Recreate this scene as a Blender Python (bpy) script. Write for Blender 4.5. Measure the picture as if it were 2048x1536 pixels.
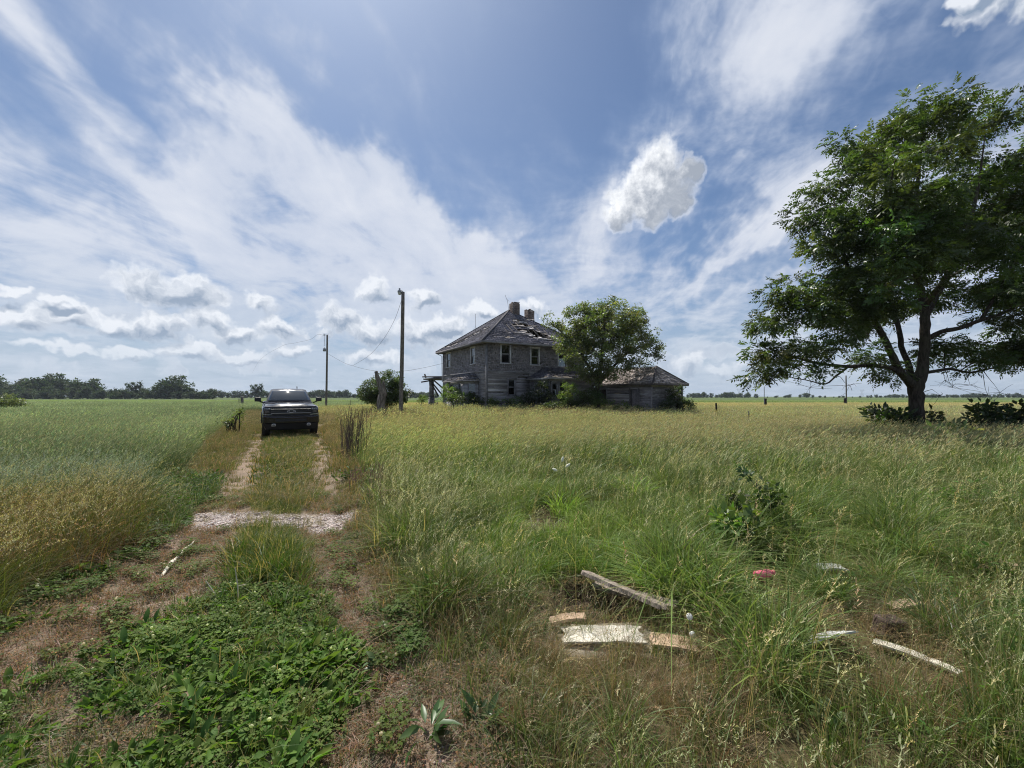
import bpy, math, random
import numpy as np
from math import radians as R, sin, cos, tan, pi, atan2, sqrt
from mathutils import Vector, Matrix

for _o in list(bpy.data.objects):
    bpy.data.objects.remove(_o)
scene = bpy.context.scene
col = scene.collection
rng = np.random.default_rng(7)
random.seed(7)

# ------------------------------------------------------------------ camera
F, HX, HY, EYE = 850.0, 1024.0, 793.0, 1.65          # focal length and horizon in photo pixels, eye height in metres
cd = bpy.data.cameras.new('camera')
cam = bpy.data.objects.new('camera', cd)
col.objects.link(cam)
cam.location = (0, 0, EYE)
cam.rotation_euler = (R(90), 0, 0)
cd.sensor_width = 36.0
cd.lens = 36.0 * F / 2048.0
cd.shift_y = (HY - 768.0) / 2048.0
cd.clip_start = 0.05
cd.clip_end = 9000
scene.camera = cam

scene.view_settings.view_transform = 'Standard'
scene.view_settings.look = 'None'
scene.view_settings.gamma = 1
scene.view_settings.use_curve_mapping = False
scene.view_settings.exposure = 0.2
scene.render.engine = 'CYCLES'
cy = scene.cycles
cy.max_bounces = 6
cy.diffuse_bounces = 3
cy.glossy_bounces = 3
cy.transmission_bounces = 4
cy.transparent_max_bounces = 12
cy.use_denoising = True
cy.denoiser = 'OPENIMAGEDENOISE'
cy.denoising_input_passes = 'RGB_ALBEDO_NORMAL'
cy.denoising_prefilter = 'NONE'
cy.denoising_quality = 'HIGH'
cy.use_adaptive_sampling = False
scene.cycles.filter_width = 1.1
cy.caustics_reflective = False
cy.caustics_refractive = False
cy.sample_clamp_indirect = 6

SUN_AZ, SUN_EL = R(-27), R(56)                        # to the left of straight ahead, high
SKY_S = 0.10

# ------------------------------------------------------------------ node helpers
class N:
    """a float or vector socket with arithmetic"""
    def __init__(s, t, sock): s.t, s.s = t, sock
    def _m(s, op, *a, clamp=False):
        n = s.t.nodes.new('ShaderNodeMath'); n.operation = op; n.use_clamp = clamp
        for i, v in enumerate((s,) + a):
            if isinstance(v, N): s.t.links.new(v.s, n.inputs[i])
            else: n.inputs[i].default_value = v
        return N(s.t, n.outputs[0])
    def __add__(s, o): return s._m('ADD', o)
    __radd__ = __add__
    def __sub__(s, o): return s._m('SUBTRACT', o)
    def __rsub__(s, o): return (s * -1.0) + o
    def __mul__(s, o): return s._m('MULTIPLY', o)
    __rmul__ = __mul__
    def __truediv__(s, o): return s._m('DIVIDE', o)
    def max(s, o): return s._m('MAXIMUM', o)
    def min(s, o): return s._m('MINIMUM', o)
    def pow(s, o): return s._m('POWER', o)
    def abs(s): return s._m('ABSOLUTE')
    def clamp(s): return s._m('ADD', 0.0, clamp=True)
    def ss(s, lo, hi, a=0.0, b=1.0):
        n = s.t.nodes.new('ShaderNodeMapRange'); n.interpolation_type = 'SMOOTHSTEP'
        s.t.links.new(s.s, n.inputs[0])
        for k, v in ((1, lo), (2, hi), (3, a), (4, b)): n.inputs[k].default_value = v
        return N(s.t, n.outputs[0])

def nvec(t, x, y, z=0.0):
    n = t.nodes.new('ShaderNodeCombineXYZ')
    for i, v in enumerate((x, y, z)):
        if isinstance(v, N): t.links.new(v.s, n.inputs[i])
        else: n.inputs[i].default_value = v
    return N(t, n.outputs[0])

def vop(t, op, a, *b):
    n = t.nodes.new('ShaderNodeVectorMath'); n.operation = op
    for i, v in enumerate((a,) + b):
        if isinstance(v, N): t.links.new(v.s, n.inputs[i])
        else: n.inputs[i].default_value = v
    return N(t, n.outputs['Value'] if op in ('LENGTH', 'DOT_PRODUCT', 'DISTANCE') else n.outputs[0])

def noise(t, vec, scale, detail=4, rough=0.55, dist=0.0, color=False, lac=2.0, dim2=False):
    n = t.nodes.new('ShaderNodeTexNoise')
    if dim2: n.noise_dimensions = '2D'
    if vec is not None: t.links.new(vec.s if isinstance(vec, N) else vec, n.inputs['Vector'])
    n.inputs['Scale'].default_value = scale; n.inputs['Detail'].default_value = detail
    n.inputs['Roughness'].default_value = rough; n.inputs['Distortion'].default_value = dist
    n.inputs['Lacunarity'].default_value = lac
    return N(t, n.outputs['Color' if color else 'Fac'])

def mixc(t, fac, a, b, mode='MIX'):
    n = t.nodes.new('ShaderNodeMix'); n.data_type = 'RGBA'; n.blend_type = mode
    for i, v in ((0, fac), (6, a), (7, b)):
        if isinstance(v, N): t.links.new(v.s, n.inputs[i])
        elif i == 0: n.inputs[0].default_value = v
        else: n.inputs[i].default_value = (*v, 1) if len(v) == 3 else v
    return N(t, n.outputs[2])

# ------------------------------------------------------------------ world: clear sky + layered cloud
world = bpy.data.worlds.new('World')
scene.world = world
world.use_nodes = True
wt = world.node_tree
wt.nodes.clear()
sky = wt.nodes.new('ShaderNodeTexSky')
sky.sky_type = 'NISHITA'
sky.sun_disc = False
sky.sun_elevation = SUN_EL
sky.sun_rotation = SUN_AZ
sky.altitude = 200
sky.air_density = 1.0
sky.dust_density = 1.2
sky.ozone_density = 2.0
tc = wt.nodes.new('ShaderNodeTexCoord')
d = N(wt, tc.outputs['Generated'])
sp = wt.nodes.new('ShaderNodeSeparateXYZ'); wt.links.new(d.s, sp.inputs[0])
dx, dy, dz = (N(wt, sp.outputs[i]) for i in range(3))
az = dx._m('ARCTAN2', dy)                              # azimuth, 0 = +Y, to the right positive
el = dz._m('ARCSINE')
P = nvec(wt, az, el, 0.0)

def ae(px, py):                                         # direction of a photo pixel
    a = math.atan((px - HX) / F)
    return a, math.atan((HY - py) / F * cos(a))

# high veil: flattened plane projection gives the perspective of a thin layer overhead
zz = dz.max(0.0) + 0.16
q = nvec(wt, dx / zz, dy / zz, 0.0)
wq = noise(wt, q, 0.55, 3, 0.5, color=True, dim2=True)
wsh = vop(wt, 'SCALE', vop(wt, 'SUBTRACT', wq, (0.5, 0.5, 0.5)), (0, 0, 0)); wsh.s.node.inputs['Scale'].default_value = 0.8
q2 = vop(wt, 'ADD', q, wsh)
rotq = wt.nodes.new('ShaderNodeMapping'); wt.links.new(q2.s, rotq.inputs[0])
rotq.inputs['Rotation'].default_value = (0, 0, R(28)); rotq.inputs['Scale'].default_value = (1.0, 0.33, 1)
qs = N(wt, rotq.outputs[0])
st1 = noise(wt, qs, 1.9, 5, 0.62, 0.25, dim2=True)
st2 = noise(wt, q2, 1.2, 4, 0.55, 0.2, dim2=True)
stw = noise(wt, q2, 3.6, 5, 0.62, dim2=True)
stf = noise(wt, qs, 8.0, 3, 0.65, 0.0, dim2=True)

# large shapes of the veil as soft edged regions in azimuth/elevation
wp = noise(wt, P, 3.0, 5, 0.58, 0.0, color=True, dim2=True)
wpo = vop(wt, 'SCALE', vop(wt, 'SUBTRACT', wp, (0.5, 0.5, 0.5)), (0, 0, 0)); wpo.s.node.inputs['Scale'].default_value = 0.42
PW = vop(wt, 'ADD', P, wpo)
spw = wt.nodes.new('ShaderNodeSeparateXYZ'); wt.links.new(PW.s, spw.inputs[0])
aw, ew = N(wt, spw.outputs[0]), N(wt, spw.outputs[1])

def side(p0, p1, soft, A=None, E=None):
    """1 on the left of the line from pixel p0 to pixel p1 (seen with the sky upright), soft edge in radians"""
    A = A or aw; E = E or ew
    a0, e0 = ae(*p0); a1, e1 = ae(*p1)
    L = math.hypot(a1 - a0, e1 - e0)
    nx, ny = -(e1 - e0) / L, (a1 - a0) / L
    dd = (A - a0) * nx + (E - e0) * ny
    return dd.ss(-soft, soft)

def ell(px, py, rx, ry, ang=0.0, lo=0.0, hi=1.0, A=None, E=None):
    a, e = ae(px, py)
    A = A or aw; E = E or ew
    c, s = cos(R(ang)), sin(R(ang))
    u = ((A - a) * c + (E - e) * s) * (1.0 / rx)
    v = ((E - e) * c - (A - a) * s) * (1.0 / ry)
    r = (u * u + v * v)
    return r.ss(1.0, 0.0, lo, hi)

# left mass: under the line (470,110)->(1060,560); fades out to the left of (330,260)
left_mass = side((1075, 540), (430, 60), 0.07)
left_mass = left_mass * side((330, 520), (455, 90), 0.10, None, None)._m('MULTIPLY', -1.0)._m('ADD', 1.0)
low_left = side((1040, 600), (-100, 250), 0.12) * 0.84
right_mass = side((1040, 470), (1290, -60), 0.13)
right_mass = (right_mass * -1.0 + 1.0) * 0.80
hole1 = ell(1540, 560, 0.13, 0.035, 4)
hole2 = ell(1420, 480, 0.14, 0.05, -6)
hole3 = ell(1980, 180, 0.30, 0.22, 30)
hole4 = ell(1130, 120, 0.24, 0.20, 20)
wsm = vop(wt, 'ADD', P, vop(wt, 'MULTIPLY', wpo, (0.22, 0.22, 0.22)))
sps = wt.nodes.new('ShaderNodeSeparateXYZ'); wt.links.new(wsm.s, sps.inputs[0])
AS, ES = N(wt, sps.outputs[0]), N(wt, sps.outputs[1])
streaks = ell(140, 140, 0.26, 0.028, -36, A=AS, E=ES) * 0.38 + ell(60, 60, 0.20, 0.05, -36, A=AS, E=ES) * 0.25 + ell(200, 270, 0.34, 0.035, -40, A=AS, E=ES) * 0.35 + ell(560, 40, 0.24, 0.10, -20) * 0.30
cov = (left_mass * 1.18).max(low_left).max(right_mass) + streaks
cov = cov - hole1 * 0.45 - hole2 * 0.35 - hole3 * 0.5 - hole4 * 0.12
band = el.ss(0.02, 0.34, 0.70, 0.0)                    # everything pales towards the horizon
front = dy.ss(-0.1, 0.25)
cov = (cov * 0.86 + 0.15).max(0.0) * front + (1.0 - front) * 0.45
lowk = el.ss(0.04, 0.55, 0.40, 1.0)
wn_ = noise(wt, PW, 5.5, 5, 0.58, dim2=True)
tex = (st1 - 0.5) * lowk * 1.7 + (wn_ - 0.5) * 1.0 + (st2 - 0.5) * 1.3 + (stf - 0.5) * lowk * 0.8 + (stw - 0.5) * 1.1
veil = (cov * 1.05 + tex * (cov * 0.55 + 0.32)).ss(-0.02, 1.1)
veil = (veil * 0.93).max(band * 1.25 + tex * 0.1)
veil = veil.clamp()
vbright = (veil * 0.34 + 0.32) + (st2 - 0.5) * 0.16
vcol = mixc(wt, (veil * 0.80 + tex * 0.40 + 0.02).clamp(), (0.27, 0.36, 0.54), (0.68, 0.71, 0.78))
vcol = mixc(wt, el.ss(0.02, 0.30, 0.85, 0.0), vcol, mixc(wt, (tex * 0.8 + 0.5).clamp(), (0.33, 0.43, 0.56), (0.50, 0.57, 0.67)))
# cumulus: unions of soft blobs, edges broken up by fine noise, lit from above by comparing two heights
cn = noise(wt, P, 11.0, 4, 0.6, 0.0, color=True, dim2=True)
cno = vop(wt, 'SCALE', vop(wt, 'SUBTRACT', cn, (0.5, 0.5, 0.5)), (0, 0, 0)); cno.s.node.inputs['Scale'].default_value = 0.07
PC = vop(wt, 'ADD', P, cno)
LOFF = (-0.006, 0.014, 0)
PU = vop(wt, 'ADD', PC, LOFF)
def bubbles(p, sc, det=2.0):
    v = wt.nodes.new('ShaderNodeTexVoronoi'); v.feature = 'F1'; v.voronoi_dimensions = '2D'; v.normalize = True
    wt.links.new(p.s, v.inputs['Vector']); v.inputs['Scale'].default_value = sc; v.inputs['Detail'].default_value = det
    v.inputs['Roughness'].default_value = 0.55
    return N(wt, v.outputs['Distance'])
def blobs(lst, p, kx=1.0):
    f = None
    for px, py, rx, ry in lst:
        a, e = ae(px, py)
        n = wt.nodes.new('ShaderNodeVectorMath'); n.operation = 'MULTIPLY_ADD'
        wt.links.new(p.s, n.inputs[0])
        k = cos(a) / F
        n.inputs[1].default_value = (1 / (rx * k), 1 / (ry * k), 0)
        n.inputs[2].default_value = (-a / (rx * k), -e / (ry * k), 0)
        l = vop(wt, 'LENGTH', N(wt, n.outputs[0]))
        f = l if f is None else f.min(l)
    return 1.0 - f
BIG = [(1316, 332, 50, 48), (1268, 392, 54, 52), (1330, 372, 60, 54), (1380, 338, 32, 30), (1248, 425, 42, 32), (1298, 422, 50, 32), (1234, 388, 22, 22), (1278, 352, 40, 36), (1350, 405, 38, 30)]
CUM = [(298, 566, 72, 60), (362, 584, 92, 52), (520, 602, 58, 30), (560, 655, 52, 30),
       (75, 640, 56, 30), (150, 632, 50, 30), (225, 650, 60, 28), (320, 650, 70, 30), (420, 640, 54, 34), (470, 668, 60, 26),
       (110, 700, 60, 16), (250, 706, 66, 18), (370, 700, 70, 20), (480, 716, 60, 16), (590, 700, 50, 18),
       (752, 582, 42, 28), (845, 600, 30, 26), (672, 642, 56, 36), (730, 662, 76, 36), (830, 664, 80, 34),
       (900, 655, 70, 34), (760, 712, 70, 20), (960, 618, 46, 18), (1062, 616, 40, 20), (1370, 726, 44, 28), (1450, 738, 60, 20),
       (40, 588, 30, 13), (130, 603, 28, 13), (1998, -14, 60, 36), (2050, 6, 46, 36), (1945, -24, 36, 24)]
b0, b1 = bubbles(PC, 26.0), bubbles(PU, 26.0)
cn1 = noise(wt, P, 26.0, 5, 0.62, dim2=True)
n0, n1 = noise(wt, PC, 17.0, 5, 0.6, dim2=True), noise(wt, PU, 17.0, 5, 0.6, dim2=True)
fb = blobs(BIG, PC) * 1.1 + (b0 * -0.30 + 0.04) + (cn1 - 0.5) * 0.55 + (n0 - 0.5) * 0.35
fb1 = blobs(BIG, PU)
fb0 = blobs(BIG, PC)
nb_ = noise(wt, P, 9.0, 4, 0.6, dim2=True)
fc = blobs(CUM, PC) + (b0 * -0.8 + 0.22) + (cn1 - 0.5) * 0.45 + (nb_ - 0.5) * 1.1
PB = vop(wt, 'MULTIPLY', PC, (1.0, 2.4, 1.0))
bn = noise(wt, PB, 7.0, 3, 0.5, dim2=True)
fbk = bn + el.ss(0.02, 0.06, -0.25, 0.0) + el.ss(0.12, 0.22, 0.0, -0.4) + (b0 * -0.45) - 0.37
ab = fb.ss(-0.16, 0.50)
ac = fc.ss(-0.02, 0.46) * el.ss(0.015, 0.14, 0.35, 1.0)
abk = fbk.ss(0.0, 0.18) * 0.7
# thin rims glow, thick middles and undersides go grey
bc = ae(1315, 375)
gd_ = ((az - bc[0]) * 0.62 - (el - bc[1]) * 0.78) * 9.0
shb = ((gd_ + (cn1 - 0.5) * 1.6 + (n0 - 0.5) * 1.4).ss(-0.75, 0.35) * fb.ss(-0.02, 0.34) * 1.0 + (n1 - n0) * 0.9 + (b0 - 0.4) * 0.15).clamp()
shc = (fc.ss(0.10, 0.75) * 0.50 + (blobs(CUM, PU) - blobs(CUM, PC)) * 1.3 + (n1 - n0) * 1.6 + (b0 - 0.4) * 0.5 + 0.26).clamp()
shk = (fbk.ss(0.05, 0.3) * 0.6 + (b0 - b1) * 0.8 + 0.15).clamp()
cb = mixc(wt, shb, (0.90, 0.92, 0.95), (0.33, 0.37, 0.44))
cc = mixc(wt, shc, (0.78, 0.81, 0.86), (0.27, 0.34, 0.45))
cbk = mixc(wt, shk, (0.62, 0.67, 0.75), (0.38, 0.45, 0.56))
def over(base, c, alpha):
    return mixc(wt, alpha, base, c)
def bright(c, k):
    n = vop(wt, 'SCALE', c, ); n.s.node.inputs['Scale'].default_value = k
    return n
skyc = N(wt, sky.outputs[0])
SKY_T = mixc(wt, 1.0, skyc, (0.56, 0.66, 0.76), 'MULTIPLY')
res = over(SKY_T, bright(vcol, 1 / SKY_S), veil)
res = over(res, bright(cbk, 1 / SKY_S), abk)
res = over(res, bright(cc, 1 / SKY_S), ac * 0.9)
res = over(res, bright(cb, 1 / SKY_S), ab)
bg = wt.nodes.new('ShaderNodeBackground')
wt.links.new(res.s, bg.inputs[0]); bg.inputs[1].default_value = SKY_S
wo = wt.nodes.new('ShaderNodeOutputWorld'); wt.links.new(bg.outputs[0], wo.inputs[0])
world.cycles.sampling_method = 'MANUAL'
world.cycles.sample_map_resolution = 512

sd = bpy.data.lights.new('sun', 'SUN')
sd.energy = 5.0
sd.angle = R(0.5)
sd.color = (1.0, 0.95, 0.87)
sun = bpy.data.objects.new('sun', sd)
col.objects.link(sun)
sdir = Vector((sin(SUN_AZ) * cos(SUN_EL), cos(SUN_AZ) * cos(SUN_EL), sin(SUN_EL)))
sun.rotation_euler = sdir.to_track_quat('Z', 'Y').to_euler()
sun.location = sdir * 60
# ------------------------------------------------------------------ helpers
def at(px, py, Y):
    """world point at depth Y seen at photo pixel px, py"""
    return Vector(((px - HX) / F * Y, Y, EYE + (HY - py) / F * Y))

def gp(px, py):
    """point of the level ground seen at photo pixel px, py"""
    Y = EYE * F / (py - HY)
    return ((px - HX) / F * Y, Y)

def tag(o, label=None, cat=None, group=None, kind=None):
    if label: o['label'] = label
    if cat: o['category'] = cat
    if group: o['group'] = group
    if kind: o['kind'] = kind
    return o

def empty(name, loc, rz=0.0):
    o = bpy.data.objects.new(name, None)
    o.empty_display_size = 0.2
    o.location = loc; o.rotation_euler = (0, 0, rz)
    col.objects.link(o)
    return o

class MB:
    """collects boxes, beams, quads, tubes; build() links them as one mesh object"""
    def __init__(s): s.v, s.f, s.m = [], [], []
    def add(s, vs, fs, mi=0):
        b = len(s.v)
        s.v.extend([tuple(v) for v in vs]); s.f.extend([tuple(i + b for i in f) for f in fs]); s.m.extend([mi] * len(fs))
    BF = [(0, 3, 2, 1), (4, 5, 6, 7), (0, 1, 5, 4), (1, 2, 6, 5), (2, 3, 7, 6), (3, 0, 4, 7)]
    def box(s, a, b, mi=0, T=None):
        (x0, y0, z0), (x1, y1, z1) = a, b
        x0, x1 = min(x0, x1), max(x0, x1); y0, y1 = min(y0, y1), max(y0, y1); z0, z1 = min(z0, z1), max(z0, z1)
        vs = [(x0, y0, z0), (x1, y0, z0), (x1, y1, z0), (x0, y1, z0), (x0, y0, z1), (x1, y0, z1), (x1, y1, z1), (x0, y1, z1)]
        if T is not None: vs = [T @ Vector(v) for v in vs]
        s.add(vs, s.BF, mi); return s
    def hexa(s, vs, mi=0):
        s.add(vs, s.BF, mi); return s
    def beam(s, p, q, w, h, up=(0, 0, 1), mi=0):
        p, q = Vector(p), Vector(q); dd = (q - p).normalized(); up = Vector(up)
        r = dd.cross(up)
        if r.length < 1e-4: r = dd.cross(Vector((1, 0, 0)))
        r.normalize(); u = r.cross(dd)
        r *= w / 2; u *= h / 2
        s.add([p - r - u, p + r - u, q + r - u, q - r - u, p - r + u, p + r + u, q + r + u, q - r + u], s.BF, mi); return s
    def tube(s, pts, rad, n=8, mi=0, cap=True):
        pts = [Vector(p) for p in pts]
        if not hasattr(rad, '__len__'): rad = [rad] * len(pts)
        b = len(s.v); prev = None
        for i, p in enumerate(pts):
            t = (pts[min(i + 1, len(pts) - 1)] - pts[max(i - 1, 0)]).normalized()
            a = t.cross(Vector((0, 0, 1))) if abs(t.z) < 0.95 else t.cross(Vector((1, 0, 0)))
            if prev is not None:
                a = prev - t * prev.dot(t)
            a.normalize(); prev = a.copy(); c = t.cross(a)
            for k in range(n):
                w = 2 * pi * k / n
                s.v.append(tuple(p + (a * cos(w) + c * sin(w)) * rad[i]))
        for i in range(len(pts) - 1):
            for k in range(n):
                s.f.append((b + i * n + k, b + i * n + (k + 1) % n, b + (i + 1) * n + (k + 1) % n, b + (i + 1) * n + k)); s.m.append(mi)
        if cap:
            s.f.append(tuple(b + k for k in reversed(range(n)))); s.m.append(mi)
            s.f.append(tuple(b + (len(pts) - 1) * n + k for k in range(n))); s.m.append(mi)
        return s
    def lathe(s, c, prof, n=16, axis=(0, 0, 1), mi=0):
        ax = Vector(axis).normalized()
        a = ax.cross(Vector((0, 0, 1))) if abs(ax.z) < 0.9 else ax.cross(Vector((1, 0, 0)))
        a.normalize(); bb = ax.cross(a); c = Vector(c); b = len(s.v)
        for r, z in prof:
            for k in range(n):
                w = 2 * pi * k / n
                s.v.append(tuple(c + ax * z + (a * cos(w) + bb * sin(w)) * r))
        for i in range(len(prof) - 1):
            for k in range(n):
                s.f.append((b + i * n + k, b + i * n + (k + 1) % n, b + (i + 1) * n + (k + 1) % n, b + (i + 1) * n + k)); s.m.append(mi)
        return s
    def build(s, name, mats, parent=None, smooth=False, bevel=0.0, kind=None):
        me = bpy.data.meshes.new(name)
        me.from_pydata(s.v, [], s.f)
        if not isinstance(mats, (list, tuple)): mats = [mats]
        for m in mats: me.materials.append(m)
        me.polygons.foreach_set('material_index', s.m)
        if smooth: me.polygons.foreach_set('use_smooth', [True] * len(s.f))
        me.update()
        o = bpy.data.objects.new(name, me); col.objects.link(o)
        if parent is not None: o.parent = parent
        if bevel:
            md = o.modifiers.new('bevel', 'BEVEL'); md.width = bevel; md.segments = 2; md.limit_method = 'ANGLE'; md.angle_limit = R(35)
        if kind: o['kind'] = kind
        return o

def np_mesh(name, V, Fc, mats, colors=None, cname='bcol', smooth=False, mi=None):
    """fast mesh from numpy arrays; Fc is (n,3) or (n,4)"""
    V = np.asarray(V, dtype=np.float32).reshape(-1, 3); Fc = np.asarray(Fc, dtype=np.int32)
    n, k = Fc.shape
    me = bpy.data.meshes.new(name)
    me.vertices.add(len(V)); me.vertices.foreach_set('co', V.ravel())
    me.loops.add(n * k); me.loops.foreach_set('vertex_index', Fc.ravel())
    me.polygons.add(n); me.polygons.foreach_set('loop_start', np.arange(n, dtype=np.int32) * k)
    try: me.polygons.foreach_set('loop_total', np.full(n, k, dtype=np.int32))
    except Exception: pass
    if smooth: me.polygons.foreach_set('use_smooth', np.ones(n, dtype=bool))
    if mi is not None: me.polygons.foreach_set('material_index', np.asarray(mi, dtype=np.int32))
    me.update(calc_edges=True)
    if colors is not None:
        C = np.ones((len(V), 4), dtype=np.float32); C[:, :3] = colors
        at_ = me.attributes.new(cname, 'FLOAT_COLOR', 'POINT'); at_.data.foreach_set('color', C.ravel())
    for m in (mats if isinstance(mats, (list, tuple)) else [mats]): me.materials.append(m)
    return me

def link(name, me, parent=None, kind=None):
    o = bpy.data.objects.new(name, me); col.objects.link(o)
    if parent is not None: o.parent = parent
    if kind: o['kind'] = kind
    return o

def copy_tree(o, parent=None):
    c = o.copy(); col.objects.link(c); c.parent = parent
    for ch in o.children: copy_tree(ch, c)
    return c

# ------------------------------------------------------------------ materials
def mat(name, rough=0.8, spec=0.3, metal=0.0):
    m = bpy.data.materials.new(name); m.use_nodes = True
    t = m.node_tree; b = t.nodes['Principled BSDF']
    b.inputs['Roughness'].default_value = rough
    b.inputs['Specular IOR Level'].default_value = spec
    b.inputs['Metallic'].default_value = metal
    return m, t, b

def obj_coord(t, scale=(1, 1, 1), which='Object'):
    c = t.nodes.new('ShaderNodeTexCoord'); mp = t.nodes.new('ShaderNodeMapping')
    t.links.new(c.outputs[which], mp.inputs[0]); mp.inputs['Scale'].default_value = scale
    return N(t, mp.outputs[0])

def bump(t, b, h, strength=0.3, dist=0.02):
    n = t.nodes.new('ShaderNodeBump'); n.inputs['Strength'].default_value = strength; n.inputs['Distance'].default_value = dist
    t.links.new(h.s, n.inputs['Height']); t.links.new(n.outputs[0], b.inputs['Normal'])

def plain(name, c, rough=0.7, spec=0.3, metal=0.0, var=0.15, scale=6.0, bmp=0.15):
    m, t, b = mat(name, rough, spec, metal)
    P_ = obj_coord(t)
    n = noise(t, P_, scale, 5, 0.6)
    k = n.ss(0.25, 0.75)
    cc_ = mixc(t, k, tuple(x * (1 - var) for x in c), tuple(min(1, x * (1 + var)) for x in c))
    t.links.new(cc_.s, b.inputs['Base Color'])
    if bmp: bump(t, b, noise(t, P_, scale * 8, 4, 0.6), bmp, 0.01)
    return m

def attr(t, name, typ='GEOMETRY'):
    n = t.nodes.new('ShaderNodeAttribute'); n.attribute_name = name; n.attribute_type = typ
    return N(t, n.outputs['Color'])

def leaf_mat(name, transl=0.45, rough=0.55, spec=0.35, inst=False, tcol=(1.25, 1.2, 0.55), base=None):
    """two sided leaf: reflects and lets light through; colour from the mesh, tinted per plant"""
    m, t, b = mat(name, rough, spec)
    c = attr(t, 'bcol')
    if inst: c = mixc(t, 1.0, c, attr(t, 'tint', 'INSTANCER'), 'MULTIPLY')
    if base:
        c = mixc(t, 1.0, c, base, 'MULTIPLY')
    t.links.new(c.s, b.inputs['Base Color'])
    tr = t.nodes.new('ShaderNodeBsdfTranslucent')
    c2 = mixc(t, 1.0, c, tcol, 'MULTIPLY'); t.links.new(c2.s, tr.inputs[0])
    mx = t.nodes.new('ShaderNodeMixShader'); mx.inputs[0].default_value = transl
    t.links.new(b.outputs[0], mx.inputs[1]); t.links.new(tr.outputs[0], mx.inputs[2])
    t.links.new(mx.outputs[0], t.nodes['Material Output'].inputs[0])
    return m
# ------------------------------------------------------------------ terrain and what grows where
def vnoise(x, y, s, seed=0):
    """smooth value noise in 0..1"""
    x = np.asarray(x) * s + seed * 17.3; y = np.asarray(y) * s - seed * 9.1
    xi, yi = np.floor(x), np.floor(y); fx, fy = x - xi, y - yi
    fx = fx * fx * (3 - 2 * fx); fy = fy * fy * (3 - 2 * fy)
    def hsh(a, b):
        v = np.sin(a * 127.1 + b * 311.7 + seed * 74.7) * 43758.5453
        return v - np.floor(v)
    return (hsh(xi, yi) * (1 - fx) + hsh(xi + 1, yi) * fx) * (1 - fy) + (hsh(xi, yi + 1) * (1 - fx) + hsh(xi + 1, yi + 1) * fx) * fy

def fbm(x, y, s, seed=0, o=4):
    r, a, t_ = 0, 1, 0
    for i in range(o):
        r = r + a * vnoise(x, y, s * 2 ** i, seed + i); t_ += a; a *= 0.55
    return r / t_

def sstep(v, a, b):
    t_ = np.clip((np.asarray(v, dtype=float) - a) / (b - a), 0, 1)
    return t_ * t_ * (3 - 2 * t_)

def poly_dist(x, y, pts):
    x = np.asarray(x, dtype=float); y = np.asarray(y, dtype=float)
    dmin = np.full(x.shape, 1e9)
    for (ax, ay), (bx, by) in zip(pts[:-1], pts[1:]):
        ux, uy = bx - ax, by - ay; L = ux * ux + uy * uy
        k = np.clip(((x - ax) * ux + (y - ay) * uy) / L, 0, 1)
        dmin = np.minimum(dmin, np.hypot(x - ax - k * ux, y - ay - k * uy))
    return dmin

def inside(x, y, pts):
    x = np.asarray(x, dtype=float); y = np.asarray(y, dtype=float)
    r = np.zeros(x.shape, bool); n = len(pts)
    for i in range(n):
        ax, ay = pts[i]; bx, by = pts[(i + 1) % n]
        c = ((ay > y) != (by > y))
        with np.errstate(divide='ignore', invalid='ignore'):
            xx = (bx - ax) * (y - ay) / (by - ay if by != ay else 1e-9) + ax
        r ^= c & (x < xx)
    return r

def GP(*l): return [gp(*p) for p in l]
RUT_R = [(-0.45, 0.6), gp(715, 1536), gp(692, 1290), gp(680, 1180), gp(655, 1060), gp(646, 950), gp(638, 890), (-12.6, 27), (-22, 46)]
RUT_L = [(-1.9, 0.6), (-2.35, 1.7), gp(130, 1350), gp(260, 1260), gp(345, 1170), gp(405, 1090), gp(440, 1040), gp(487, 950), gp(512, 890), (-14.3, 26.2), (-23.6, 45)]
GRAVEL = GP((366, 1046), (420, 1037), (560, 1038), (700, 1030), (722, 1046), (660, 1066), (640, 1074), (560, 1060), (480, 1062), (385, 1070))
BROAD = GP((-300, 1480), (0, 1395), (150, 1345), (330, 1255), (430, 1200), (560, 1180), (640, 1190), (700, 1300), (740, 1390), (650, 1470), (560, 1600), (-300, 1700))
GOLD = GP((-900, 1062), (0, 1056), (200, 1036), (262, 1052), (215, 1105), (150, 1180), (60, 1262), (0, 1305), (-900, 1450))
DRYR = GP((820, 1300), (900, 1245), (1080, 1262), (1200, 1330), (1420, 1330), (1500, 1400), (1480, 1650), (900, 1650), (830, 1480))
LUSH = GP((880, 1130), (960, 1060), (1100, 1100), (1240, 1090), (1330, 1120), (1240, 1175), (1060, 1180), (930, 1190))
PIT = GP((1105, 1195), (1160, 1165), (1240, 1195), (1300, 1235), (1290, 1252), (1180, 1244), (1105, 1238))
SLAB = GP((1090, 1300), (1100, 1240), (1200, 1238), (1300, 1256), (1400, 1275), (1405, 1300), (1290, 1310), (1150, 1320))
TRASH = GP((1610, 1290), (1680, 1262), (1760, 1290), (1860, 1330), (1950, 1365), (1900, 1390), (1740, 1350), (1640, 1345))
TRASH2 = GP((1700, 1275), (1740, 1235), (1830, 1250), (1850, 1290), (1780, 1310))
CLEAR = GP((1075, 1165), (1290, 1160), (1330, 1215), (1440, 1255), (1470, 1345), (1400, 1460), (1060, 1440), (1040, 1300))
CLEAR2 = GP((1590, 1235), (1700, 1225), (1900, 1260), (1980, 1350), (1960, 1470), (1640, 1450), (1580, 1340))
STEMS = GP((1030, 1045), (1090, 1010), (1170, 1035), (1150, 1075), (1080, 1085))
HOUSE = [(-2.05, 34.12), (6.6, 39.1), (1.8, 47.5), (-6.9, 42.4)]
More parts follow.
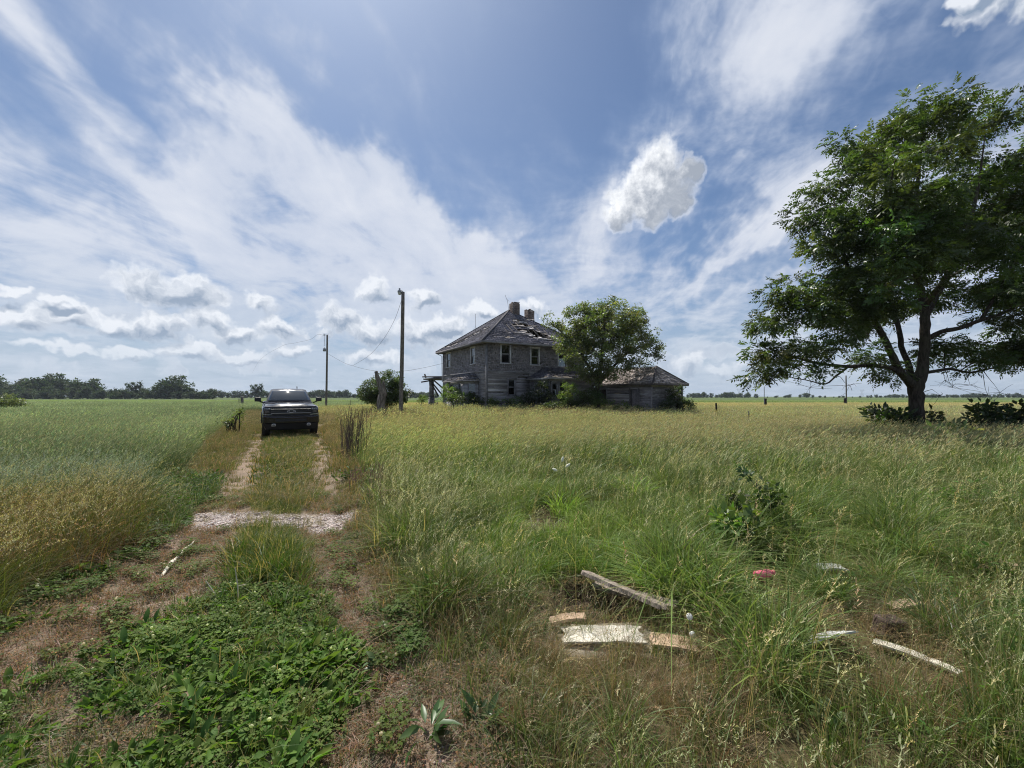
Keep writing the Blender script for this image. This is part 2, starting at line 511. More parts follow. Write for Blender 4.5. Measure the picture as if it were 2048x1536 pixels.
ROOM = [(1.5, 36.2), (3.05, 33.5), (6.95, 35.75), (5.4, 38.4)]
SHED = [(10.29, 31.0), (14.2, 34.0), (10.7, 38.4), (6.84, 35.4)]

def height(x, y):
    x = np.asarray(x, dtype=float); y = np.asarray(y, dtype=float)
    h = 0.45 * np.exp(-((x - 1.5) ** 2 + (y - 38) ** 2) / 162.0)
    near = np.exp(-(x * x + y * y) / 1800.0)
    h = h + near * ((fbm(x, y, 0.22, 3, 3) - 0.5) * 0.16 + (fbm(x, y, 1.3, 5, 3) - 0.5) * 0.05)
    dr = np.minimum(poly_dist(x, y, RUT_R), poly_dist(x, y, RUT_L))
    h = h - 0.05 * (1 - sstep(dr, 0.1, 0.45)) * near
    h = h + 0.05 * sstep(np.hypot(x, y), 1.0, 4.0) * near
    h = h - 0.12 * inside(x, y, PIT)
    return h

def hz(x, y): return float(height(np.array([x]), np.array([y]))[0])

# one sheet, fine near the camera, coarse towards the horizon
def axis(lo, hi, fine, n):
    u = np.linspace(math.asinh(lo / fine), math.asinh(hi / fine), n)
    return np.sinh(u) * fine
gx = axis(-6000, 6000, 0.9, 470)
gy = axis(-300, 6500, 0.9, 470)
GX, GY = np.meshgrid(gx, gy)
GZ = height(GX, GY)
nx_, ny_ = len(gx), len(gy)
idx = np.arange(nx_ * ny_).reshape(ny_, nx_)
quads = np.stack([idx[:-1, :-1], idx[:-1, 1:], idx[1:, 1:], idx[1:, :-1]], -1).reshape(-1, 4)
fx_, fy_ = GX.ravel(), GY.ravel()
dist_ = np.hypot(fx_, fy_)
soil = np.array([0.31, 0.235, 0.180]); turf = np.array([0.085, 0.085, 0.040]); thatch = np.array([0.16, 0.115, 0.065])
crop = np.array([0.095, 0.135, 0.045]); far = np.array([0.13, 0.135, 0.060]); grav = np.array([0.50, 0.42, 0.38]); chalk = np.array([0.46, 0.40, 0.32])
c = thatch[None] * 0.6 + turf[None] * 0.4 + 0 * fx_[:, None]
mix = lambda a, b, k: a * (1 - k[:, None]) + b * k[:, None]
wob = (fbm(fx_, fy_, 1.5, 8, 3) - 0.5) * 0.35
dL, dRr = poly_dist(fx_, fy_, RUT_L), poly_dist(fx_, fy_, RUT_R)
wL = 0.30 + 0.45 * (1 - sstep(fy_, 2.4, 4.4)); wR = 0.26 + 0.30 * (1 - sstep(fy_, 1.6, 3.0))
c = mix(c, soil, 1 - sstep(dL + wob, wL * 0.9, wL * 1.5))
c = mix(c, soil, 1 - sstep(dRr + wob, wR * 0.9, wR * 1.6))
c = mix(c, grav, inside(fx_ + wob * 0.5, fy_ + wob * 0.5, GRAVEL).astype(float))
c = mix(c, chalk, inside(fx_ + wob * 0.3, fy_ + wob * 0.3, SLAB).astype(float) * 0.9)
c = mix(c, np.array([0.05, 0.035, 0.028]), inside(fx_, fy_, PIT).astype(float))
c = mix(c, far, sstep(dist_, 14, 40))
green = sstep(fy_, 78, 92) * (1 - sstep(fy_, 900, 2500) * 0.3)
c = mix(c, crop, green)
gm, gt, gb = mat('ground_soil', 0.95, 0.1)
ga = attr(gt, 'gcol')
gco = obj_coord(gt, (1, 1, 1))
g1 = noise(gt, gco, 2.6, 6, 0.65); g2 = noise(gt, gco, 34.0, 6, 0.7); g3 = noise(gt, gco, 0.045, 5, 0.6)
rowm = gt.nodes.new('ShaderNodeMapping'); gt.links.new(gco.s, rowm.inputs[0]); rowm.inputs['Rotation'].default_value = (0, 0, R(8)); rowm.inputs['Scale'].default_value = (0.006, 0.09, 1)
g4 = noise(gt, N(gt, rowm.outputs[0]), 1.0, 4, 0.6)
gk = mixc(gt, 1.0, ga, mixc(gt, g2.ss(0.25, 0.75), (0.62, 0.60, 0.58), (1.35, 1.36, 1.38)), 'MULTIPLY')
gk = mixc(gt, 1.0, gk, mixc(gt, g1.ss(0.3, 0.7), (0.82, 0.82, 0.80), (1.14, 1.12, 1.10)), 'MULTIPLY')
gk = mixc(gt, 1.0, gk, mixc(gt, ((g3 + g4) * 0.5).ss(0.35, 0.65), (0.80, 0.84, 0.80), (1.20, 1.12, 1.15)), 'MULTIPLY')
gt.links.new(gk.s, gb.inputs['Base Color'])
bump(gt, gb, g2 + g1 * 0.5, 0.8, 0.03)
gme = np_mesh('ground', np.stack([fx_, fy_, GZ.ravel()], -1), quads, gm, c, 'gcol', smooth=True)
link('ground', gme, kind='structure')

# ------------------------------------------------------------------ plant pieces
def strip(base, dirx, diry, h, lean, wind, width, nseg, t0=0.0, tip=True, wdir=None, curl=1.0):
    """blades as strips for arrays of n blades; returns vertices (n,2*(nseg+1),3)"""
    n = len(h)
    t_ = np.linspace(t0, 1, nseg + 1)[None, :]
    L = lean[:, None] * h[:, None]
    px = base[:, 0:1] + dirx[:, None] * L * t_ ** 1.8 + wind[:, None] * h[:, None] * t_ ** 2
    py = base[:, 1:2] + diry[:, None] * L * t_ ** 1.8
    pz = h[:, None] * (t_ - 0.45 * curl * (lean[:, None] + np.abs(wind)[:, None]) * t_ ** 2.4)
    wd = width[:, None] * np.maximum(1 - t_ ** 2.2, 0.06 if tip else 0.5) * 0.5
    if wdir is None:
        a = rng.uniform(0, 2 * pi, n)
        wx, wy = np.cos(a)[:, None], np.sin(a)[:, None]
    else:
        wx, wy = wdir[0][:, None], wdir[1][:, None]
    A = np.stack([px - wx * wd, py - wy * wd, pz], -1); B = np.stack([px + wx * wd, py + wy * wd, pz], -1)
    return np.stack([A, B], 2).reshape(n, -1, 3), np.stack([px, py, pz], -1)

def strip_faces(n, nseg):
    k = 2 * (nseg + 1)
    f = np.array([[2 * i, 2 * i + 1, 2 * i + 3, 2 * i + 2] for i in range(nseg)])
    return (f[None] + (np.arange(n) * k)[:, None, None]).reshape(-1, 4)

class Acc:
    def __init__(s): s.V, s.F, s.C, s.n = [], [], [], 0
    def put(s, V, Fq, C):
        V = V.reshape(-1, 3); s.V.append(V); s.F.append(Fq + s.n); s.n += len(V)
        C = np.asarray(C)
        if C.ndim == 1: C = np.repeat(C[None], len(V), 0)
        s.C.append(C)
    def mesh(s, name, m): return np_mesh(name, np.concatenate(s.V), np.concatenate(s.F), m, np.clip(np.concatenate(s.C), 0, 1))

def jit(n, c, v=0.25, hue=0.10):
    c = np.asarray(c)
    k = rng.uniform(1 - v, 1 + v, (n, 1)); hh = rng.normal(0, hue, (n, 3)) * np.array([1, 0.4, 0.6])
    return c[None] * k * (1 + hh)

def clump(name, m, nb, rad, h, w, lean=0.45, wind=0.12, nseg=4, col_=(0.08, 0.12, 0.03), col2=None, mixk=0.2,
          seeds=0, sh=None, sstyle='spike', scol=(0.50, 0.45, 0.30), sw=0.008, slen=0.1):
    A = Acc()
    r = rad * np.sqrt(rng.random(nb)); th = rng.uniform(0, 2 * pi, nb)
    base = np.stack([r * np.cos(th), r * np.sin(th)], -1)
    da = th + rng.normal(0, 0.9, nb)
    hh = rng.uniform(h[0], h[1], nb)
    V, _ = strip(base, np.cos(da), np.sin(da), hh, np.abs(rng.normal(lean, lean * 0.5, nb)), rng.normal(wind, 0.06, nb), w * rng.uniform(0.6, 1.2, nb), nseg)
    C = jit(nb, col_)
    if col2 is not None:
        k = rng.random(nb) < mixk; C[k] = jit(k.sum(), col2)
    A.put(V, strip_faces(nb, nseg), np.repeat(C, 2 * (nseg + 1), 0))
    if seeds:
        sh = sh or (h[1], h[1] * 1.4)
        r = rad * np.sqrt(rng.random(seeds)); th = rng.uniform(0, 2 * pi, seeds)
        base = np.stack([r * np.cos(th), r * np.sin(th)], -1)
        hs = rng.uniform(sh[0], sh[1], seeds); ln = np.abs(rng.normal(0.16, 0.10, seeds)); wn = rng.normal(wind * 1.3, 0.05, seeds)
        V, Cn = strip(base, np.cos(th), np.sin(th), hs, ln, wn, np.full(seeds, max(w * 0.35, 0.0012)), 4, tip=False, curl=0.8)
        A.put(V, strip_faces(seeds, 4), np.repeat(jit(seeds, np.array(scol) * 0.7), 10, 0))
        sc = jit(seeds, scol, 0.25)
        if sstyle == 'spike':            # lens shaped head along the last part of the stem, two crossed strips
            for k in range(2):
                a = rng.uniform(0, pi, seeds) if k == 0 else a + pi / 2
                tt = np.linspace(0, 1, 5)[None]
                tip = Cn[:, 4]; pre = Cn[:, 3]
                dd = (tip - pre); dd /= np.linalg.norm(dd, axis=1, keepdims=True)
                dd[:, 2] -= 0.25; 
                P0 = tip[:, None] + dd[:, None] * (tt[..., None]) * slen - dd[:, None] * 0.01
                wv = sw * np.array([0.3, 1.0, 0.9, 0.6, 0.08])[None, :, None] * 0.5
                off = np.stack([np.cos(a), np.sin(a), 0 * a], -1)[:, None] * wv
                V = np.stack([P0 - off, P0 + off], 2).reshape(seeds, -1, 3)
                A.put(V, strip_faces(seeds, 4), np.repeat(sc, 10, 0))
        else:                            # open panicle: many small spikelets on a drooping tip
            ns = 16
            tip = Cn[:, 4]; pre = Cn[:, 3]; dd = tip - pre; dd /= np.linalg.norm(dd, axis=1, keepdims=True)
            for j in range(ns):
                t_ = j / ns
                c0 = tip + dd * slen * (t_ - 0.35) + np.array([0.25, 0, -0.35])[None] * slen * t_ * t_
                a = rng.uniform(0, 2 * pi, seeds); sp_ = sw * rng.uniform(0.5, 1.6, seeds) * (1.1 - t_)
                o1 = np.stack([np.cos(a) * sp_, np.sin(a) * sp_, rng.uniform(0.2, 1.0, seeds) * sw], -1)
                sd_ = np.stack([-np.sin(a), np.cos(a), 0 * a], -1) * 0.0011 * (1 + sw * 60)
                V = np.stack([c0 - sd_ * 0.3, c0 + sd_ * 0.3, c0 + o1 * 0.55 + sd_, c0 + o1 * 0.55 - sd_, c0 + o1 * 1.2 + sd_ * 0.2, c0 + o1 * 1.2 - sd_ * 0.2], 1)
                f = np.array([[0, 1, 2, 3], [3, 2, 4, 5]])
                A.put(V, (f[None] + (np.arange(seeds) * 6)[:, None, None]).reshape(-1, 4), np.repeat(sc * rng.uniform(0.8, 1.2), 6, 0))
    return A.mesh(name, m)

def leaf_template(l, w, fold=0.15, droop=0.2, n=3):
    """leaf along +x with a folded midrib"""
    xs = np.linspace(0, 1, n + 1); V = []
    for x in xs:
        ww = w * math.sin(pi * min(1, max(0.04, x ** 0.8))) * 0.5 if x < 1 else 0.001
        z = -droop * l * x * x
        V += [(x * l, -ww, z + fold * ww), (x * l, 0, z), (x * l, ww, z + fold * ww)]
    Fq = []
    for i in range(n):
        for j in range(2): Fq.append((i * 3 + j, i * 3 + j + 1, i * 3 + j + 4, i * 3 + j + 3))
    return np.array(V), np.array(Fq)

def rot_from(az_, el_, roll):
    """(n,3,3) matrices turning +x to azimuth/elevation with a roll"""
    ca, sa, ce, se, cr, sr = np.cos(az_), np.sin(az_), np.cos(el_), np.sin(el_), np.cos(roll), np.sin(roll)
    X = np.stack([ca * ce, sa * ce, se], -1)
    Y0 = np.stack([-sa, ca, 0 * ca], -1); Z0 = np.cross(X, Y0)
    Y = Y0 * cr[:, None] + Z0 * sr[:, None]; Z = np.cross(X, Y)
    return np.stack([X, Y, Z], -1)

def place_many(A, T, pos, M, sc, colr):
    V, Fq = T
    n = len(pos)
    W = np.einsum('nij,vj->nvi', M, V) * np.asarray(sc).reshape(-1, 1, 1) + pos[:, None]
    A.put(W, (Fq[None] + (np.arange(n) * len(V))[:, None, None]).reshape(-1, 4), np.repeat(colr, len(V), 0))

def leafy(name, m, n, rad, h, ll, lw, col_, erect=0.7, stem=True):
    """low broad leaved rosette"""
    A = Acc(); T = leaf_template(1.0, lw / ll, 0.35, 0.25)
    r = rad * np.sqrt(rng.random(n)); th = rng.uniform(0, 2 * pi, n)
    z = rng.uniform(0.0, h, n) * (1 - 0.5 * r / rad)
    pos = np.stack([r * np.cos(th), r * np.sin(th), z], -1)
    M = rot_from(th + rng.normal(0, 0.6, n), rng.uniform(0.1, erect, n), rng.normal(0, 0.5, n))
    place_many(A, T, pos, M, ll * rng.uniform(0.55, 1.15, n), jit(n, col_, 0.3, 0.12))
    return A.mesh(name, m)

def clover(name, m, n, rad, col_, flowers=2, ls=0.016):
    A = Acc()
    T = leaf_template(1.0, 0.95, 0.25, 0.05, 2)
    r = rad * np.sqrt(rng.random(n)); th = rng.uniform(0, 2 * pi, n); z = rng.uniform(0.03, 0.10, n)
    tilt = rng.normal(0, 0.25, n)
    cc_ = jit(n, col_, 0.3, 0.1)
    for k in range(3):
        a = th + k * 2 * pi / 3
        M = rot_from(a, tilt + rng.normal(0.05, 0.15, n), rng.normal(0, 0.2, n))
        place_many(A, T, np.stack([r * np.cos(th), r * np.sin(th), z], -1), M, ls * rng.uniform(0.7, 1.2, n), cc_)
    if flowers:
        for i in range(flowers):
            rr = rad * sqrt(rng.random()); a = rng.uniform(0, 2 * pi); zz_ = rng.uniform(0.09, 0.15)
            c0 = np.array([rr * cos(a), rr * sin(a), zz_]); R0 = rng.uniform(0.008, 0.0115)
            V, Fq = [], []
            prof = [(0.55, -0.75), (1.0, -0.1), (0.85, 0.5), (0.1, 0.95)]
            for (q_, zq) in prof:
                for k in range(6): V.append(c0 + R0 * np.array([q_ * cos(k * pi / 3), q_ * sin(k * pi / 3), zq]) * rng.uniform(0.88, 1.12))
            for i2 in range(3):
                for k in range(6): Fq.append((i2 * 6 + k, i2 * 6 + (k + 1) % 6, (i2 + 1) * 6 + (k + 1) % 6, (i2 + 1) * 6 + k))
            cf = np.array([0.80, 0.76, 0.66]) * rng.uniform(0.6, 1.0)
            A.put(np.array(V), np.array(Fq), cf)
            b0_ = c0 * np.array([1, 1, 0]) + 0
            V = np.array([b0_ + [-.0008, 0, 0], b0_ + [.0008, 0, 0], c0 + [.0008, 0, 0], c0 + [-.0008, 0, 0]])
            A.put(V, np.array([[0, 1, 2, 3]]), np.array([0.10, 0.14, 0.05]))
    return A.mesh(name, m)

def litter(name, m, n, rad, cols):
    A = Acc()
    T = leaf_template(1.0, 0.4, 0.3, 0.3, 1)
    r = rad * np.sqrt(rng.random(n)); th = rng.uniform(0, 2 * pi, n)
    pos = np.stack([r * np.cos(th), r * np.sin(th), rng.uniform(0.002, 0.02, n)], -1)
    M = rot_from(rng.uniform(0, 2 * pi, n), rng.normal(0.15, 0.3, n), rng.normal(0, 0.6, n))
    cc_ = np.array(cols)[rng.integers(0, len(cols), n)] * rng.uniform(0.6, 1.2, (n, 1))
    place_many(A, T, pos, M, rng.uniform(0.008, 0.03, n), cc_)
    return A.mesh(name, m)

def pebbles(name, m, n, rad, cols, s=(0.004, 0.014)):
    A = Acc()
    for i in range(n):
        r = rad * sqrt(rng.random()); a = rng.uniform(0, 2 * pi); k = rng.uniform(*s)
        V = np.array([[x, y, z] for z in (-0.3, 0.55) for x, y in ((-1, -0.8), (1, -0.9), (0.9, 0.8), (-0.8, 1))]) * np.array([1, rng.uniform(.6, 1), rng.uniform(.5, .9)])
        V[4:, :2] *= rng.uniform(0.45, 0.8)
        V += rng.normal(0, 0.12, V.shape); b = rng.uniform(0, pi)
        Rm = np.array([[cos(b), -sin(b), 0], [sin(b), cos(b), 0], [0, 0, 1]])
        A.put((V @ Rm.T) * k + np.array([r * cos(a), r * sin(a), 0.002]), np.array(MB.BF), np.array(cols[rng.integers(0, len(cols))]) * rng.uniform(0.7, 1.15))
    return A.mesh(name, m)

def scatter(name, variants, x, y, scl, tint, label, cat, var=None, zoff=0.0, yaw=None, sxy=None):
    """one object of nobody-could-count plants: points carrying copies of a few clumps"""
    n = len(x)
    z = height(x, y) + zoff
    me = bpy.data.meshes.new(name)
    me.vertices.add(n); me.vertices.foreach_set('co', np.stack([x, y, z], -1).astype(np.float32).ravel())
    rot = np.zeros((n, 3), np.float32)
    rot[:, 2] = rng.normal(0, 1, n) * np.where(y < 8, 0.9, 0.45) if yaw is None else yaw
    rot[:, 0] = rng.normal(0, 0.06, n); rot[:, 1] = rng.normal(0, 0.06, n)
    s3 = np.repeat(np.asarray(scl, np.float32)[:, None], 3, 1) * rng.uniform(0.85, 1.15, (n, 3)).astype(np.float32)
    if sxy is not None: s3[:, :2] *= sxy
    a = me.attributes.new('rot', 'FLOAT_VECTOR', 'POINT'); a.data.foreach_set('vector', rot.ravel())
    a = me.attributes.new('scl', 'FLOAT_VECTOR', 'POINT'); a.data.foreach_set('vector', s3.astype(np.float32).ravel())
    a = me.attributes.new('var', 'INT', 'POINT')
    a.data.foreach_set('value', (rng.integers(0, len(variants), n) if var is None else var).astype(np.int32))
    C = np.ones((n, 4), np.float32); C[:, :3] = tint
    a = me.attributes.new('tint', 'FLOAT_COLOR', 'POINT'); a.data.foreach_set('color', C.ravel())
    o = link(name, me); tag(o, label, cat, None, 'stuff')
    cc_ = bpy.data.collections.new(name + '_pieces')
    for i, v in enumerate(variants):
        cc_.objects.link(bpy.data.objects.new('%s_piece_%02d' % (name, i), v))
    g = bpy.data.node_groups.new(name, 'GeometryNodeTree')
    g.interface.new_socket('Geometry', in_out='INPUT', socket_type='NodeSocketGeometry')
    g.interface.new_socket('Geometry', in_out='OUTPUT', socket_type='NodeSocketGeometry')
    gi, go = g.nodes.new('NodeGroupInput'), g.nodes.new('NodeGroupOutput')
    ip = g.nodes.new('GeometryNodeInstanceOnPoints'); ci = g.nodes.new('GeometryNodeCollectionInfo')
    ci.inputs['Collection'].default_value = cc_; ci.inputs['Separate Children'].default_value = True; ci.inputs['Reset Children'].default_value = True
    g.links.new(gi.outputs[0], ip.inputs['Points']); g.links.new(ci.outputs[0], ip.inputs['Instance'])
    ip.inputs['Pick Instance'].default_value = True
    def na(nm, ty):
        k = g.nodes.new('GeometryNodeInputNamedAttribute'); k.data_type = ty; k.inputs['Name'].default_value = nm
        return k.outputs['Attribute']
    g.links.new(na('var', 'INT'), ip.inputs['Instance Index'])
    g.links.new(na('rot', 'FLOAT_VECTOR'), ip.inputs['Rotation'])
    g.links.new(na('scl', 'FLOAT_VECTOR'), ip.inputs['Scale'])
    g.links.new(ip.outputs[0], go.inputs[0])
    md = o.modifiers.new('scatter', 'NODES'); md.node_group = g
    return o

GM = leaf_mat('grass_blade', 0.42, 0.5, 0.4, inst=True, tcol=(1.15, 1.15, 0.75))
LM = leaf_mat('weed_leaf', 0.42, 0.62, 0.22, inst=True, tcol=(1.05, 1.25, 0.5))
DM = leaf_mat('dry_bits', 0.15, 0.9, 0.1, inst=True, tcol=(1, 1, 0.9))

GR, GR2 = (0.118, 0.155, 0.046), (0.32, 0.28, 0.15)
tall = [[clump('tall_near%d' % i, GM, 36, 0.085, (0.18, 0.52), 0.0060, 0.65, 0.12, 5, GR, GR2, 0.16, seeds=3, sh=(0.45, 0.72), sstyle='panicle', sw=0.012, slen=0.13) for i in range(5)],
        [clump('tall_mid%d' % i, GM, 46, 0.17, (0.25, 0.55), 0.010, 0.5, 0.22, 3, GR, GR2, 0.15, seeds=8, sh=(0.45, 0.75), sw=0.012, slen=0.11) for i in range(4)],
        [clump('tall_far%d' % i, GM, 46, 0.42, (0.25, 0.58), 0.024, 0.45, 0.22, 2, GR, GR2, 0.2, seeds=16, sh=(0.45, 0.72), sw=0.026, slen=0.14) for i in range(4)]]
dry = [[clump('dry_near%d' % i, GM, 36, 0.085, (0.15, 0.5), 0.0034, 0.75, 0.25, 5, (0.28, 0.21, 0.12), GR, 0.12, seeds=3, sh=(0.35, 0.6), sstyle='panicle', sw=0.010, slen=0.11, scol=(0.5, 0.40, 0.24)) for i in range(5)],
       [clump('dry_mid%d' % i, GM, 46, 0.19, (0.18, 0.5), 0.007, 0.55, 0.28, 3, (0.29, 0.23, 0.14), GR, 0.15, seeds=9, sh=(0.38, 0.62), sw=0.012, slen=0.10, scol=(0.46, 0.39, 0.25)) for i in range(4)],
       [clump('dry_far%d' % i, GM, 44, 0.42, (0.2, 0.52), 0.022, 0.5, 0.28, 2, (0.29, 0.245, 0.155), GR, 0.2, seeds=16, sh=(0.4, 0.66), sw=0.026, slen=0.13, scol=(0.46, 0.40, 0.28)) for i in range(4)]]
short = [[clump('short_near%d' % i, GM, 40, 0.075, (0.06, 0.20), 0.0042, 0.6, 0.08, 4, (0.075, 0.125, 0.03), GR2, 0.14) for i in range(4)],
         [clump('short_mid%d' % i, GM, 44, 0.17, (0.08, 0.24), 0.010, 0.5, 0.12, 3, (0.08, 0.125, 0.03), GR2, 0.18) for i in range(3)]]
tuft = [clump('tuft%d' % i, GM, 150, 0.14, (0.30, 0.62), 0.0075, 0.95, 0.10, 6, (0.12, 0.20, 0.045), (0.2, 0.26, 0.08), 0.3) for i in range(2)]
clov = [[clover('clover_near%d' % i, LM, 60, 0.10, (0.100, 0.155, 0.032), (0, 1, 0, 2, 0)[i], 0.019) for i in range(5)],
        [clover('clover_mid%d' % i, LM, 60, 0.19, (0.062, 0.115, 0.03), 5, 0.032) for i in range(3)]]
broad = [[leafy('broad_near%d' % i, LM, 20, 0.09, 0.07, 0.085, 0.032, (0.100, 0.160, 0.038), 1.1) for i in range(5)],
         [leafy('broad_mid%d' % i, LM, 34, 0.22, 0.28, 0.14, 0.055, (0.060, 0.110, 0.030), 0.8) for i in range(3)]]
lush = [[clump('lush_near%d' % i, GM, 46, 0.10, (0.20, 0.50), 0.0095, 0.95, 0.05, 5, (0.140, 0.195, 0.052), (0.27, 0.26, 0.12), 0.14) for i in range(5)],
        [clump('lush_mid%d' % i, GM, 54, 0.20, (0.22, 0.52), 0.016, 0.8, 0.10, 4, (0.135, 0.190, 0.052), (0.27, 0.26, 0.12), 0.16) for i in range(4)]]
herb = [leafy('herb%d' % i, LM, 84, 0.15, 0.36, 0.062, 0.024, (0.095, 0.155, 0.038), 1.0) for i in range(4)]
litt = [litter('litter%d' % i, DM, 90, 0.11, [(0.36, 0.26, 0.18), (0.48, 0.36, 0.26), (0.26, 0.17, 0.12), (0.56, 0.46, 0.36)]) for i in range(3)]
rusty = [clump('rusty%d' % i, GM, 75, 0.10, (0.02, 0.085), 0.0042, 1.3, 0.0, 3, (0.29, 0.21, 0.135), (0.11, 0.15, 0.045), 0.42, seeds=9, sh=(0.03, 0.09), sw=0.008, slen=0.010, scol=(0.46, 0.33, 0.24)) for i in range(4)]
PM, pt_, pb_ = mat('pebble', 0.9, 0.2)
pt_.links.new(attr(pt_, 'bcol').s, pb_.inputs['Base Color'])
peb = [pebbles('pebbles%d' % i, PM, 46, 0.10, [(0.62, 0.54, 0.50), (0.5, 0.42, 0.38), (0.70, 0.66, 0.62), (0.42, 0.33, 0.29)]) for i in range(3)]
peb2 = [pebbles('soil_stones%d' % i, PM, 30, 0.12, [(0.40, 0.29, 0.23), (0.30, 0.20, 0.15), (0.5, 0.42, 0.36)], (0.003, 0.009)) for i in range(3)]

# candidate points, then a rule that reads the ground plan
def cand(y0, y1, dens, slope=1.30, pad=2.6):
    n = int(dens * ((slope * y1 + pad) ** 2 - (slope * y0 + pad) ** 2) / slope)
    y = rng.uniform(0, 1, n); a, b = (slope * y0 + pad) ** 2, (slope * y1 + pad) ** 2
    w = np.sqrt(a + (b - a) * y); y = (w - pad) / slope
    return rng.uniform(-1, 1, n) * w, y

def blocked(x, y):
    b = inside(x, y, HOUSE) | inside(x, y, ROOM) | inside(x, y, SHED)
    return b

acc = {}
def give(key, x, y, s, t_):
    acc.setdefault(key, []).append((x, y, s, t_))

def plan(x, y, lod):
    """share the candidate points out between the kinds of plant"""
    n = len(x)
    px = HX + F * x / np.maximum(y, 0.3); py = HY + F * EYE / np.maximum(y, 0.3)
    dl, dr = poly_dist(x, y, RUT_L), poly_dist(x, y, RUT_R)
    wb = (fbm(x, y, 1.5, 8, 3) - 0.5) * 0.35
    n1, n2, n3 = fbm(x, y, 0.35, 11, 3), fbm(x, y, 1.1, 12, 3), fbm(x * 0.35 + y * 0.2, y, 0.25, 13, 4)
    u = rng.random(n)
    wl = 0.32 + 0.42 * (1 - sstep(y, 2.4, 4.4)); wr = 0.24 + 0.26 * (1 - sstep(y, 1.6, 3.0))
    bl = inside(x + wb * 0.4, y + wb * 0.3, BROAD)
    inL, inR = (dl + wb < wl) & ~bl, (dr + wb < wr) & ~bl
    grv = inside(x + wb * 0.5, y + wb * 0.5, GRAVEL)
    clr = inside(x, y, CLEAR) | inside(x, y, CLEAR2)
    # which side of the drive
    xl, xr = np.interp(y, [p[1] for p in RUT_L], [p[0] for p in RUT_L]), np.interp(y, [p[1] for p in RUT_R], [p[0] for p in RUT_R])
    mid = (x > xl) & (x < xr); left = x <= xl; right = x >= xr
    bare = inside(x, y, PIT) | inside(x, y, SLAB) | inside(x, y, TRASH) | inside(x, y, TRASH2) | inside(x, y, STEMS)
    done = blocked(x, y)
    W = lambda *a: np.array(a)[None]
    def put(mask, key, s, t_, keep=1.0):
        nonlocal done
        k = mask & ~done
        done = done | k
        if keep < 1: k = k & (rng.random(n) < keep)
        if k.any():
            s = np.broadcast_to(s, n)[k]; t_ = np.broadcast_to(t_, (n, 3))[k]
            give((key, lod), x[k], y[k], s * rng.uniform(0.8, 1.2, k.sum()), t_ * rng.uniform(0.82, 1.18, (k.sum(), 1)))
    one = W(1, 1, 1)
    pit = inside(x, y, PIT) | inside(x, y, STEMS)
    put(pit & (u < 0.7), 'none', 1, one, 0)
    put(bare & ~pit & (u < 0.20), 'none', 1, one, 0)
    put(bare & ~pit & (u < 0.62), 'dry', 0.55, W(0.95, 0.9, 0.85))
    put(bare & ~pit & (u < 0.85), 'tall', 0.50, one)
    put(bare, 'rusty', 1.0, one, 0.6)
    put(clr & (y < 3.0) & (u < 0.50), 'dry', 0.66, W(1.0, 0.95, 0.82))
    put(clr & (u < 0.60), 'rusty', 1.3, one)
    put(clr & (u < 0.80), 'short', 0.85, W(1.15, 1.1, 0.9))
    put(clr, 'tall', 0.48, W(1.1, 1.1, 0.9))
    pk = (np.abs(px - 1527) < 60) & (y > 2.75) & (y < 3.9)
    put(pk & (u < 0.7), 'short', 0.8, W(1.1, 1.1, 0.9))
    put(pk, 'rusty', 1.2, one)
    # gravel patch with a grassy hump in the middle
    gh = np.exp(-((px - 545) / 60) ** 2)
    put(grv & (u < 0.10 + 0.35 * gh), 'dry', 0.40, W(0.85, 0.95, 0.75))
    put(grv, 'peb', 1.0, one)
    # ruts
    heavy = (inL | inR)
    put(heavy & (u < 0.14), 'peb2', 1.0, one)
    put(heavy & (y > 6) & (u < 0.62), 'short', 0.62, W(1.6, 1.2, 1.2))
    put(heavy & (u < 0.36), 'litt', 1.0, W(1.0, 0.9, 0.85))
    put(heavy & (y > 7), 'short', 0.55, W(1.9, 1.35, 1.3), 0.75)
    put(heavy & (u < 0.93), 'rusty', 1.0, W(1.05, 0.9, 0.9))
    put(heavy, 'clov', 0.9, W(1.1, 0.95, 0.9))
    soilish = (dl < wl * 1.9) & (y < 3.6) | (dr < wr * 1.5)
    put(soilish & ~bl & (y < 8) & (u < 0.45), 'rusty', 1.25, one)
    # near broad leaved patch
    nh = fbm(x, y, 2.6, 31, 2)
    cvt = (0.85 + 0.5 * nh)[:, None] * W(1.08, 1.08, 0.9)
    put(bl & (nh < 0.24), 'rusty', 1.1, one, 0.8)
    put(bl & (u < 0.46 + 1.2 * (n2 - 0.5)), 'broad', 0.7 + 0.45 * nh, cvt)
    put(bl & (u < 0.66), 'clov', 0.50 + 0.55 * nh, cvt)
    put(bl & (u < 0.74), 'herb', 0.35, cvt)
    put(bl & (u < 0.92), 'short', 0.95, W(1.1, 1.1, 0.9))
    put(bl, 'tall', 0.35, W(1.2, 1.1, 0.8))
    # lower middle: clover and leafy weeds, brown gaps
    lm = (y < 3.2) & (px > 560) & (px < 1000) & (x + wb > xr)
    put(lm & (n2 + 0.5 * (n1 - 0.5) > 0.50) & (u < 0.85), 'rusty', 1.2, one)
    put(lm & (px < 850) & (u < 0.55), 'clov', 1.1, W(0.9, 0.95, 0.95))
    put(lm & (px < 850) & (u < 0.72), 'broad', 0.8, W(0.9, 1.0, 0.9))
    put(lm & (px < 850) & (u < 0.86), 'short', 1.1, one)
    # left of the drive, close: brown then golden grass leaning with the wind
    gd = inside(x + 1.8 * wb + (n2 - 0.5) * 0.6, y + wb * 2 + (n2 - 0.5), GOLD)
    gd = gd & (n1 + 0.4 * (n2 - 0.5) > 0.30)
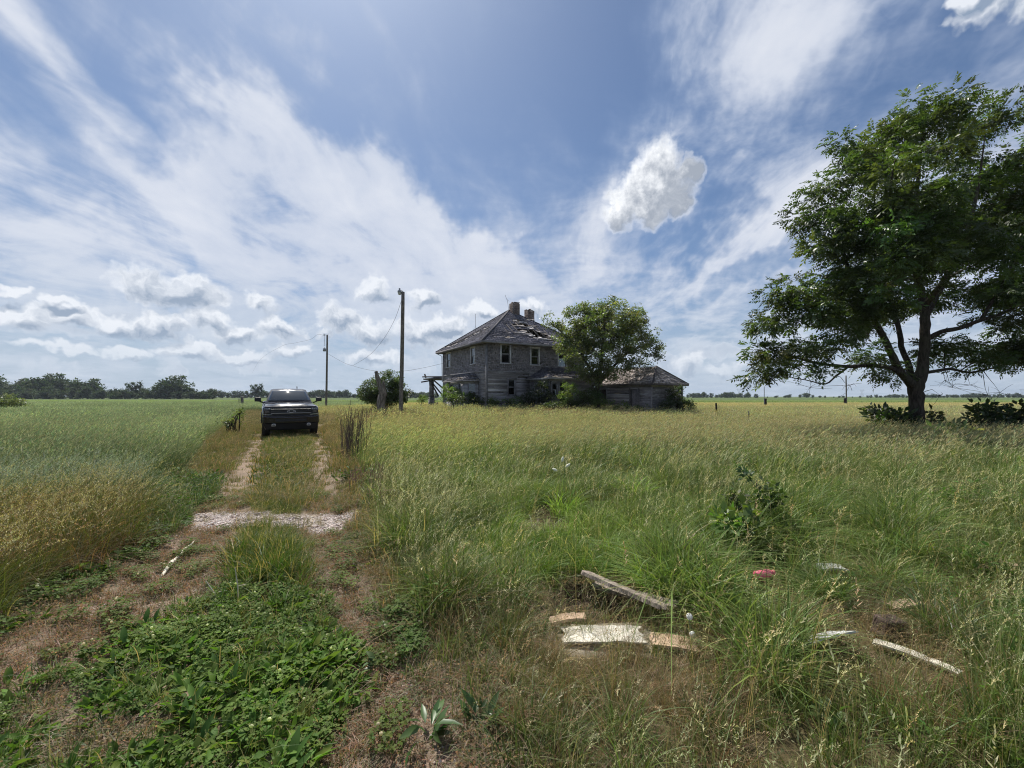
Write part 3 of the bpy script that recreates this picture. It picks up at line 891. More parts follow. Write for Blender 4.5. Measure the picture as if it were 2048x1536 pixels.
    put(gd & (u < 0.48), 'dry', 0.85 + 0.35 * n2, W(0.70, 0.56, 0.38) * (0.55 + 0.7 * n2[:, None]))
    put(gd, 'tall', 0.7 + 0.5 * n1, W(0.80, 0.78, 0.5))
    put(left & (y < 3.4) & (u < 0.72), 'rusty', 1.3, one)
    put(left & (y < 4.6) & (u < 0.25), 'rusty', 1.3, one)
    put(left & (y < 4.6) & (u < 0.5), 'broad', 1.0, W(1, 1, 0.9))
    put(left & (y < 4.6) & (u < 0.78), 'clov', 1.2, W(1.0, 1.0, 0.9))
    put(left & (y < 4.6), 'broad', 0.9, W(1, 1, 0.9))
    lw = left & (y < 8.5) & (px > 300) & (px < 470)
    put(lw & (u < 0.30), 'broad', 1.15 if lod == 0 else 0.7, W(0.8, 0.85, 0.9))
    put(lw & (u < 0.5), 'herb', 0.8, W(0.75, 0.8, 0.8))
    put(lw & (u < 0.72), 'tall', 0.6, W(0.9, 0.95, 0.8))
    put(lw, 'short', 1.3, one)
    # strip between the ruts
    ms = mid & (y < 6)
    put(ms & (y < 3.3) & (u < 0.40), 'clov', 1.0, W(1.0, 1.05, 0.9))
    put(ms & (y < 3.3) & (u < 0.60), 'broad', 0.8, W(1.0, 1.05, 0.9))
    put(ms & (y < 3.6) & (u < 0.42), 'clov', 1.0, W(1.0, 1.05, 0.9))
    put(ms & (y < 4.4) & (u > 0.86), 'tall', 0.55, W(1.3, 1.1, 0.75))
    put(ms & (u < 0.9), 'short', 1.45 - 0.75 * sstep(y, 4.0, 4.9), W(1.15, 1.15, 0.75))
    put(ms, 'tall', 0.6, W(1.2, 1.1, 0.8))
    put(mid & (y < 11) & (u < 0.30), 'broad', 0.55, W(1.1, 1.0, 0.9))
    put(mid & (y < 11) & (u < 0.75), 'short', 1.25, W(1.4, 1.15, 0.9))
    put(mid & (y < 11), 'dry', 0.7, W(0.9, 0.95, 0.9))
    put(mid & (y < 48) & (u < 0.8), 'short', 0.9, W(1.45, 1.25, 1.2))
    put(mid & (y < 48), 'dry', 0.4, W(0.8, 0.82, 0.85))
    # verge left of the drive further on: dry reddish
    vg = left & (xl - x < 0.10 * y + 0.5) & (y < 45)
    put(vg & (u < 0.40), 'dry', 0.62, W(0.72, 0.68, 0.66))
    put(vg, 'short', 1.0, W(1.5, 1.2, 1.15))
    # left meadow, grey green, ruffled
    k = 0.50 + 1.15 * n3 + 0.4 * (n2 - 0.5)
    lf = left
    put(lf & (u < 0.25) & (y < 20) & (n2 > 0.5), 'herb' if lod == 0 else 'lush', 0.9, W(0.9, 1.0, 1.0))
    put(lf & (u < 0.80) & (y < 85), 'tall', 1.0, (W(0.60, 0.78, 0.80) * k[:, None]))
    put(lf & (y < 85) & (n1 > 0.5) & (u < 0.9), 'dry', 1.0, W(0.72, 0.85, 0.92) * k[:, None])
    put(lf & (y < 85), 'tall', 0.9, W(0.85, 1.1, 0.85) * k[:, None])
    # right side
    vr = right & (x - xr < 0.35 + 0.05 * y) & (y < 30)
    put(vr & (u < 0.5), 'short', 1.1, W(1.5, 1.15, 1.0))
    put(vr & (u < 0.7) & (y < 9), 'broad', 0.8, W(1.3, 1.1, 1.0))
    put(vr, 'dry', 0.7, W(0.9, 0.85, 0.8))
    dr_ = inside(x + wb, y + wb, DRYR)
    put(dr_ & (u < 0.42), 'dry', 0.70, W(0.92, 0.80, 0.74))
    put(dr_ & (u < 0.52), 'rusty', 1.5, one)
    put(dr_ & (u < 0.66), 'lush', 0.6, W(0.9, 0.9, 0.9))
    put(dr_ & (u < 0.80), 'short', 1.2, W(1, 1, 0.9))
    put(dr_, 'tall', 0.65, W(1, 1, 0.9))
    lu = inside(x + wb, y + wb, LUSH)
    put(lu & (u < 0.30), 'lush', 0.6, W(1.25, 1.4, 0.9))
    put(lu & (u < 0.85), 'short', 1.35, W(1.3, 1.5, 0.9))
    put(lu, 'tall', 0.7, W(1.1, 1.2, 0.8))
    ry = right & (y < 14)
    n4, n5 = fbm(x, y, 0.9, 21, 3), fbm(x, y, 1.6, 22, 3)
    hs = 0.55 + 0.95 * sstep(n5, 0.28, 0.72)                     # uneven heights
    edge = 1 - sstep(y, 8, 14)
    bd = px < 1150
    put(ry & (n5 < 0.33) & (u < 0.55) & (y < 9), 'none', 1, one, 0)
    lz = np.exp(-((px - 1210) / 260) ** 2 - ((y - 4.8) / 1.8) ** 2)
    put(ry & (u < lz * 0.75) & (y > 3.3), 'lush', 0.62 + 0.3 * n5, W(1.55, 1.65, 1.1) * (0.85 + 0.3 * n2[:, None]))
    put(ry & (n4 > 0.47) & (u < 0.80 * edge * sstep(y, 1.2, 3.6)) & (px > 920) & (y > 2.2), 'lush', hs * 0.90, W(1.0, 1.05, 0.9) * (0.72 + 0.6 * n2[:, None]))
    put(ry & (n4 < 0.36) & (u < 0.40 * edge), 'herb', hs * 0.85, W(1.0, 1.05, 0.95))
    put(ry & (y < 4) & (u < 0.16) & (n4 > 0.5), 'herb', hs * 0.6, W(1.1, 1.1, 0.9))
    put(ry & (u < 0.16 + 0.10 * (y < 4) + 0.5 * (n1 - 0.5)), 'dry', 0.75 * hs, W(0.95, 0.92, 0.85))
    put(ry & bd & (y < 3.4) & (u < 0.30), 'dry', 0.7, W(0.95, 0.9, 0.85))
    put(ry & (y < 8) & (u < 0.40), 'short', 1.5 * hs, W(1.1, 1.2, 0.9))
    put(ry & (y < 8), 'tall', 0.80 * hs, W(1.0, 1.08, 0.85) * (0.75 + 0.5 * n2[:, None]))
    # further right: straw coloured heads over green, more straw towards the house
    st = sstep(y, 7, 20) * 0.5 + (n1 - 0.5) * 0.9 + 0.10 + 0.16 * sstep(y, 20, 30)
    yg = np.exp(-((px - 860) / 150) ** 2 - ((y - 11) / 5) ** 2)
    red = np.exp(-((px - 1080) / 130) ** 2 - ((y - 29.5) / 2.0) ** 2) + np.exp(-((px - 740) / 70) ** 2 - ((y - 25) / 3) ** 2) * 0.8
    fr = right & (y < 85)
    gray = sstep(px, 1500, 1900)[:, None]
    put(fr & (u < red * 0.95), 'dry', 0.9, W(0.85, 0.66, 0.60))
    put(fr & (u < np.clip(st - 0.08, 0.06, 0.55)) & (y < 48), 'dry', 0.98, W(1.0, 1.0, 0.85) * (1 - 0.12 * gray))
    put(fr & (y < 48), 'tall', 0.95, (W(1.0, 1.10, 0.85) + W(0.10, 0.22, 0.0) * yg[:, None]) * (0.75 + 0.5 * n3[:, None]))
    put(fr, 'tall', 0.72, W(1.25, 1.2, 0.95) * (0.8 + 0.4 * n3[:, None]))
    put((y >= 85), 'crop', 0.62, W(0.85, 1.15, 0.7) * (0.85 + 0.3 * n3[:, None]))

for lod, (y0, y1, dn) in enumerate(((0.75, 7.5, 110), (7.5, 22, 26), (22, 85, 5.5))):
    x, y = cand(y0, y1, dn)
    plan(x, y, lod)
x, y = cand(0.75, 6.5, 90); k = (x < 0.0 + 0.02 * y)  & (x > -1.25 * y - 1)
plan(x[k], y[k], 0)
x, y = cand(85, 150, 0.9)
plan(x, y, 2)

LAB = {'tall': ('meadow_grass', 'tall green grass with pale seed heads leaning in the wind', 'grass', tall),
       'dry': ('dry_grass', 'golden and straw coloured dry grass standing among the green', 'dry grass', dry),
       'short': ('short_grass', 'short fresh green grass along and between the wheel ruts', 'short grass', short),
       'clov': ('clover', 'low clover with small round white flowers beside the ruts', 'clover', clov),
       'broad': ('broadleaf_weeds', 'low broad leaved dark green weeds at the near end of the drive', 'weeds', broad),
       'lush': ('lush_grass', 'broad bladed fresh green grass arching in clumps on the right', 'lush grass', lush),
       'herb': ('tall_weeds', 'upright leafy green weeds mixed into the tall grass', 'tall weeds', [herb] * 3),
       'litt': ('plant_litter', 'brown bits of dead leaves and stems lying in the wheel ruts', 'plant litter', [litt] * 3),
       'rusty': ('withered_stubble', 'withered reddish brown stubble covering the bare drive edges', 'stubble', [rusty] * 3),
       'peb': ('gravel', 'pale pinkish gravel lying across the drive', 'gravel', [peb] * 3),
       'peb2': ('soil_stones', 'small brown stones and crumbs on the bare wheel ruts', 'stones', [peb2] * 3),
       'crop': ('young_crop', 'bright green young crop in the field beyond the meadow', 'crop', [tall[2]] * 3)}
for key, (nm, lab, cat_, V3) in LAB.items():
    X, Y_, S, T_, VV, variants = [], [], [], [], [], []
    for lod in range(3):
        src = V3[min(lod, len(V3) - 1)]
        lst = acc.get((key, lod))
        if not lst: continue
        o0 = len(variants) if src not in [v for v in [variants]] else 0
        variants = variants + src
        for (x, y, s, t_) in lst:
            X.append(x); Y_.append(y); S.append(s); T_.append(t_); VV.append(o0 + rng.integers(0, len(src), len(x)))
    if X:
        X, Y_, S, T_, VV = map(np.concatenate, (X, Y_, S, T_, VV))
        if key in ('short', 'clov', 'broad', 'rusty', 'litt'):
            far_ = np.maximum(1, Y_ / 22.0)
            scatter(nm, variants, X, Y_, S, T_, lab, cat_, VV, sxy=far_[:, None])
        else:
            scatter(nm, variants, X, Y_, S, T_, lab, cat_, VV)
        print(nm, len(X))
# ------------------------------------------------------------------ materials of the buildings
def wood_mat(name, scale=(1, 1, 1), flake=0.0, flakec=(0.5, 0.5, 0.5), rough=0.9, dirt=0.5):
    m, t, b = mat(name, rough, 0.15)
    c = attr(t, 'bcol')
    P_ = obj_coord(t, scale)
    n1 = noise(t, P_, 1.1, 5, 0.6); n2 = noise(t, P_, 9.0, 5, 0.65)
    c = mixc(t, 1.0, c, mixc(t, n1.ss(0.3, 0.7), (1 - dirt * 0.6,) * 3, (1 + dirt * 0.5,) * 3), 'MULTIPLY')
    if flake:
        k = (n2 * 0.6 + n1 * 0.5).ss(0.70 - flake * 0.22, 0.76 - flake * 0.20)
        c = mixc(t, k * 0.85, c, flakec)
    c = mixc(t, 1.0, c, mixc(t, n2.ss(0.3, 0.7), (0.8,) * 3, (1.2,) * 3), 'MULTIPLY')
    t.links.new(c.s, b.inputs['Base Color'])
    bump(t, b, n2, 0.4, 0.01)
    return m
W_CLAP = wood_mat('weathered_clapboard', (0.5, 0.5, 5.0), 0.42, (0.46, 0.46, 0.48))
W_SHIN = wood_mat('weathered_shingle', (1.6, 1.6, 2.4), 0.30, (0.30, 0.29, 0.30))
W_TRIM = wood_mat('worn_white_trim', (1, 1, 1), 0, dirt=0.35)
W_BARE = wood_mat('bare_grey_wood', (1, 1, 1), 0, dirt=0.6)
W_ROOF = wood_mat('old_roof_shingle', (0.8, 0.8, 0.8), 0, dirt=0.55, rough=0.85)
W_BRK = wood_mat('chimney_brick', (1, 1, 1), 0, dirt=0.7)
DARK = plain('dark_interior_plaster', (0.07, 0.065, 0.06), 0.95, 0.1)
def glass_mat(name, tr=0.55, tint=(0.5, 0.55, 0.55), rough=0.06):
    m = bpy.data.materials.new(name); m.use_nodes = True; t = m.node_tree; t.nodes.clear()
    o = t.nodes.new('ShaderNodeOutputMaterial'); g = t.nodes.new('ShaderNodeBsdfGlossy'); x = t.nodes.new('ShaderNodeBsdfTransparent')
    g.inputs['Roughness'].default_value = rough; g.inputs['Color'].default_value = (0.9, 0.95, 1, 1)
    x.inputs['Color'].default_value = (*tint, 1)
    f = t.nodes.new('ShaderNodeFresnel'); f.inputs['IOR'].default_value = 1.6
    k = N(t, f.outputs[0]) * 1.2 + 0.02
    mx = t.nodes.new('ShaderNodeMixShader'); t.links.new(k.clamp().s, mx.inputs[0])
    t.links.new(x.outputs[0], mx.inputs[1]); t.links.new(g.outputs[0], mx.inputs[2]); t.links.new(mx.outputs[0], o.inputs[0])
    return m
GLASS = glass_mat('dusty_window_glass')

class CB(Acc):
    """coloured boxes"""
    BF = np.array(MB.BF)
    def hexa(s, vs, c): s.put(np.array([tuple(v) for v in vs], dtype=float), s.BF, np.asarray(c, dtype=float)); return s
    def box(s, a, b, c):
        (x0, y0, z0), (x1, y1, z1) = a, b
        x0, x1 = min(x0, x1), max(x0, x1); y0, y1 = min(y0, y1), max(y0, y1); z0, z1 = min(z0, z1), max(z0, z1)
        return s.hexa([(x0, y0, z0), (x1, y0, z0), (x1, y1, z0), (x0, y1, z0), (x0, y0, z1), (x1, y0, z1), (x1, y1, z1), (x0, y1, z1)], c)
    def beam(s, p, q, w, h, c, up=(0, 0, 1)):
        m_ = MB(); m_.beam(p, q, w, h, up); return s.hexa(m_.v, c)
    def build(s, name, m, parent=None, kind=None):
        return link(name, s.mesh(name, m), parent, kind)

rj = lambda c, v=0.15: np.asarray(c, dtype=float) * rng.uniform(1 - v, 1 + v)

class Frame:
    """local frame of a building and the wall planes in it"""
    def __init__(s, x, y, z, deg):
        s.M = Matrix.Translation((x, y, z)) @ Matrix.Rotation(R(deg), 4, 'Z'); s.I = s.M.inverted()
        s.loc, s.deg = (x, y, z), deg
    def hit(s, px, py, ax, c):
        o = s.I @ Vector((0, 0, EYE)); d_ = s.I.to_3x3() @ Vector(((px - HX) / F, 1, (HY - py) / F))
        k = (c - o[ax]) / d_[ax]; return o + d_ * k

def wall(cb, axis_, c, out, u0, u1, z0, z1, holes, th=0.12, colr=(0.13, 0.12, 0.115)):
    """wall slab with openings: axis_ is the constant axis (0 = X, 1 = Y) at value c, out = +-1 outward; thickness goes inward"""
    us = sorted({u0, u1, *[h[0] for h in holes], *[h[1] for h in holes]}); zs = sorted({z0, z1, *[h[2] for h in holes], *[h[3] for h in holes]})
    us = [u for u in us if u0 <= u <= u1]; zs = [z for z in zs if z0 <= z <= z1]
    for a, b in zip(us[:-1], us[1:]):
        run = None
        for p, q_ in zip(zs[:-1], zs[1:]):
            um, zm = (a + b) / 2, (p + q_) / 2
            if any(h[0] < um < h[1] and h[2] < zm < h[3] for h in holes): continue
            if axis_ == 0: cb.box((c, a, p), (c - out * th, b, q_), colr)
            else: cb.box((a, c, p), (b, c - out * th, q_), colr)

def boards(cb, axis_, c, out, u0, u1, z0, z1, holes, colr, expo=0.115, piece=None, miss=0.03, thick=0.018, colfn=None):
    """overlapping clapboards (or separate shingles when piece is given) clipped at the openings"""
    z = z0; row = 0
    while z < z1 - 0.02:
        zt = min(z + expo * 1.12, z1)
        cuts = [(u0, u1)]
        for h in holes:
            if h[2] < z + expo * 0.6 and h[3] > z + expo * 0.3:
                nc = []
                for a, b in cuts:
                    if h[1] <= a or h[0] >= b: nc.append((a, b))
                    else:
                        if h[0] > a: nc.append((a, h[0]))
                        if h[1] < b: nc.append((h[1], b))
                cuts = nc
        for a, b in cuts:
            u = a - (rng.uniform(0, piece) if piece else 0)
            while u < b - 0.01:
                ln = piece * rng.uniform(0.6, 1.3) if piece else rng.uniform(1.4, 4.2)
                v0, v1 = max(u, a), min(u + ln - (0.006 if piece else 0.004), b)
                u += ln
                if v1 - v0 < 0.02 or rng.random() < miss: continue
                cc_ = rj(colr, 0.22)
                if colfn is not None: cc_ = colfn((v0 + v1) / 2, z, cc_)
                dz0 = rng.normal(0, 0.004 if piece else 0.003); dz1 = dz0 + (0 if piece else rng.normal(0, 0.006))
                o0, o1 = out * (thick + 0.010 + abs(rng.normal(0, 0.003))), out * 0.004
                zb = z + (rng.uniform(-0.012, 0.012) if piece else 0)
                def P3(uu, off, zz_): return (c + off, uu, zz_) if axis_ == 0 else (uu, c + off, zz_)
                vs = [P3(v0, 0.001 * out, zb + dz0), P3(v1, 0.001 * out, zb + dz1), P3(v1, o0, zb + dz1), P3(v0, o0, zb + dz0),
                      P3(v0, 0.001 * out, zt + dz0), P3(v1, 0.001 * out, zt + dz1), P3(v1, o1, zt + dz1), P3(v0, o1, zt + dz0)]
                cb.hexa(vs, cc_)
        z += expo; row += 1

def window(parent, axis_, c, out, u0, u1, z0, z1, trim, fw=0.12, upper=True, lower=True, label=None, tc_=(0.62, 0.62, 0.65), sc_=(0.33, 0.33, 0.35), rail=0.5, sky_pale=None):
    """casing with sashes and panes; (u0,u1,z0,z1) is the opening"""
    cb = CB()
    def bx(B, a, b, p, q_, d0, d1, cc_):
        if axis_ == 0: B.box((c + out * d0, a, p), (c + out * d1, b, q_), cc_)
        else: B.box((a, c + out * d0, p), (b, c + out * d1, q_), cc_)
    bx(cb, u0 - fw, u0 - 0.002, z0 - 0.002, z1 + 0.002, -0.05, 0.045, rj(tc_, 0.1)); bx(cb, u1 + 0.002, u1 + fw, z0 - 0.002, z1 + 0.002, -0.05, 0.045, rj(tc_, 0.1))
    bx(cb, u0 - fw - 0.03, u1 + fw + 0.03, z1 + 0.004, z1 + fw * 1.25, -0.05, 0.055, rj(tc_, 0.1)); bx(cb, u0 - fw - 0.03, u1 + fw + 0.03, z0 - 0.075, z0 - 0.004, -0.05, 0.085, rj(tc_, 0.1))
    w = cb.build('window', W_TRIM, parent)
    if label: w['label'] = label
    zm = z0 + (z1 - z0) * rail; s_ = 0.045
    for k, (p, q_, on, dd) in enumerate(((zm, z1, upper, -0.015), (z0, zm, lower, -0.045))):
        S = CB()
        bx(S, u0 + 0.003, u0 + s_, p + 0.002, q_ - 0.003, dd - 0.03, dd, rj(sc_)); bx(S, u1 - s_, u1 - 0.003, p + 0.002, q_ - 0.003, dd - 0.03, dd, rj(sc_))
        bx(S, u0 + s_ + 0.001, u1 - s_ - 0.001, q_ - s_, q_ - 0.004, dd - 0.03, dd, rj(sc_)); bx(S, u0 + s_ + 0.001, u1 - s_ - 0.001, p + 0.003, p + s_, dd - 0.03, dd, rj(sc_))
        S.build('sash', W_TRIM, w)
        if on:
            G_ = MB()
            if axis_ == 0: G_.box((c + out * (dd - 0.018), u0 + s_ - 0.006, p + s_ - 0.006), (c + out * (dd - 0.013), u1 - s_ + 0.006, q_ - s_ + 0.006))
            else: G_.box((u0 + s_ - 0.006, c + out * (dd - 0.018), p + s_ - 0.006), (u1 - s_ + 0.006, c + out * (dd - 0.013), q_ - s_ + 0.006))
            G_.build('pane', GLASS, w)
    if sky_pale:  # pale sheet added behind the glass, imitating bright sky in the pane
        p, q_ = z0 + (z1 - z0) * sky_pale[0], z0 + (z1 - z0) * sky_pale[1]
        G_ = MB()
        if axis_ == 0: G_.box((c - out * 0.10, u0 + 0.01, p), (c - out * 0.106, u1 - 0.01, q_))
        else: G_.box((u0 + 0.01, c - out * 0.10, p), (u1 - 0.01, c - out * 0.106, q_))
        G_.build('sky_pale_sheet', PANE_SKY, w)
    return w
PANE_SKY = plain('pane_sky_pale', (0.62, 0.62, 0.60), 0.9, 0.1)  # sky brightness of the left wall panes, put in as a pale colour

def roof_slope(A, B, RA, RB, colr, holes=lambda s, t: 0, expo=0.15, tab=0.26, thick=0.014, miss=0.02, curl=0.0, boards_w=0.19, colfn=None, sheath=(0.20, 0.175, 0.15), sag=None):
    """shingles (cb), sheathing boards (sb), rafters (rb) of one slope; A,B eave ends, RA,RB top ends"""
    A, B, RA, RB = map(lambda v: Vector(v), (A, B, RA, RB))
    nrm = (B - A).cross(RA - A).normalized()
    if nrm.z < 0: nrm = -nrm
    L = ((RA + RB) / 2 - (A + B) / 2).length; W = (B - A).length
    cb, sb, rb = CB(), CB(), CB()
    def PT(s, t, h=0.0):
        l, r = A.lerp(RA, t), B.lerp(RB, t)
        p = l.lerp(r, s) + nrm * h
        if sag is not None: p = p + Vector((0, 0, sag(s, t)))
        return p
    def width(t): return (B.lerp(RB, t) - A.lerp(RA, t)).length
    nb = int(L / boards_w)
    for i in range(nb):
        t0, t1 = i / nb, (i + 1) / nb - 0.004
        w = width((t0 + t1) / 2); n = max(1, int(w / 0.7))
        for j in range(n):
            s0, s1 = j / n, (j + 1) / n
            if holes((s0 + s1) / 2, (t0 + t1) / 2) > 1.0: continue
            if holes((s0 + s1) / 2, (t0 + t1) / 2) > 0.85 and rng.random() < 0.5: continue
            sb.hexa([PT(s0, t0, -0.025), PT(s1, t0, -0.025), PT(s1, t1, -0.025), PT(s0, t1, -0.025), PT(s0, t0), PT(s1, t0), PT(s1, t1), PT(s0, t1)], rj(sheath, 0.25))
    nr = int(W / 0.6)
    a_, b_ = A, B
    for j in range(nr + 1):
        s = j / nr; p = A.lerp(B, s)
        # rafter runs straight up the slope until it meets the hips
        up = ((RA + RB) / 2 - (A + B) / 2); 
        ua = (RA - A).dot((B - A).normalized()) / W; ub = 1 - (B - RB).dot((B - A).normalized()) / W
        tt = 1.0
        if s < ua: tt = s / max(ua, 1e-6)
        if s > ub: tt = min(tt, (1 - s) / max(1 - ub, 1e-6))
        if tt < 0.08: continue
        d_ = up - (B - A).normalized() * up.dot((B - A).normalized())
        rb.beam(p - nrm * 0.10, p + d_ * (tt * 0.985) - nrm * 0.10, 0.05, 0.13, rj((0.16, 0.14, 0.12)), up=nrm)
    nc = int(L / expo)
    for i in range(nc):
        t0, t1 = i / nc, min(1.0, (i + 1.35) / nc)
        w = width((t0 + t1) / 2); n = max(1, int(w / tab)); off = rng.uniform(0, 1)
        for j in range(-1, n + 1):
            s0, s1 = max(0, (j + off) / n), min(1, (j + off + 1) / n - 0.004 / max(w, .3))
            if s1 - s0 < 0.1 / n: continue
            hv = holes((s0 + s1) / 2, (t0 + t1) / 2)
            if hv > 0.55 + rng.uniform(-0.15, 0.15) or rng.random() < miss: continue
            lift = thick + abs(rng.normal(0, curl)) + (0.03 * rng.random() if hv > 0.25 else 0)
            cc_ = rj(colr, 0.22)
            if colfn is not None: cc_ = colfn((s0 + s1) / 2, t0, cc_)
            jt = rng.normal(0, 0.10) / nc
            cb.hexa([PT(s0, t0 + jt, 0.002), PT(s1, t0 + jt, 0.002), PT(s1, t1, 0.001), PT(s0, t1, 0.001),
                     PT(s0, t0 + jt, lift + 0.008), PT(s1, t0 + jt, lift + 0.008 + rng.normal(0, curl)), PT(s1, t1, 0.006), PT(s0, t1, 0.006)], cc_)
    return cb, sb, rb, PT

# ------------------------------------------------------------------ the farmhouse
HF = Frame(-2.05, 34.12, 0.40, 30)
house = tag(empty('farmhouse', HF.loc, R(30)), 'abandoned two storey farmhouse with grey peeling walls and a torn hipped roof', 'house')
HW, HL, EZ = 10.0, 9.6, 5.62            # widths and the top of the walls above the local ground
g_ = 0.0 - 0.5
def rect(px0, py0, px1, py1, ax, c, sw=False):
    a, b = HF.hit(px0, (py0 + py1) / 2, ax, c), HF.hit(px1, (py0 + py1) / 2, ax, c); k = 1 - ax
    m_ = (px0 + px1) / 2
    return (min(a[k], b[k]), max(a[k], b[k]), HF.hit(m_, py1, ax, c).z, HF.hit(m_, py0, ax, c).z)
f_win = [rect(1003, 690, 1019.5, 726, 1, 0), rect(1062.5, 697, 1077, 729.5, 1, 0), rect(1117, 701, 1131, 733, 1, 0)]
f_low = [rect(1017, 759, 1030, 790, 1, 0)]
l_win = [rect(894, 707, 900.5, 734, 0, 0), rect(942.5, 696, 949.5, 727.5, 0, 0)]
B0, B1 = HF.hit(957, 780, 0, 0).y, HF.hit(908, 780, 0, 0).y       # bay
bayhole = [(B0 + 0.45, B1 - 0.45, 0.7, 2.6)]
BELT = HF.hit(976, 742, 1, 0).z
core = CB()
wall(core, 1, 0, -1, 0, HW, g_, EZ, f_win + f_low)
wall(core, 0, 0, -1, 0.125, HL - 0.125, g_, EZ, l_win + bayhole)
wall(core, 1, HL, 1, 0, HW, g_, EZ, [(2, 3, 3.3, 4.9), (6.5, 7.5, 3.3, 4.9), (3.6, 4.6, 0.1, 2.3)])
wall(core, 0, HW, 1, 0.125, HL - 0.125, g_, EZ, [(2, 3, 3.3, 4.9), (6, 7, 3.3, 4.9)])
core.build('wall', W_BARE, house)
inn = CB()
inn.box((0.13, 0.13, 2.65), (HW - 0.13, HL - 0.13, 2.80), (0.09, 0.08, 0.07))
inn.box((0.13, 0.13, -0.05), (HW - 0.13, HL - 0.13, 0.05), (0.09, 0.08, 0.07))
inn.box((4.9, 0.13, 0.06), (5.0, HL - 0.13, 2.64), (0.16, 0.15, 0.13)); inn.box((4.9, 0.13, 2.81), (5.0, HL - 0.13, EZ - 0.1), (0.16, 0.15, 0.13))
inn.box((0.13, 4.9, 0.06), (4.89, 5.0, 2.64), (0.16, 0.15, 0.13)); inn.box((0.13, 4.9, 2.81), (4.89, 5.0, EZ - 0.1), (0.16, 0.15, 0.13))
inn.build('interior_wall', W_BARE, house)
lowc = (0.30, 0.285, 0.30)
def flick(u, z, c_):
    # a stretch of the front wall keeps most of its white paint
    k = math.exp(-((u - 0.9) / 1.1) ** 2 - ((z - 1.5) / 0.9) ** 2)
    return c_ + (np.array([0.26, 0.26, 0.27]) if rng.random() < k * 0.75 else 0)
sd1 = CB()
boards(sd1, 1, 0, -1, 0.09, 4.05, -0.3, BELT, f_low, lowc, miss=0.05, colfn=flick)
boards(sd1, 1, 0, -1, 4.05, HW - 0.09, 2.2, BELT, f_low, lowc, miss=0.05)
sd1.build('clapboard_siding', W_CLAP, house, 'stuff')
sd2 = CB()
boards(sd2, 0, 0, -1, 0.09, B0 + 0.02, -0.3, BELT, [], lowc, miss=0.04); boards(sd2, 0, 0, -1, B1 - 0.02, HL - 0.09, -0.3, BELT, [], lowc, miss=0.04)
boards(sd2, 0, 0, -1, B0, B1, 2.9, BELT, [], lowc, miss=0.04)
sd2.build('clapboard_siding', W_CLAP, house, 'stuff')
up = CB(); boards(up, 1, 0, -1, 0.09, HW - 0.09, BELT + 0.06, EZ, f_win, (0.265, 0.25, 0.27), 0.135, 0.17, miss=0.025)
up.build('shingle_siding', W_SHIN, house, 'stuff')
up = CB(); boards(up, 0, 0, -1, 0.09, HL - 0.09, BELT + 0.06, EZ, l_win, (0.265, 0.25, 0.27), 0.135, 0.17, miss=0.025)
up.build('shingle_siding', W_SHIN, house, 'stuff')
up = CB(); boards(up, 1, HL, 1, 0.09, HW - 0.09, -0.3, EZ, [(2, 3, 3.3, 4.9), (6.5, 7.5, 3.3, 4.9), (3.6, 4.6, 0.1, 2.3)], lowc, 0.16)
boards(up, 0, HW, 1, 0.09, HL - 0.09, -0.3, EZ, [(2, 3, 3.3, 4.9), (6, 7, 3.3, 4.9)], lowc, 0.16)
up.build('clapboard_siding', W_CLAP, house, 'stuff')
bt = CB(); tw = (0.24, 0.235, 0.245)
bt.box((0.09, -0.055, BELT - 0.03), (HW - 0.09, -0.004, BELT + 0.05), rj(tw)); bt.box((-0.055, 0.09, BELT - 0.03), (-0.004, HL - 0.09, BELT + 0.05), rj(tw))
bt.build('belt_board', W_TRIM, house)
for (x, y) in ((0, 0), (HW, 0), (0, HL), (HW, HL)):
    cbx = CB(); sx, sy = (-1 if x == 0 else 1), (-1 if y == 0 else 1)
    cbx.box((x + sx * 0.05, y + sy * 0.05, g_), (x - sx * 0.087, y + sy * 0.001, EZ - 0.01), rj((0.22, 0.215, 0.225)))
    cbx.box((x + sx * 0.05, y + sy * 0.000, g_), (x + sx * 0.001, y - sy * 0.087, EZ - 0.01), rj((0.22, 0.215, 0.225)))
    cbx.build('corner_board', W_TRIM, house)
window(house, 1, 0, -1, *f_win[0], None, upper=True, lower=False, label='upper window with a broken sash and white casing', rail=0.5)
window(house, 1, 0, -1, *f_win[1], None, upper=True, lower=True, sky_pale=(0.62, 0.98) if False else None)
window(house, 1, 0, -1, *f_win[2], None, upper=False, lower=True)
window(house, 1, 0, -1, *f_low[0], None, fw=0.10, upper=True, lower=False, tc_=(0.20, 0.19, 0.20), label='lower window with a bare grey casing')
window(house, 0, 0, -1, *l_win[0], None, upper=True, lower=True, sky_pale=(0.5, 0.98))
window(house, 0, 0, -1, *l_win[1], None, upper=True, lower=True, sky_pale=(0.42, 0.86))
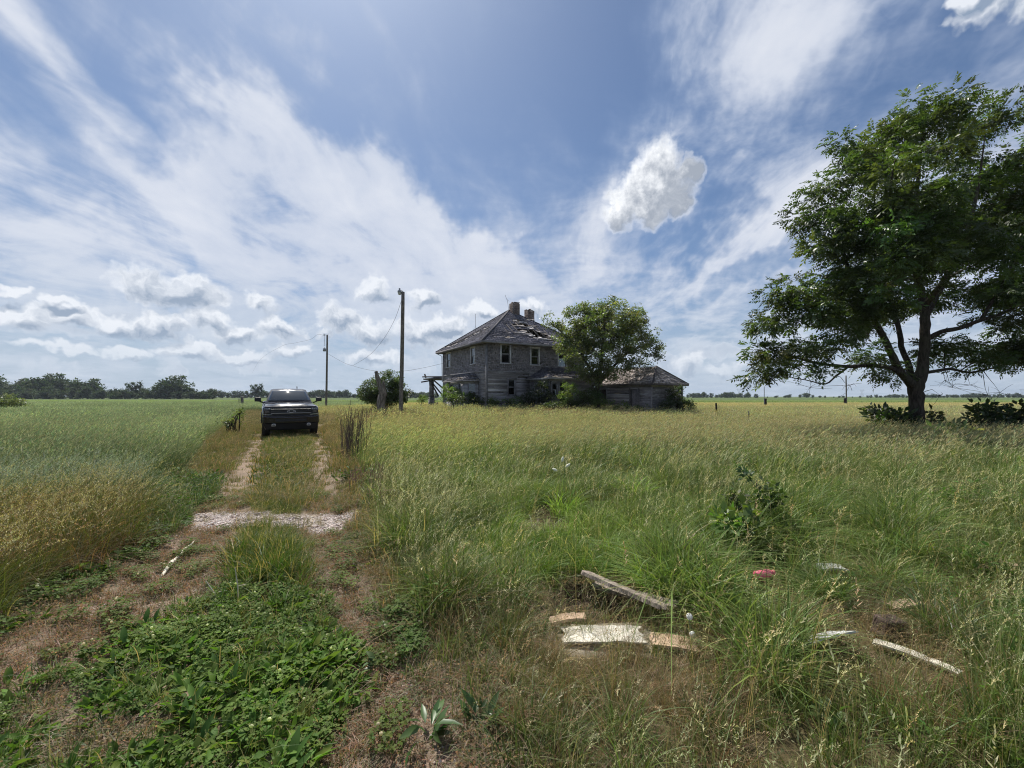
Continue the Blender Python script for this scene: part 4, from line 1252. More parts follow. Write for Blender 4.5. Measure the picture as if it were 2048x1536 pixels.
# main roof
OV = 0.60
apex = Vector((4.9, 5.0, 9.95 - 0.40))
c4 = [Vector((-OV, -OV, EZ + 0.06)), Vector((HW + OV, -OV, EZ + 0.06)), Vector((HW + OV, HL + OV, EZ + 0.06)), Vector((-OV, HL + OV, EZ + 0.06))]
def slope_uv(P0, P1, px, py):
    """share along and up the slope of the point seen at a photo pixel"""
    o = HF.I @ Vector((0, 0, EYE)); d_ = HF.I.to_3x3() @ Vector(((px - HX) / F, 1, (HY - py) / F))
    n_ = (P1 - P0).cross(apex - P0); k = (P0 - o).dot(n_) / d_.dot(n_); p = o + d_ * k
    t_ = (p.z - P0.z) / (apex.z - P0.z); l, r = P0.lerp(apex, t_), P1.lerp(apex, t_)
    return (p - l).dot((r - l).normalized()) / (r - l).length, t_
def patches(P0, P1, lst):
    out_ = []
    for (px, py, rs, rt, dp) in lst:
        s, t_ = slope_uv(P0, P1, px, py); out_.append((s, t_, rs, rt, dp))
    def f(s, t_):
        v = 0
        for (a, b, rs, rt, dp) in out_:
            q_ = 1 - math.hypot((s - a) / (rs / max(0.15, 1 - t_)), (t_ - b) / rt)
            q_ += float(vnoise(s * 40 + a * 99, t_ * 34, 1.0, 4)) * 0.5 - 0.25
            v = max(v, q_ * 1.4 * dp)
        return v
    return f
fh = patches(c4[0], c4[1], [(1074, 669, 0.16, 0.17, 2.4), (1088, 673, 0.10, 0.10, 2.4), (1046, 650, 0.13, 0.08, 2.2), (1035, 641, 0.06, 0.07, 1.8), (1052, 660, 0.12, 0.05, 2.2), (1103, 680, 0.08, 0.05, 2.0),
                             (1012, 673, 0.055, 0.022, 0.9), (1070, 681, 0.035, 0.02, 0.85), (1040, 664, 0.09, 0.035, 1.2), (1002, 672, 0.05, 0.02, 0.9), (1020, 674, 0.06, 0.025, 1.0), (1062, 640, 0.05, 0.05, 1.4), (1130, 690, 0.04, 0.03, 1.2), (1090, 686, 0.05, 0.02, 0.8)])
lh = patches(c4[3], c4[0], [(891, 694, 0.08, 0.07, 1.7), (905, 689, 0.12, 0.09, 2.4), (917, 683, 0.11, 0.09, 2.4), (929, 677, 0.11, 0.08, 2.4), (945, 669, 0.10, 0.07, 2.2), (957, 663, 0.06, 0.05, 1.6), (973, 655, 0.06, 0.06, 1.4), (915, 690, 0.05, 0.02, 0.8), (885, 700, 0.05, 0.02, 0.8)])
rc = (0.125, 0.122, 0.148)
for P0, P1, hf, ex, tb in ((c4[0], c4[1], fh, 0.15, 0.27), (c4[3], c4[0], lh, 0.15, 0.27), (c4[1], c4[2], lambda s, t: 0, 0.22, 0.5), (c4[2], c4[3], lambda s, t: 0, 0.22, 0.5)):
    sg = (lambda s, t: -0.10 * sin(pi * s) * sin(pi * min(1, t * 1.2)) * (1 + 0.5 * sin(9 * s))) if ex < 0.2 else None
    a, b, r_, PT = roof_slope(P0, P1, apex, apex, rc, hf, ex, tb, curl=0.006, miss=0.012, sag=sg, colfn=lambda s, t, c_: c_ * (1.0 + 0.5 * (float(vnoise(s * 9, t * 9, 1.0, 2)) - 0.5)))
    a.build('roof_shingles', W_ROOF, house, 'stuff'); b.build('roof_boards', W_BARE, house, 'stuff'); r_.build('rafters', W_BARE, house, 'stuff')
    if ex < 0.2:                                     # torn pale underlay hanging along the edges of the holes
        fl = CB()
        for k in range(3500):
            s, t_ = rng.random(), rng.random() * 0.9
            v = hf(s, t_)
            if 0.50 < v < 0.95 and hf(s, t_ + 0.03) > v:
                l_ = rng.uniform(0.25, 0.9); ds = l_ / (12 * (1 - t_)); dt = rng.uniform(0.010, 0.026)
                p = [PT(s, t_, 0.03), PT(s + ds, t_ + rng.normal(0, .003), 0.03), PT(s + ds, t_ + dt, 0.035), PT(s, t_ + dt, 0.03)]
                q_ = [v_ + Vector((0, 0, 0.012 + (0.05 * rng.random() if i < 2 else 0))) for i, v_ in enumerate(p)]
                fl.hexa(p + q_, rj((0.58, 0.54, 0.52), 0.25) if rng.random() < 0.6 else rj((0.16, 0.15, 0.15), 0.3))
        if fl.V: fl.build('torn_underlay', W_TRIM, house, 'stuff')
for i in range(4):                                    # hip caps
    h = CB(); h.beam(c4[i] + Vector((0, 0, 0.03)), apex + Vector((0, 0, 0.03)), 0.16, 0.035, (0.075, 0.072, 0.08)); h.build('hip_cap', W_ROOF, house)
for i in range(4):                                    # fascia and soffit
    P0, P1 = c4[i], c4[(i + 1) % 4]; e = CB(); dn = Vector((0, 0, -0.09)); in_ = (P1 - P0).normalized() * 0.02
    e.beam(P0 + dn + in_, P1 + dn - in_, 0.03, 0.15, (0.27, 0.265, 0.275) if i != 3 else (0.22, 0.21, 0.22)); e.build('fascia', W_TRIM, house)
so = CB()
so.box((-OV + 0.02, -OV + 0.02, EZ - 0.10), (HW + OV - 0.02, -0.06, EZ - 0.07), (0.2, 0.19, 0.19)); so.box((-OV + 0.02, -0.055, EZ - 0.10), (-0.06, HL + OV - 0.02, EZ - 0.07), (0.2, 0.19, 0.19))
so.box((HW + 0.06, -0.055, EZ - 0.10), (HW + OV - 0.02, HL + OV - 0.02, EZ - 0.07), (0.2, 0.19, 0.19)); so.box((-0.055, HL + 0.06, EZ - 0.10), (HW + 0.055, HL + OV - 0.02, EZ - 0.07), (0.2, 0.19, 0.19))
so.build('soffit', W_TRIM, house)
def chimney(cx, cy, w, z0, z1, broken=True):
    cb = CB(); z = z0; k = 0
    cb.box((cx - w / 2 + 0.012, cy - w / 2 + 0.012, z0), (cx + w / 2 - 0.012, cy + w / 2 - 0.012, z1 - 0.1), (0.20, 0.18, 0.17))
    while z < z1:
        nb = 3; bl = w / nb
        for sd in range(4):
            for j in range(nb):
                if z > z1 - 0.18 and rng.random() < 0.35: continue
                a = -w / 2 + j * bl + (bl * 0.5 if k % 2 else 0); b = min(a + bl - 0.012, w / 2)
                if k % 2 and j == nb - 1: b = w / 2
                dd = rng.normal(0, 0.003)
                f0, f1 = w / 2 - 0.1, w / 2 + 0.004 + dd
                q_ = {0: ((cx + a, cy - f1, z), (cx + b, cy - f0, z + 0.066)), 1: ((cx + f0, cy + a, z), (cx + f1, cy + b, z + 0.066)),
                      2: ((cx + a, cy + f0, z), (cx + b, cy + f1, z + 0.066)), 3: ((cx - f1, cy + a, z), (cx - f0, cy + b, z + 0.066))}[sd]
                cb.box(*q_, rj((0.24, 0.19, 0.17), 0.3))
        z += 0.078; k += 1
    ch = empty('chimney', (0, 0, 0)); ch.parent = house
    cb.build('brickwork', W_BRK, ch, 'stuff')
    cp = CB(); cp.box((cx - w / 2 + 0.08, cy - w / 2 + 0.08, z1 - 0.10), (cx + w / 2 - 0.08, cy + w / 2 - 0.08, z1 - 0.04), (0.03, 0.03, 0.03)); cp.build('flue', W_BRK, ch)
chimney(5.30, 4.6, 0.74, 7.6, 10.62 - 0.40)
chimney(7.30, 5.1, 0.72, 6.6, 10.22 - 0.40)
an = MB(); an.tube([(4.75, 4.6, 9.0), (4.5, 4.55, 10.3), (4.2, 4.5, 10.85)], 0.014, 5); an.tube([(4.35, 4.45, 10.45), (4.72, 4.6, 10.30)], 0.01, 5)
METAL = plain('rusty_metal', (0.16, 0.14, 0.13), 0.6, 0.4, 0.6)
an.build('lightning_rod', METAL, house)
an = MB(); pz = c4[3].lerp(apex, 0.55); an.tube([(1.8, 5.9, 7.0), (1.8, 5.9, 9.05)], 0.014, 5); an.tube([(1.45, 5.9, 7.35), (1.8, 5.9, 7.9), (2.15, 5.9, 7.35)], 0.008, 4); an.build('lightning_rod', METAL, house)
dp = MB(); dp.tube([(-0.5, HL + 0.45, EZ - 0.1), (-0.12, HL + 0.1, EZ - 0.35), (-0.10, HL + 0.06, 2.7)], 0.04, 7); dp.build('downpipe', W_TRIM_P if 'W_TRIM_P' in globals() else plain('worn_pipe', (0.42, 0.42, 0.42)), house)
# bay window
bay = CB(); BX = -0.95
pts = [(-0.004, B0), (BX, B0 + 0.55), (BX, B1 - 0.55), (-0.004, B1)]
bay_e = empty('bay_window', (0, 0, 0)); bay_e.parent = house
cc0 = (0.30, 0.29, 0.30)
ZB0, ZB1 = -0.5, 2.62
for (x0, y0), (x1, y1) in zip(pts[:-1], pts[1:]):
    d_ = Vector((x1 - x0, y1 - y0, 0)); L = d_.length; d_.normalize(); n_ = Vector((-abs(d_.y) if True else 0, 0, 0)); n_ = Vector((d_.y, -d_.x, 0)); n_ = n_ if n_.x < 0 else -n_
    P3 = lambda u, z, o=0: Vector((x0, y0, 0)) + d_ * u + n_ * o + Vector((0, 0, z))
    nw = 2 if L > 1.6 else 1
    edges = [0]
    wv = 0.5 if nw == 2 else L * 0.5
    gaps = []
    for i in range(nw):
        c_ = L * (i + 0.5) / nw if nw == 1 else L * (0.27 + 0.46 * i); gaps.append((c_ - wv / 2, c_ + wv / 2))
    def slab(u0, u1, z0, z1, c_=cc0, o0=-0.10, o1=0.0): bay.hexa([P3(u0, z0, o0), P3(u1, z0, o0), P3(u1, z0, o1), P3(u0, z0, o1), P3(u0, z1, o0), P3(u1, z1, o0), P3(u1, z1, o1), P3(u0, z1, o1)], rj(c_, 0.08))
    slab(0, L, ZB0, 0.85); slab(0, L, 2.3, ZB1)
    u = 0
    for a, b in gaps: slab(u, a, 0.85, 2.3); u = b
    slab(u, L, 0.85, 2.3)
    for a, b in gaps:
        fr = CB()
        for (u0, u1, z0, z1) in ((a - 0.07, a, 0.80, 2.36), (b, b + 0.07, 0.80, 2.36), (a, b, 2.30, 2.38), (a - 0.1, b + 0.1, 0.76, 0.85)):
            fr.hexa([P3(u0, z0, 0.002), P3(u1, z0, 0.002), P3(u1, z0, 0.035), P3(u0, z0, 0.035), P3(u0, z1, 0.002), P3(u1, z1, 0.002), P3(u1, z1, 0.035), P3(u0, z1, 0.035)], rj((0.27, 0.26, 0.28), 0.15))
        fr.hexa([P3(a, 1.55, -0.06), P3(b, 1.55, -0.06), P3(b, 1.55, -0.03), P3(a, 1.55, -0.03), P3(a, 1.60, -0.06), P3(b, 1.60, -0.06), P3(b, 1.60, -0.03), P3(a, 1.60, -0.03)], (0.3, 0.3, 0.3))
        fr.build('frame', W_TRIM, bay_e)
        pn = MB(); pn.hexa([P3(a + .01, 1.60, -0.05), P3(b - .01, 1.60, -0.05), P3(b - .01, 1.60, -0.045), P3(a + .01, 1.60, -0.045), P3(a + .01, 2.29, -0.05), P3(b - .01, 2.29, -0.05), P3(b - .01, 2.29, -0.045), P3(a + .01, 2.29, -0.045)])
        pn.build('pane', GLASS, bay_e)
bay.build('bay_wall', W_CLAP, bay_e)
bo = 0.28; e0, e1, e2, e3 = Vector((0, B0 - bo, 2.63)), Vector((BX - bo, B0 + 0.45, 2.63)), Vector((BX - bo, B1 - 0.45, 2.63)), Vector((0, B1 + bo, 2.63))
r0, r1 = Vector((-0.02, B0 + 0.75, 3.30)), Vector((-0.02, B1 - 0.75, 3.30))
for a, b, ra, rb_ in ((e1, e0, r0, r0), (e2, e1, r1, r0), (e3, e2, r1, r1)):
    s1, s2, s3, _ = roof_slope(a, b, ra, rb_, (0.13, 0.125, 0.14), lambda s, t: 0.9 * float(vnoise(s * 7, t * 5, 1.0, 9)) , 0.14, 0.22, curl=0.012, miss=0.10)
    s1.build('bay_roof_shingles', W_ROOF, bay_e, 'stuff'); s2.build('bay_roof_boards', W_BARE, bay_e, 'stuff')
    f_ = CB(); f_.beam(a - Vector((0, 0, 0.07)), b - Vector((0, 0, 0.07)), 0.03, 0.11, (0.25, 0.24, 0.25)); f_.build('bay_fascia', W_TRIM, bay_e)
# the low room on the front
RX0, RX1, RY = 4.1, 8.6, -3.1
REZ = 2.72
rw = rect(1104.5, 767, 1114, 792, 1, RY); rd = rect(1119.5, 764, 1132, 806, 1, RY)
rd = (rd[0], rd[1], 0.15, rd[3])
rm = CB()
wall(rm, 0, RX0, -1, RY + 0.125, -0.002, g_, REZ, []); wall(rm, 0, RX1, 1, RY + 0.125, -0.002, g_, REZ, []); wall(rm, 1, RY, -1, RX0, RX1, g_, REZ, [rw, rd])
rm.build('lean_room_wall', W_BARE, house)
rs_ = CB()
boards(rs_, 0, RX0, -1, RY + 0.09, -0.02, -0.3, REZ - 0.25, [], (0.34, 0.33, 0.35), miss=0.01, expo=0.125, thick=0.010)
boards(rs_, 1, RY, -1, RX0 + 0.09, RX1 - 0.09, -0.3, REZ - 0.25, [rw, rd], (0.31, 0.30, 0.315), miss=0.03)
boards(rs_, 0, RX1, 1, RY + 0.09, -0.02, -0.3, REZ - 0.25, [], lowc, miss=0.03)
rs_.build('clapboard_siding', W_CLAP, house, 'stuff')
fz = CB(); fz.box((RX0 - 0.03, RY - 0.03, REZ - 0.24), (RX1 + 0.03, RY - 0.001, REZ), rj((0.34, 0.33, 0.33))); fz.box((RX0 - 0.03, RY, REZ - 0.24), (RX0 - 0.001, -0.03, REZ), rj((0.30, 0.29, 0.30)))
fz.build('frieze_board', W_TRIM, house)
window(house, 1, RY, -1, *rw, None, fw=0.10, upper=False, lower=True, tc_=(0.25, 0.24, 0.25))
dfr = CB(); dfr.box((rd[0] - 0.11, RY - 0.05, 0.1), (rd[0] - 0.002, RY + 0.05, rd[3] + 0.1), rj((0.3, 0.29, 0.3))); dfr.box((rd[1] + 0.002, RY - 0.05, 0.1), (rd[1] + 0.11, RY + 0.05, rd[3] + 0.1), rj((0.3, 0.29, 0.3)))
dfr.box((rd[0], RY - 0.05, rd[3] + 0.002), (rd[1], RY + 0.05, rd[3] + 0.1), rj((0.3, 0.29, 0.3))); dfr.build('door_frame', W_TRIM, house)
ro = 0.35
q0, q1, q2, q3 = Vector((RX0 - ro, -0.02, REZ + 0.03)), Vector((RX0 - ro, RY - ro, REZ + 0.03)), Vector((RX1 + ro, RY - ro, REZ + 0.03)), Vector((RX1 + ro, -0.02, REZ + 0.03))
t0_, t1_ = Vector((5.6, -0.04, REZ + 1.05)), Vector((7.2, -0.04, REZ + 1.05))
for a, b, ra, rb_, hl in ((q0, q1, t0_, t0_, 0.55), (q1, q2, t0_, t1_, 0.75), (q2, q3, t1_, t1_, 0.4)):
    s1, s2, s3, _ = roof_slope(a, b, ra, rb_, (0.095, 0.092, 0.11), lambda s, t, h=hl: h * (1.5 if t < 0.12 else 0.8) * float(vnoise(s * 9, t * 6, 1.0, 6)), 0.15, 0.26, curl=0.012, miss=0.05)
    s1.build('roof_shingles', W_ROOF, house, 'stuff'); s2.build('roof_boards', W_BARE, house, 'stuff')
    f_ = CB(); f_.beam(a - Vector((0, 0, 0.08)), b - Vector((0, 0, 0.08)), 0.03, 0.13, (0.36, 0.35, 0.34)); f_.build('fascia', W_TRIM, house)
# what is left of the porch behind the left end
pc = empty('porch', (0, 0, 0)); pc.parent = house
col_ = CB(); col_.box((-0.66, 11.75, -0.4), (-0.14, 12.25, 1.2), (0.17, 0.16, 0.16)); col_.box((-0.60, 11.82, 1.2), (-0.20, 12.18, 2.95), (0.23, 0.225, 0.24)); col_.build('porch_column', W_CLAP, pc)
c2_ = CB(); c2_.box((4.6, 11.75, -0.4), (5.1, 12.25, 2.95), (0.2, 0.2, 0.2)); c2_.build('porch_column', W_CLAP, pc)
rf = CB(); rf.hexa([(-1.1, 12.5, 2.98), (5.5, 12.5, 2.9), (5.5, 9.7, 3.25), (-0.9, 9.75, 3.0), (-1.15, 12.5, 3.12), (5.5, 12.5, 3.04), (5.5, 9.7, 3.4), (-0.9, 9.75, 3.14)], (0.15, 0.145, 0.15)); rf.build('porch_roof', W_ROOF, pc)
for k, (p, q_) in enumerate((((-0.55, 12.1, 2.9), (0.1, 11.2, 1.25)), ((-0.5, 11.9, 2.85), (0.6, 10.6, 1.0)), ((-0.3, 11.5, 2.9), (1.0, 10.4, 1.5)), ((-0.9, 12.3, 3.2), (-1.0, 12.4, 3.6)), ((-1.2, 12.5, 3.3), (0.3, 10.2, 3.25)), ((-1.3, 12.6, 2.75), (-0.3, 11.9, 2.95)))):
    b_ = CB(); b_.beam(p, q_, 0.10, 0.13, rj((0.10, 0.085, 0.08))); b_.build('fallen_rafter', W_BARE, pc)
dk = CB(); dk.box((-0.6, 9.75, -0.35), (5.3, 12.3, 0.12), (0.13, 0.12, 0.12)); dk.build('porch_floor', W_BARE, pc)
for k in range(7):
    b_ = CB(); y = 9.95 + k * 0.26; b_.beam((-0.45, y, 0.12), (-0.45 + rng.normal(0, 0.05), y + rng.normal(0, 0.05), 0.85 + rng.uniform(-0.3, 0.1)), 0.05, 0.05, rj((0.24, 0.23, 0.23))); b_.build('baluster', W_TRIM, pc)
b_ = CB(); b_.beam((-0.45, 9.85, 0.92), (-0.40, 11.7, 0.82), 0.06, 0.05, (0.2, 0.19, 0.19)); b_.build('handrail', W_TRIM, pc)

# ------------------------------------------------------------------ the low outbuilding
SF = Frame(10.29, 31.0, 0.15, 38)
shed = tag(empty('shed', SF.loc, R(38)), 'low grey board shed with a patchy shingled hip roof beside the farmhouse', 'shed')
SE = 2.62 - 0.15; SI = 0.35; SW, SL = 4.9, 5.9; SR = 4.02 - 0.15
def srect(px0, py0, px1, py1, ax, c):
    a, b = SF.hit(px0, (py0 + py1) / 2, ax, c), SF.hit(px1, (py0 + py1) / 2, ax, c); k = 1 - ax; m_ = (px0 + px1) / 2
    return (min(a[k], b[k]), max(a[k], b[k]), SF.hit(m_, py1, ax, c).z, SF.hit(m_, py0, ax, c).z)
sdoor = srect(1261, 778, 1277, 822, 0, SI); sdoor = (sdoor[0], sdoor[1], 0.02, sdoor[3])
sw2 = srect(1199, 778, 1213, 808, 0, SI); sw2 = (sw2[0], sw2[1], 0.3, sw2[3])
srw = srect(1329, 786, 1343, 797, 1, SI)
ST = SE - 0.02
cb = CB()
wall(cb, 0, SI, -1, SI + 0.10, SL - 0.1, -0.4, ST, [sdoor, sw2], 0.09); wall(cb, 1, SI, -1, SI, SW - SI, -0.4, ST, [srw], 0.09)
wall(cb, 0, SW - SI, 1, SI + 0.10, SL - 0.1, -0.4, ST, [], 0.09); wall(cb, 1, SL - 0.1, 1, SI, SW - SI, -0.4, ST, [], 0.09)
cb.build('wall', W_BARE, shed)
wp2 = (0.30, 0.275, 0.295)
cb = CB(); boards(cb, 0, SI, -1, SI + 0.06, SL - 0.2, -0.2, ST - 0.22, [sdoor, sw2], wp2, miss=0.05, expo=0.125, colfn=lambda u, z, c_: c_ + (0.12 if 2.2 < u < 4.1 and rng.random() < 0.35 else 0)); cb.build('clapboard_siding', W_CLAP, shed, 'stuff')
cb = CB(); boards(cb, 1, SI, -1, SI + 0.06, SW - SI - 0.06, -0.2, ST - 0.26, [srw], (0.21, 0.20, 0.21), miss=0.04, expo=0.125); cb.build('clapboard_siding', W_CLAP, shed, 'stuff')
cb = CB(); boards(cb, 0, SW - SI, 1, SI + 0.06, SL - 0.2, -0.2, ST, [], wp2, expo=0.16); cb.build('clapboard_siding', W_CLAP, shed, 'stuff')
cb = CB(); cb.box((SI - 0.03, SI, ST - 0.21), (SI - 0.001, SL - 0.2, ST), rj((0.22, 0.21, 0.21))); cb.box((SI - 0.03, SI - 0.03, ST - 0.25), (SW - SI + 0.03, SI - 0.001, ST), rj((0.27, 0.26, 0.22))); cb.build('frieze_board', W_TRIM, shed)
for (x, y) in ((SI, SI), (SW - SI, SI)):
    cb = CB(); s_ = -1 if x == SI else 1
    cb.box((x + s_ * 0.035, y - 0.035, -0.3), (x - s_ * 0.05, y + 0.0, ST - 0.26), rj((0.30, 0.28, 0.28))); cb.box((x + s_ * 0.035, y + 0.001, -0.3), (x + s_ * 0.001, y + 0.06, ST - 0.26), rj((0.30, 0.28, 0.28))); cb.build('corner_board', W_TRIM, shed)
for (a, b) in ((sdoor[0], -1), (sdoor[1], 1)):
    cb = CB(); cb.box((SI - 0.05, a, 0), (SI + 0.04, a + b * 0.11, sdoor[3] + 0.09), rj((0.20, 0.18, 0.18))); cb.build('door_post', W_TRIM, shed)
# door: half open leaf made of upright planks
dl_ = empty('door', (0, 0, 0)); dl_.parent = shed
w_ = (sdoor[1] - sdoor[0] - 0.10) / 4
for k in range(4):
    cb = CB(); a = sdoor[0] + 0.02 + k * w_; cb.box((SI + 0.005, a, 0.06), (SI + 0.03, a + w_ - 0.012, sdoor[3] - 0.03 - rng.uniform(0, 0.06)), rj((0.23, 0.205, 0.215), 0.18)); cb.build('plank', W_BARE, dl_)
for z in (0.35, 1.5):
    cb = CB(); cb.box((SI + 0.032, sdoor[0] + 0.03, z), (SI + 0.055, sdoor[1] - 0.1, z + 0.11), rj((0.18, 0.16, 0.16))); cb.build('batten', W_BARE, dl_)
window(shed, 0, SI, -1, *sw2, None, fw=0.09, upper=False, lower=False, tc_=(0.25, 0.24, 0.25))
cb = CB(); k = srw; cb.box((k[0] - 0.07, SI - 0.03, k[3]), (k[1] + 0.07, SI - 0.034, k[3] + 0.08), (0.3, 0.28, 0.27)); 
for j in range(4):
    u_ = k[0] + (k[1] - k[0]) * j / 4; cb.box((u_, SI - 0.028, k[2] - 0.02), (u_ + (k[1] - k[0]) / 4 - 0.01, SI - 0.004, k[3] - 0.002), rj((0.2, 0.18, 0.18)))
cb.build('boarded_window', W_BARE, shed)
srd = CB(); srd.box((SI + 0.1, SI + 0.1, -0.02), (SW - SI - 0.1, SL - 0.2, 0.02), (0.08, 0.07, 0.06)); srd.build('floor', W_BARE, shed)
sA, sB, sC, sD = Vector((0, 0, SE)), Vector((SW, 0, SE)), Vector((SW, SL, SE)), Vector((0, SL, SE))
sr0, sr1 = Vector((SW / 2, 1.37, SR)), Vector((SW / 2, SL, SR))
def sbare(s, t): return 0.60 * (1.7 if t < 0.10 and s < 0.75 else 0.8) * float(vnoise(s * 8, t * 7, 1.0, 5))
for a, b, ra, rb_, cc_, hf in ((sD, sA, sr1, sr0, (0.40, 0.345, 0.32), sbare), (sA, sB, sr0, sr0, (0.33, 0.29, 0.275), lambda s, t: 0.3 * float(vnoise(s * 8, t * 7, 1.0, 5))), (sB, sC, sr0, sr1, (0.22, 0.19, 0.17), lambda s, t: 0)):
    sg = lambda s, t: -0.05 * sin(pi * s) * sin(pi * t)
    s1, s2, s3, PT = roof_slope(a, b, ra, rb_, cc_, hf, 0.17, 0.24, curl=0.012, miss=0.03, sag=sg, sheath=(0.30, 0.26, 0.23), colfn=lambda s, t, c_: c_ * rng.choice([0.55, 1.0, 1.0, 1.25]))
    s1.build('roof_shingles', W_ROOF, shed, 'stuff'); s2.build('roof_boards', W_BARE, shed, 'stuff'); s3.build('rafters', W_BARE, shed, 'stuff')
    cb = CB(); cb.beam(a - Vector((0, 0, 0.07)), b - Vector((0, 0, 0.07)), 0.03, 0.13, (0.13, 0.115, 0.11)); cb.build('fascia', W_TRIM, shed)
cb = CB(); cb.beam(sA + Vector((0, 0, 0.04)), sr0 + Vector((0, 0, 0.06)), 0.13, 0.03, (0.09, 0.08, 0.08)); cb.build('hip_cap', W_ROOF, shed)
cb = CB(); cb.beam(sB + Vector((0, 0, 0.04)), sr0 + Vector((0, 0, 0.06)), 0.13, 0.03, (0.12, 0.11, 0.1)); cb.build('hip_cap', W_ROOF, shed)
cb = CB(); cb.beam(sr0 + Vector((0, 0, 0.05)), sr1 + Vector((0, 0, 0.05)), 0.15, 0.03, (0.18, 0.16, 0.15)); cb.build('ridge_cap', W_ROOF, shed)
# ------------------------------------------------------------------ trees and shrubs
def bark_mat(name, c, sc=6):
    m, t, b = mat(name, 0.95, 0.15)
    P_ = obj_coord(t, (1, 1, 0.22))
    n = noise(t, P_, sc * 2.2, 7, 0.65, 0.6); n2 = noise(t, obj_coord(t), 0.9, 4, 0.6)
    k = mixc(t, n.ss(0.35, 0.65), tuple(x * 0.45 for x in c), tuple(x * 1.35 for x in c))
    k = mixc(t, n2.ss(0.4, 0.7) * 0.35, k, (0.10, 0.115, 0.07))
    t.links.new(k.s, b.inputs['Base Color']); bump(t, b, n, 0.9, 0.04)
    return m
BARK = bark_mat('dark_furrowed_bark', (0.060, 0.048, 0.040))
BARK2 = bark_mat('pale_dead_wood', (0.21, 0.18, 0.15))
LEAF = leaf_mat('tree_leaf', 0.45, 0.42, 0.5, tcol=(1.2, 1.35, 0.4))
LEAF_FAR = leaf_mat('far_leaf', 0.22, 0.7, 0.2, tcol=(1.1, 1.2, 0.5))

def rhomb(w=0.36, fold=0.10, tipz=-0.12):
    return np.array([(0, 0, 0), (0.45, -w / 2, fold * w), (1, 0, tipz), (0.45, w / 2, fold * w)]), np.array([[0, 1, 2, 3]])

def spray(nl=11, L=0.38, ll=0.12, w=0.34):
    """compound leaf: paired leaflets along a drooping stalk"""
    V, Fq = [], []
    T, _ = rhomb(w)
    for i in range(nl):
        t_ = (0.25 + 0.75 * (i // 2) / (nl // 2)); s = -1 if i % 2 else 1
        p = np.array([L * t_, 0, -0.35 * L * t_ * t_])
        a = (R(62) if i < nl - 1 else 0) * s + rng.normal(0, 0.15); dn = rng.uniform(-0.5, 0.0)
        M = rot_from(np.array([a]), np.array([dn]), np.array([rng.normal(0, 0.4)]))[0]
        b = len(V); V += list((T * ll * rng.uniform(0.75, 1.1)) @ M.T + p); Fq.append([b, b + 1, b + 2, b + 3])
    return np.array(V), np.array(Fq)

def cluster(nl=5, r=0.14, ll=0.12, w=0.55):
    V, Fq = [], []; T, _ = rhomb(w)
    for i in range(nl):
        a = rng.uniform(0, 2 * pi); e = rng.uniform(-0.5, 0.7)
        M = rot_from(np.array([a]), np.array([e]), np.array([rng.normal(0, 0.6)]))[0]
        p = np.array([cos(a), sin(a), sin(e)]) * rng.uniform(0.1, 0.7) * r
        b = len(V); V += list((T * ll * rng.uniform(0.7, 1.15)) @ M.T + p); Fq.append([b, b + 1, b + 2, b + 3])
    return np.array(V), np.array(Fq)

def fill(blobs_, hubs_per_m2, per_hub, hub_r, tmpl, colr, up=0.1, cvar=0.25, shell=(0.45, 1.0), flat=0.7):
    """leaf sprays gathered round twig ends spread through ellipsoids; returns mesh pieces and the twig ends"""
    A = Acc(); hubs = []
    for (c_, r_) in blobs_:
        c_, r_ = np.array(c_), np.array(r_)
        area = 4 * pi * (r_[0] * r_[1] * r_[2]) ** (2 / 3)
        nh = max(3, int(area * hubs_per_m2))
        d_ = rng.normal(0, 1, (nh, 3)); d_ /= np.linalg.norm(d_, axis=1, keepdims=True)
        rr = (shell[0] ** 3 + (shell[1] ** 3 - shell[0] ** 3) * rng.random((nh, 1))) ** (1 / 3)
        hubs.append(c_ + d_ * r_ * rr * rng.uniform(0.88, 1.08, (nh, 1)))
    H_ = np.concatenate(hubs); n = len(H_)
    hc = rng.uniform(1 - cvar, 1 + cvar, (n, 1)) * (1 + rng.normal(0, 0.08, (n, 3)))
    cnt = rng.poisson(per_hub, n); idx = np.repeat(np.arange(n), cnt); m_ = len(idx)
    d_ = rng.normal(0, 1, (m_, 3)); d_ /= np.linalg.norm(d_, axis=1, keepdims=True); d_[:, 2] *= flat
    pos = H_[idx] + d_ * hub_r * rng.uniform(0.3, 1.0, (m_, 1))
    azs = np.arctan2(d_[:, 1], d_[:, 0]) + rng.normal(0, 0.5, m_); els = d_[:, 2] * 0.6 + up + rng.normal(0, 0.3, m_)
    M = rot_from(azs, els, rng.normal(0, 0.6, m_))
    which = rng.integers(0, len(tmpl), m_); C = np.asarray(colr)[None] * hc[idx] * rng.uniform(0.85, 1.15, (m_, 1))
    for k, T in enumerate(tmpl):
        s = which == k
        if s.any(): place_many(A, T, pos[s], M[s], rng.uniform(0.75, 1.2, s.sum()), C[s])
    return A, H_

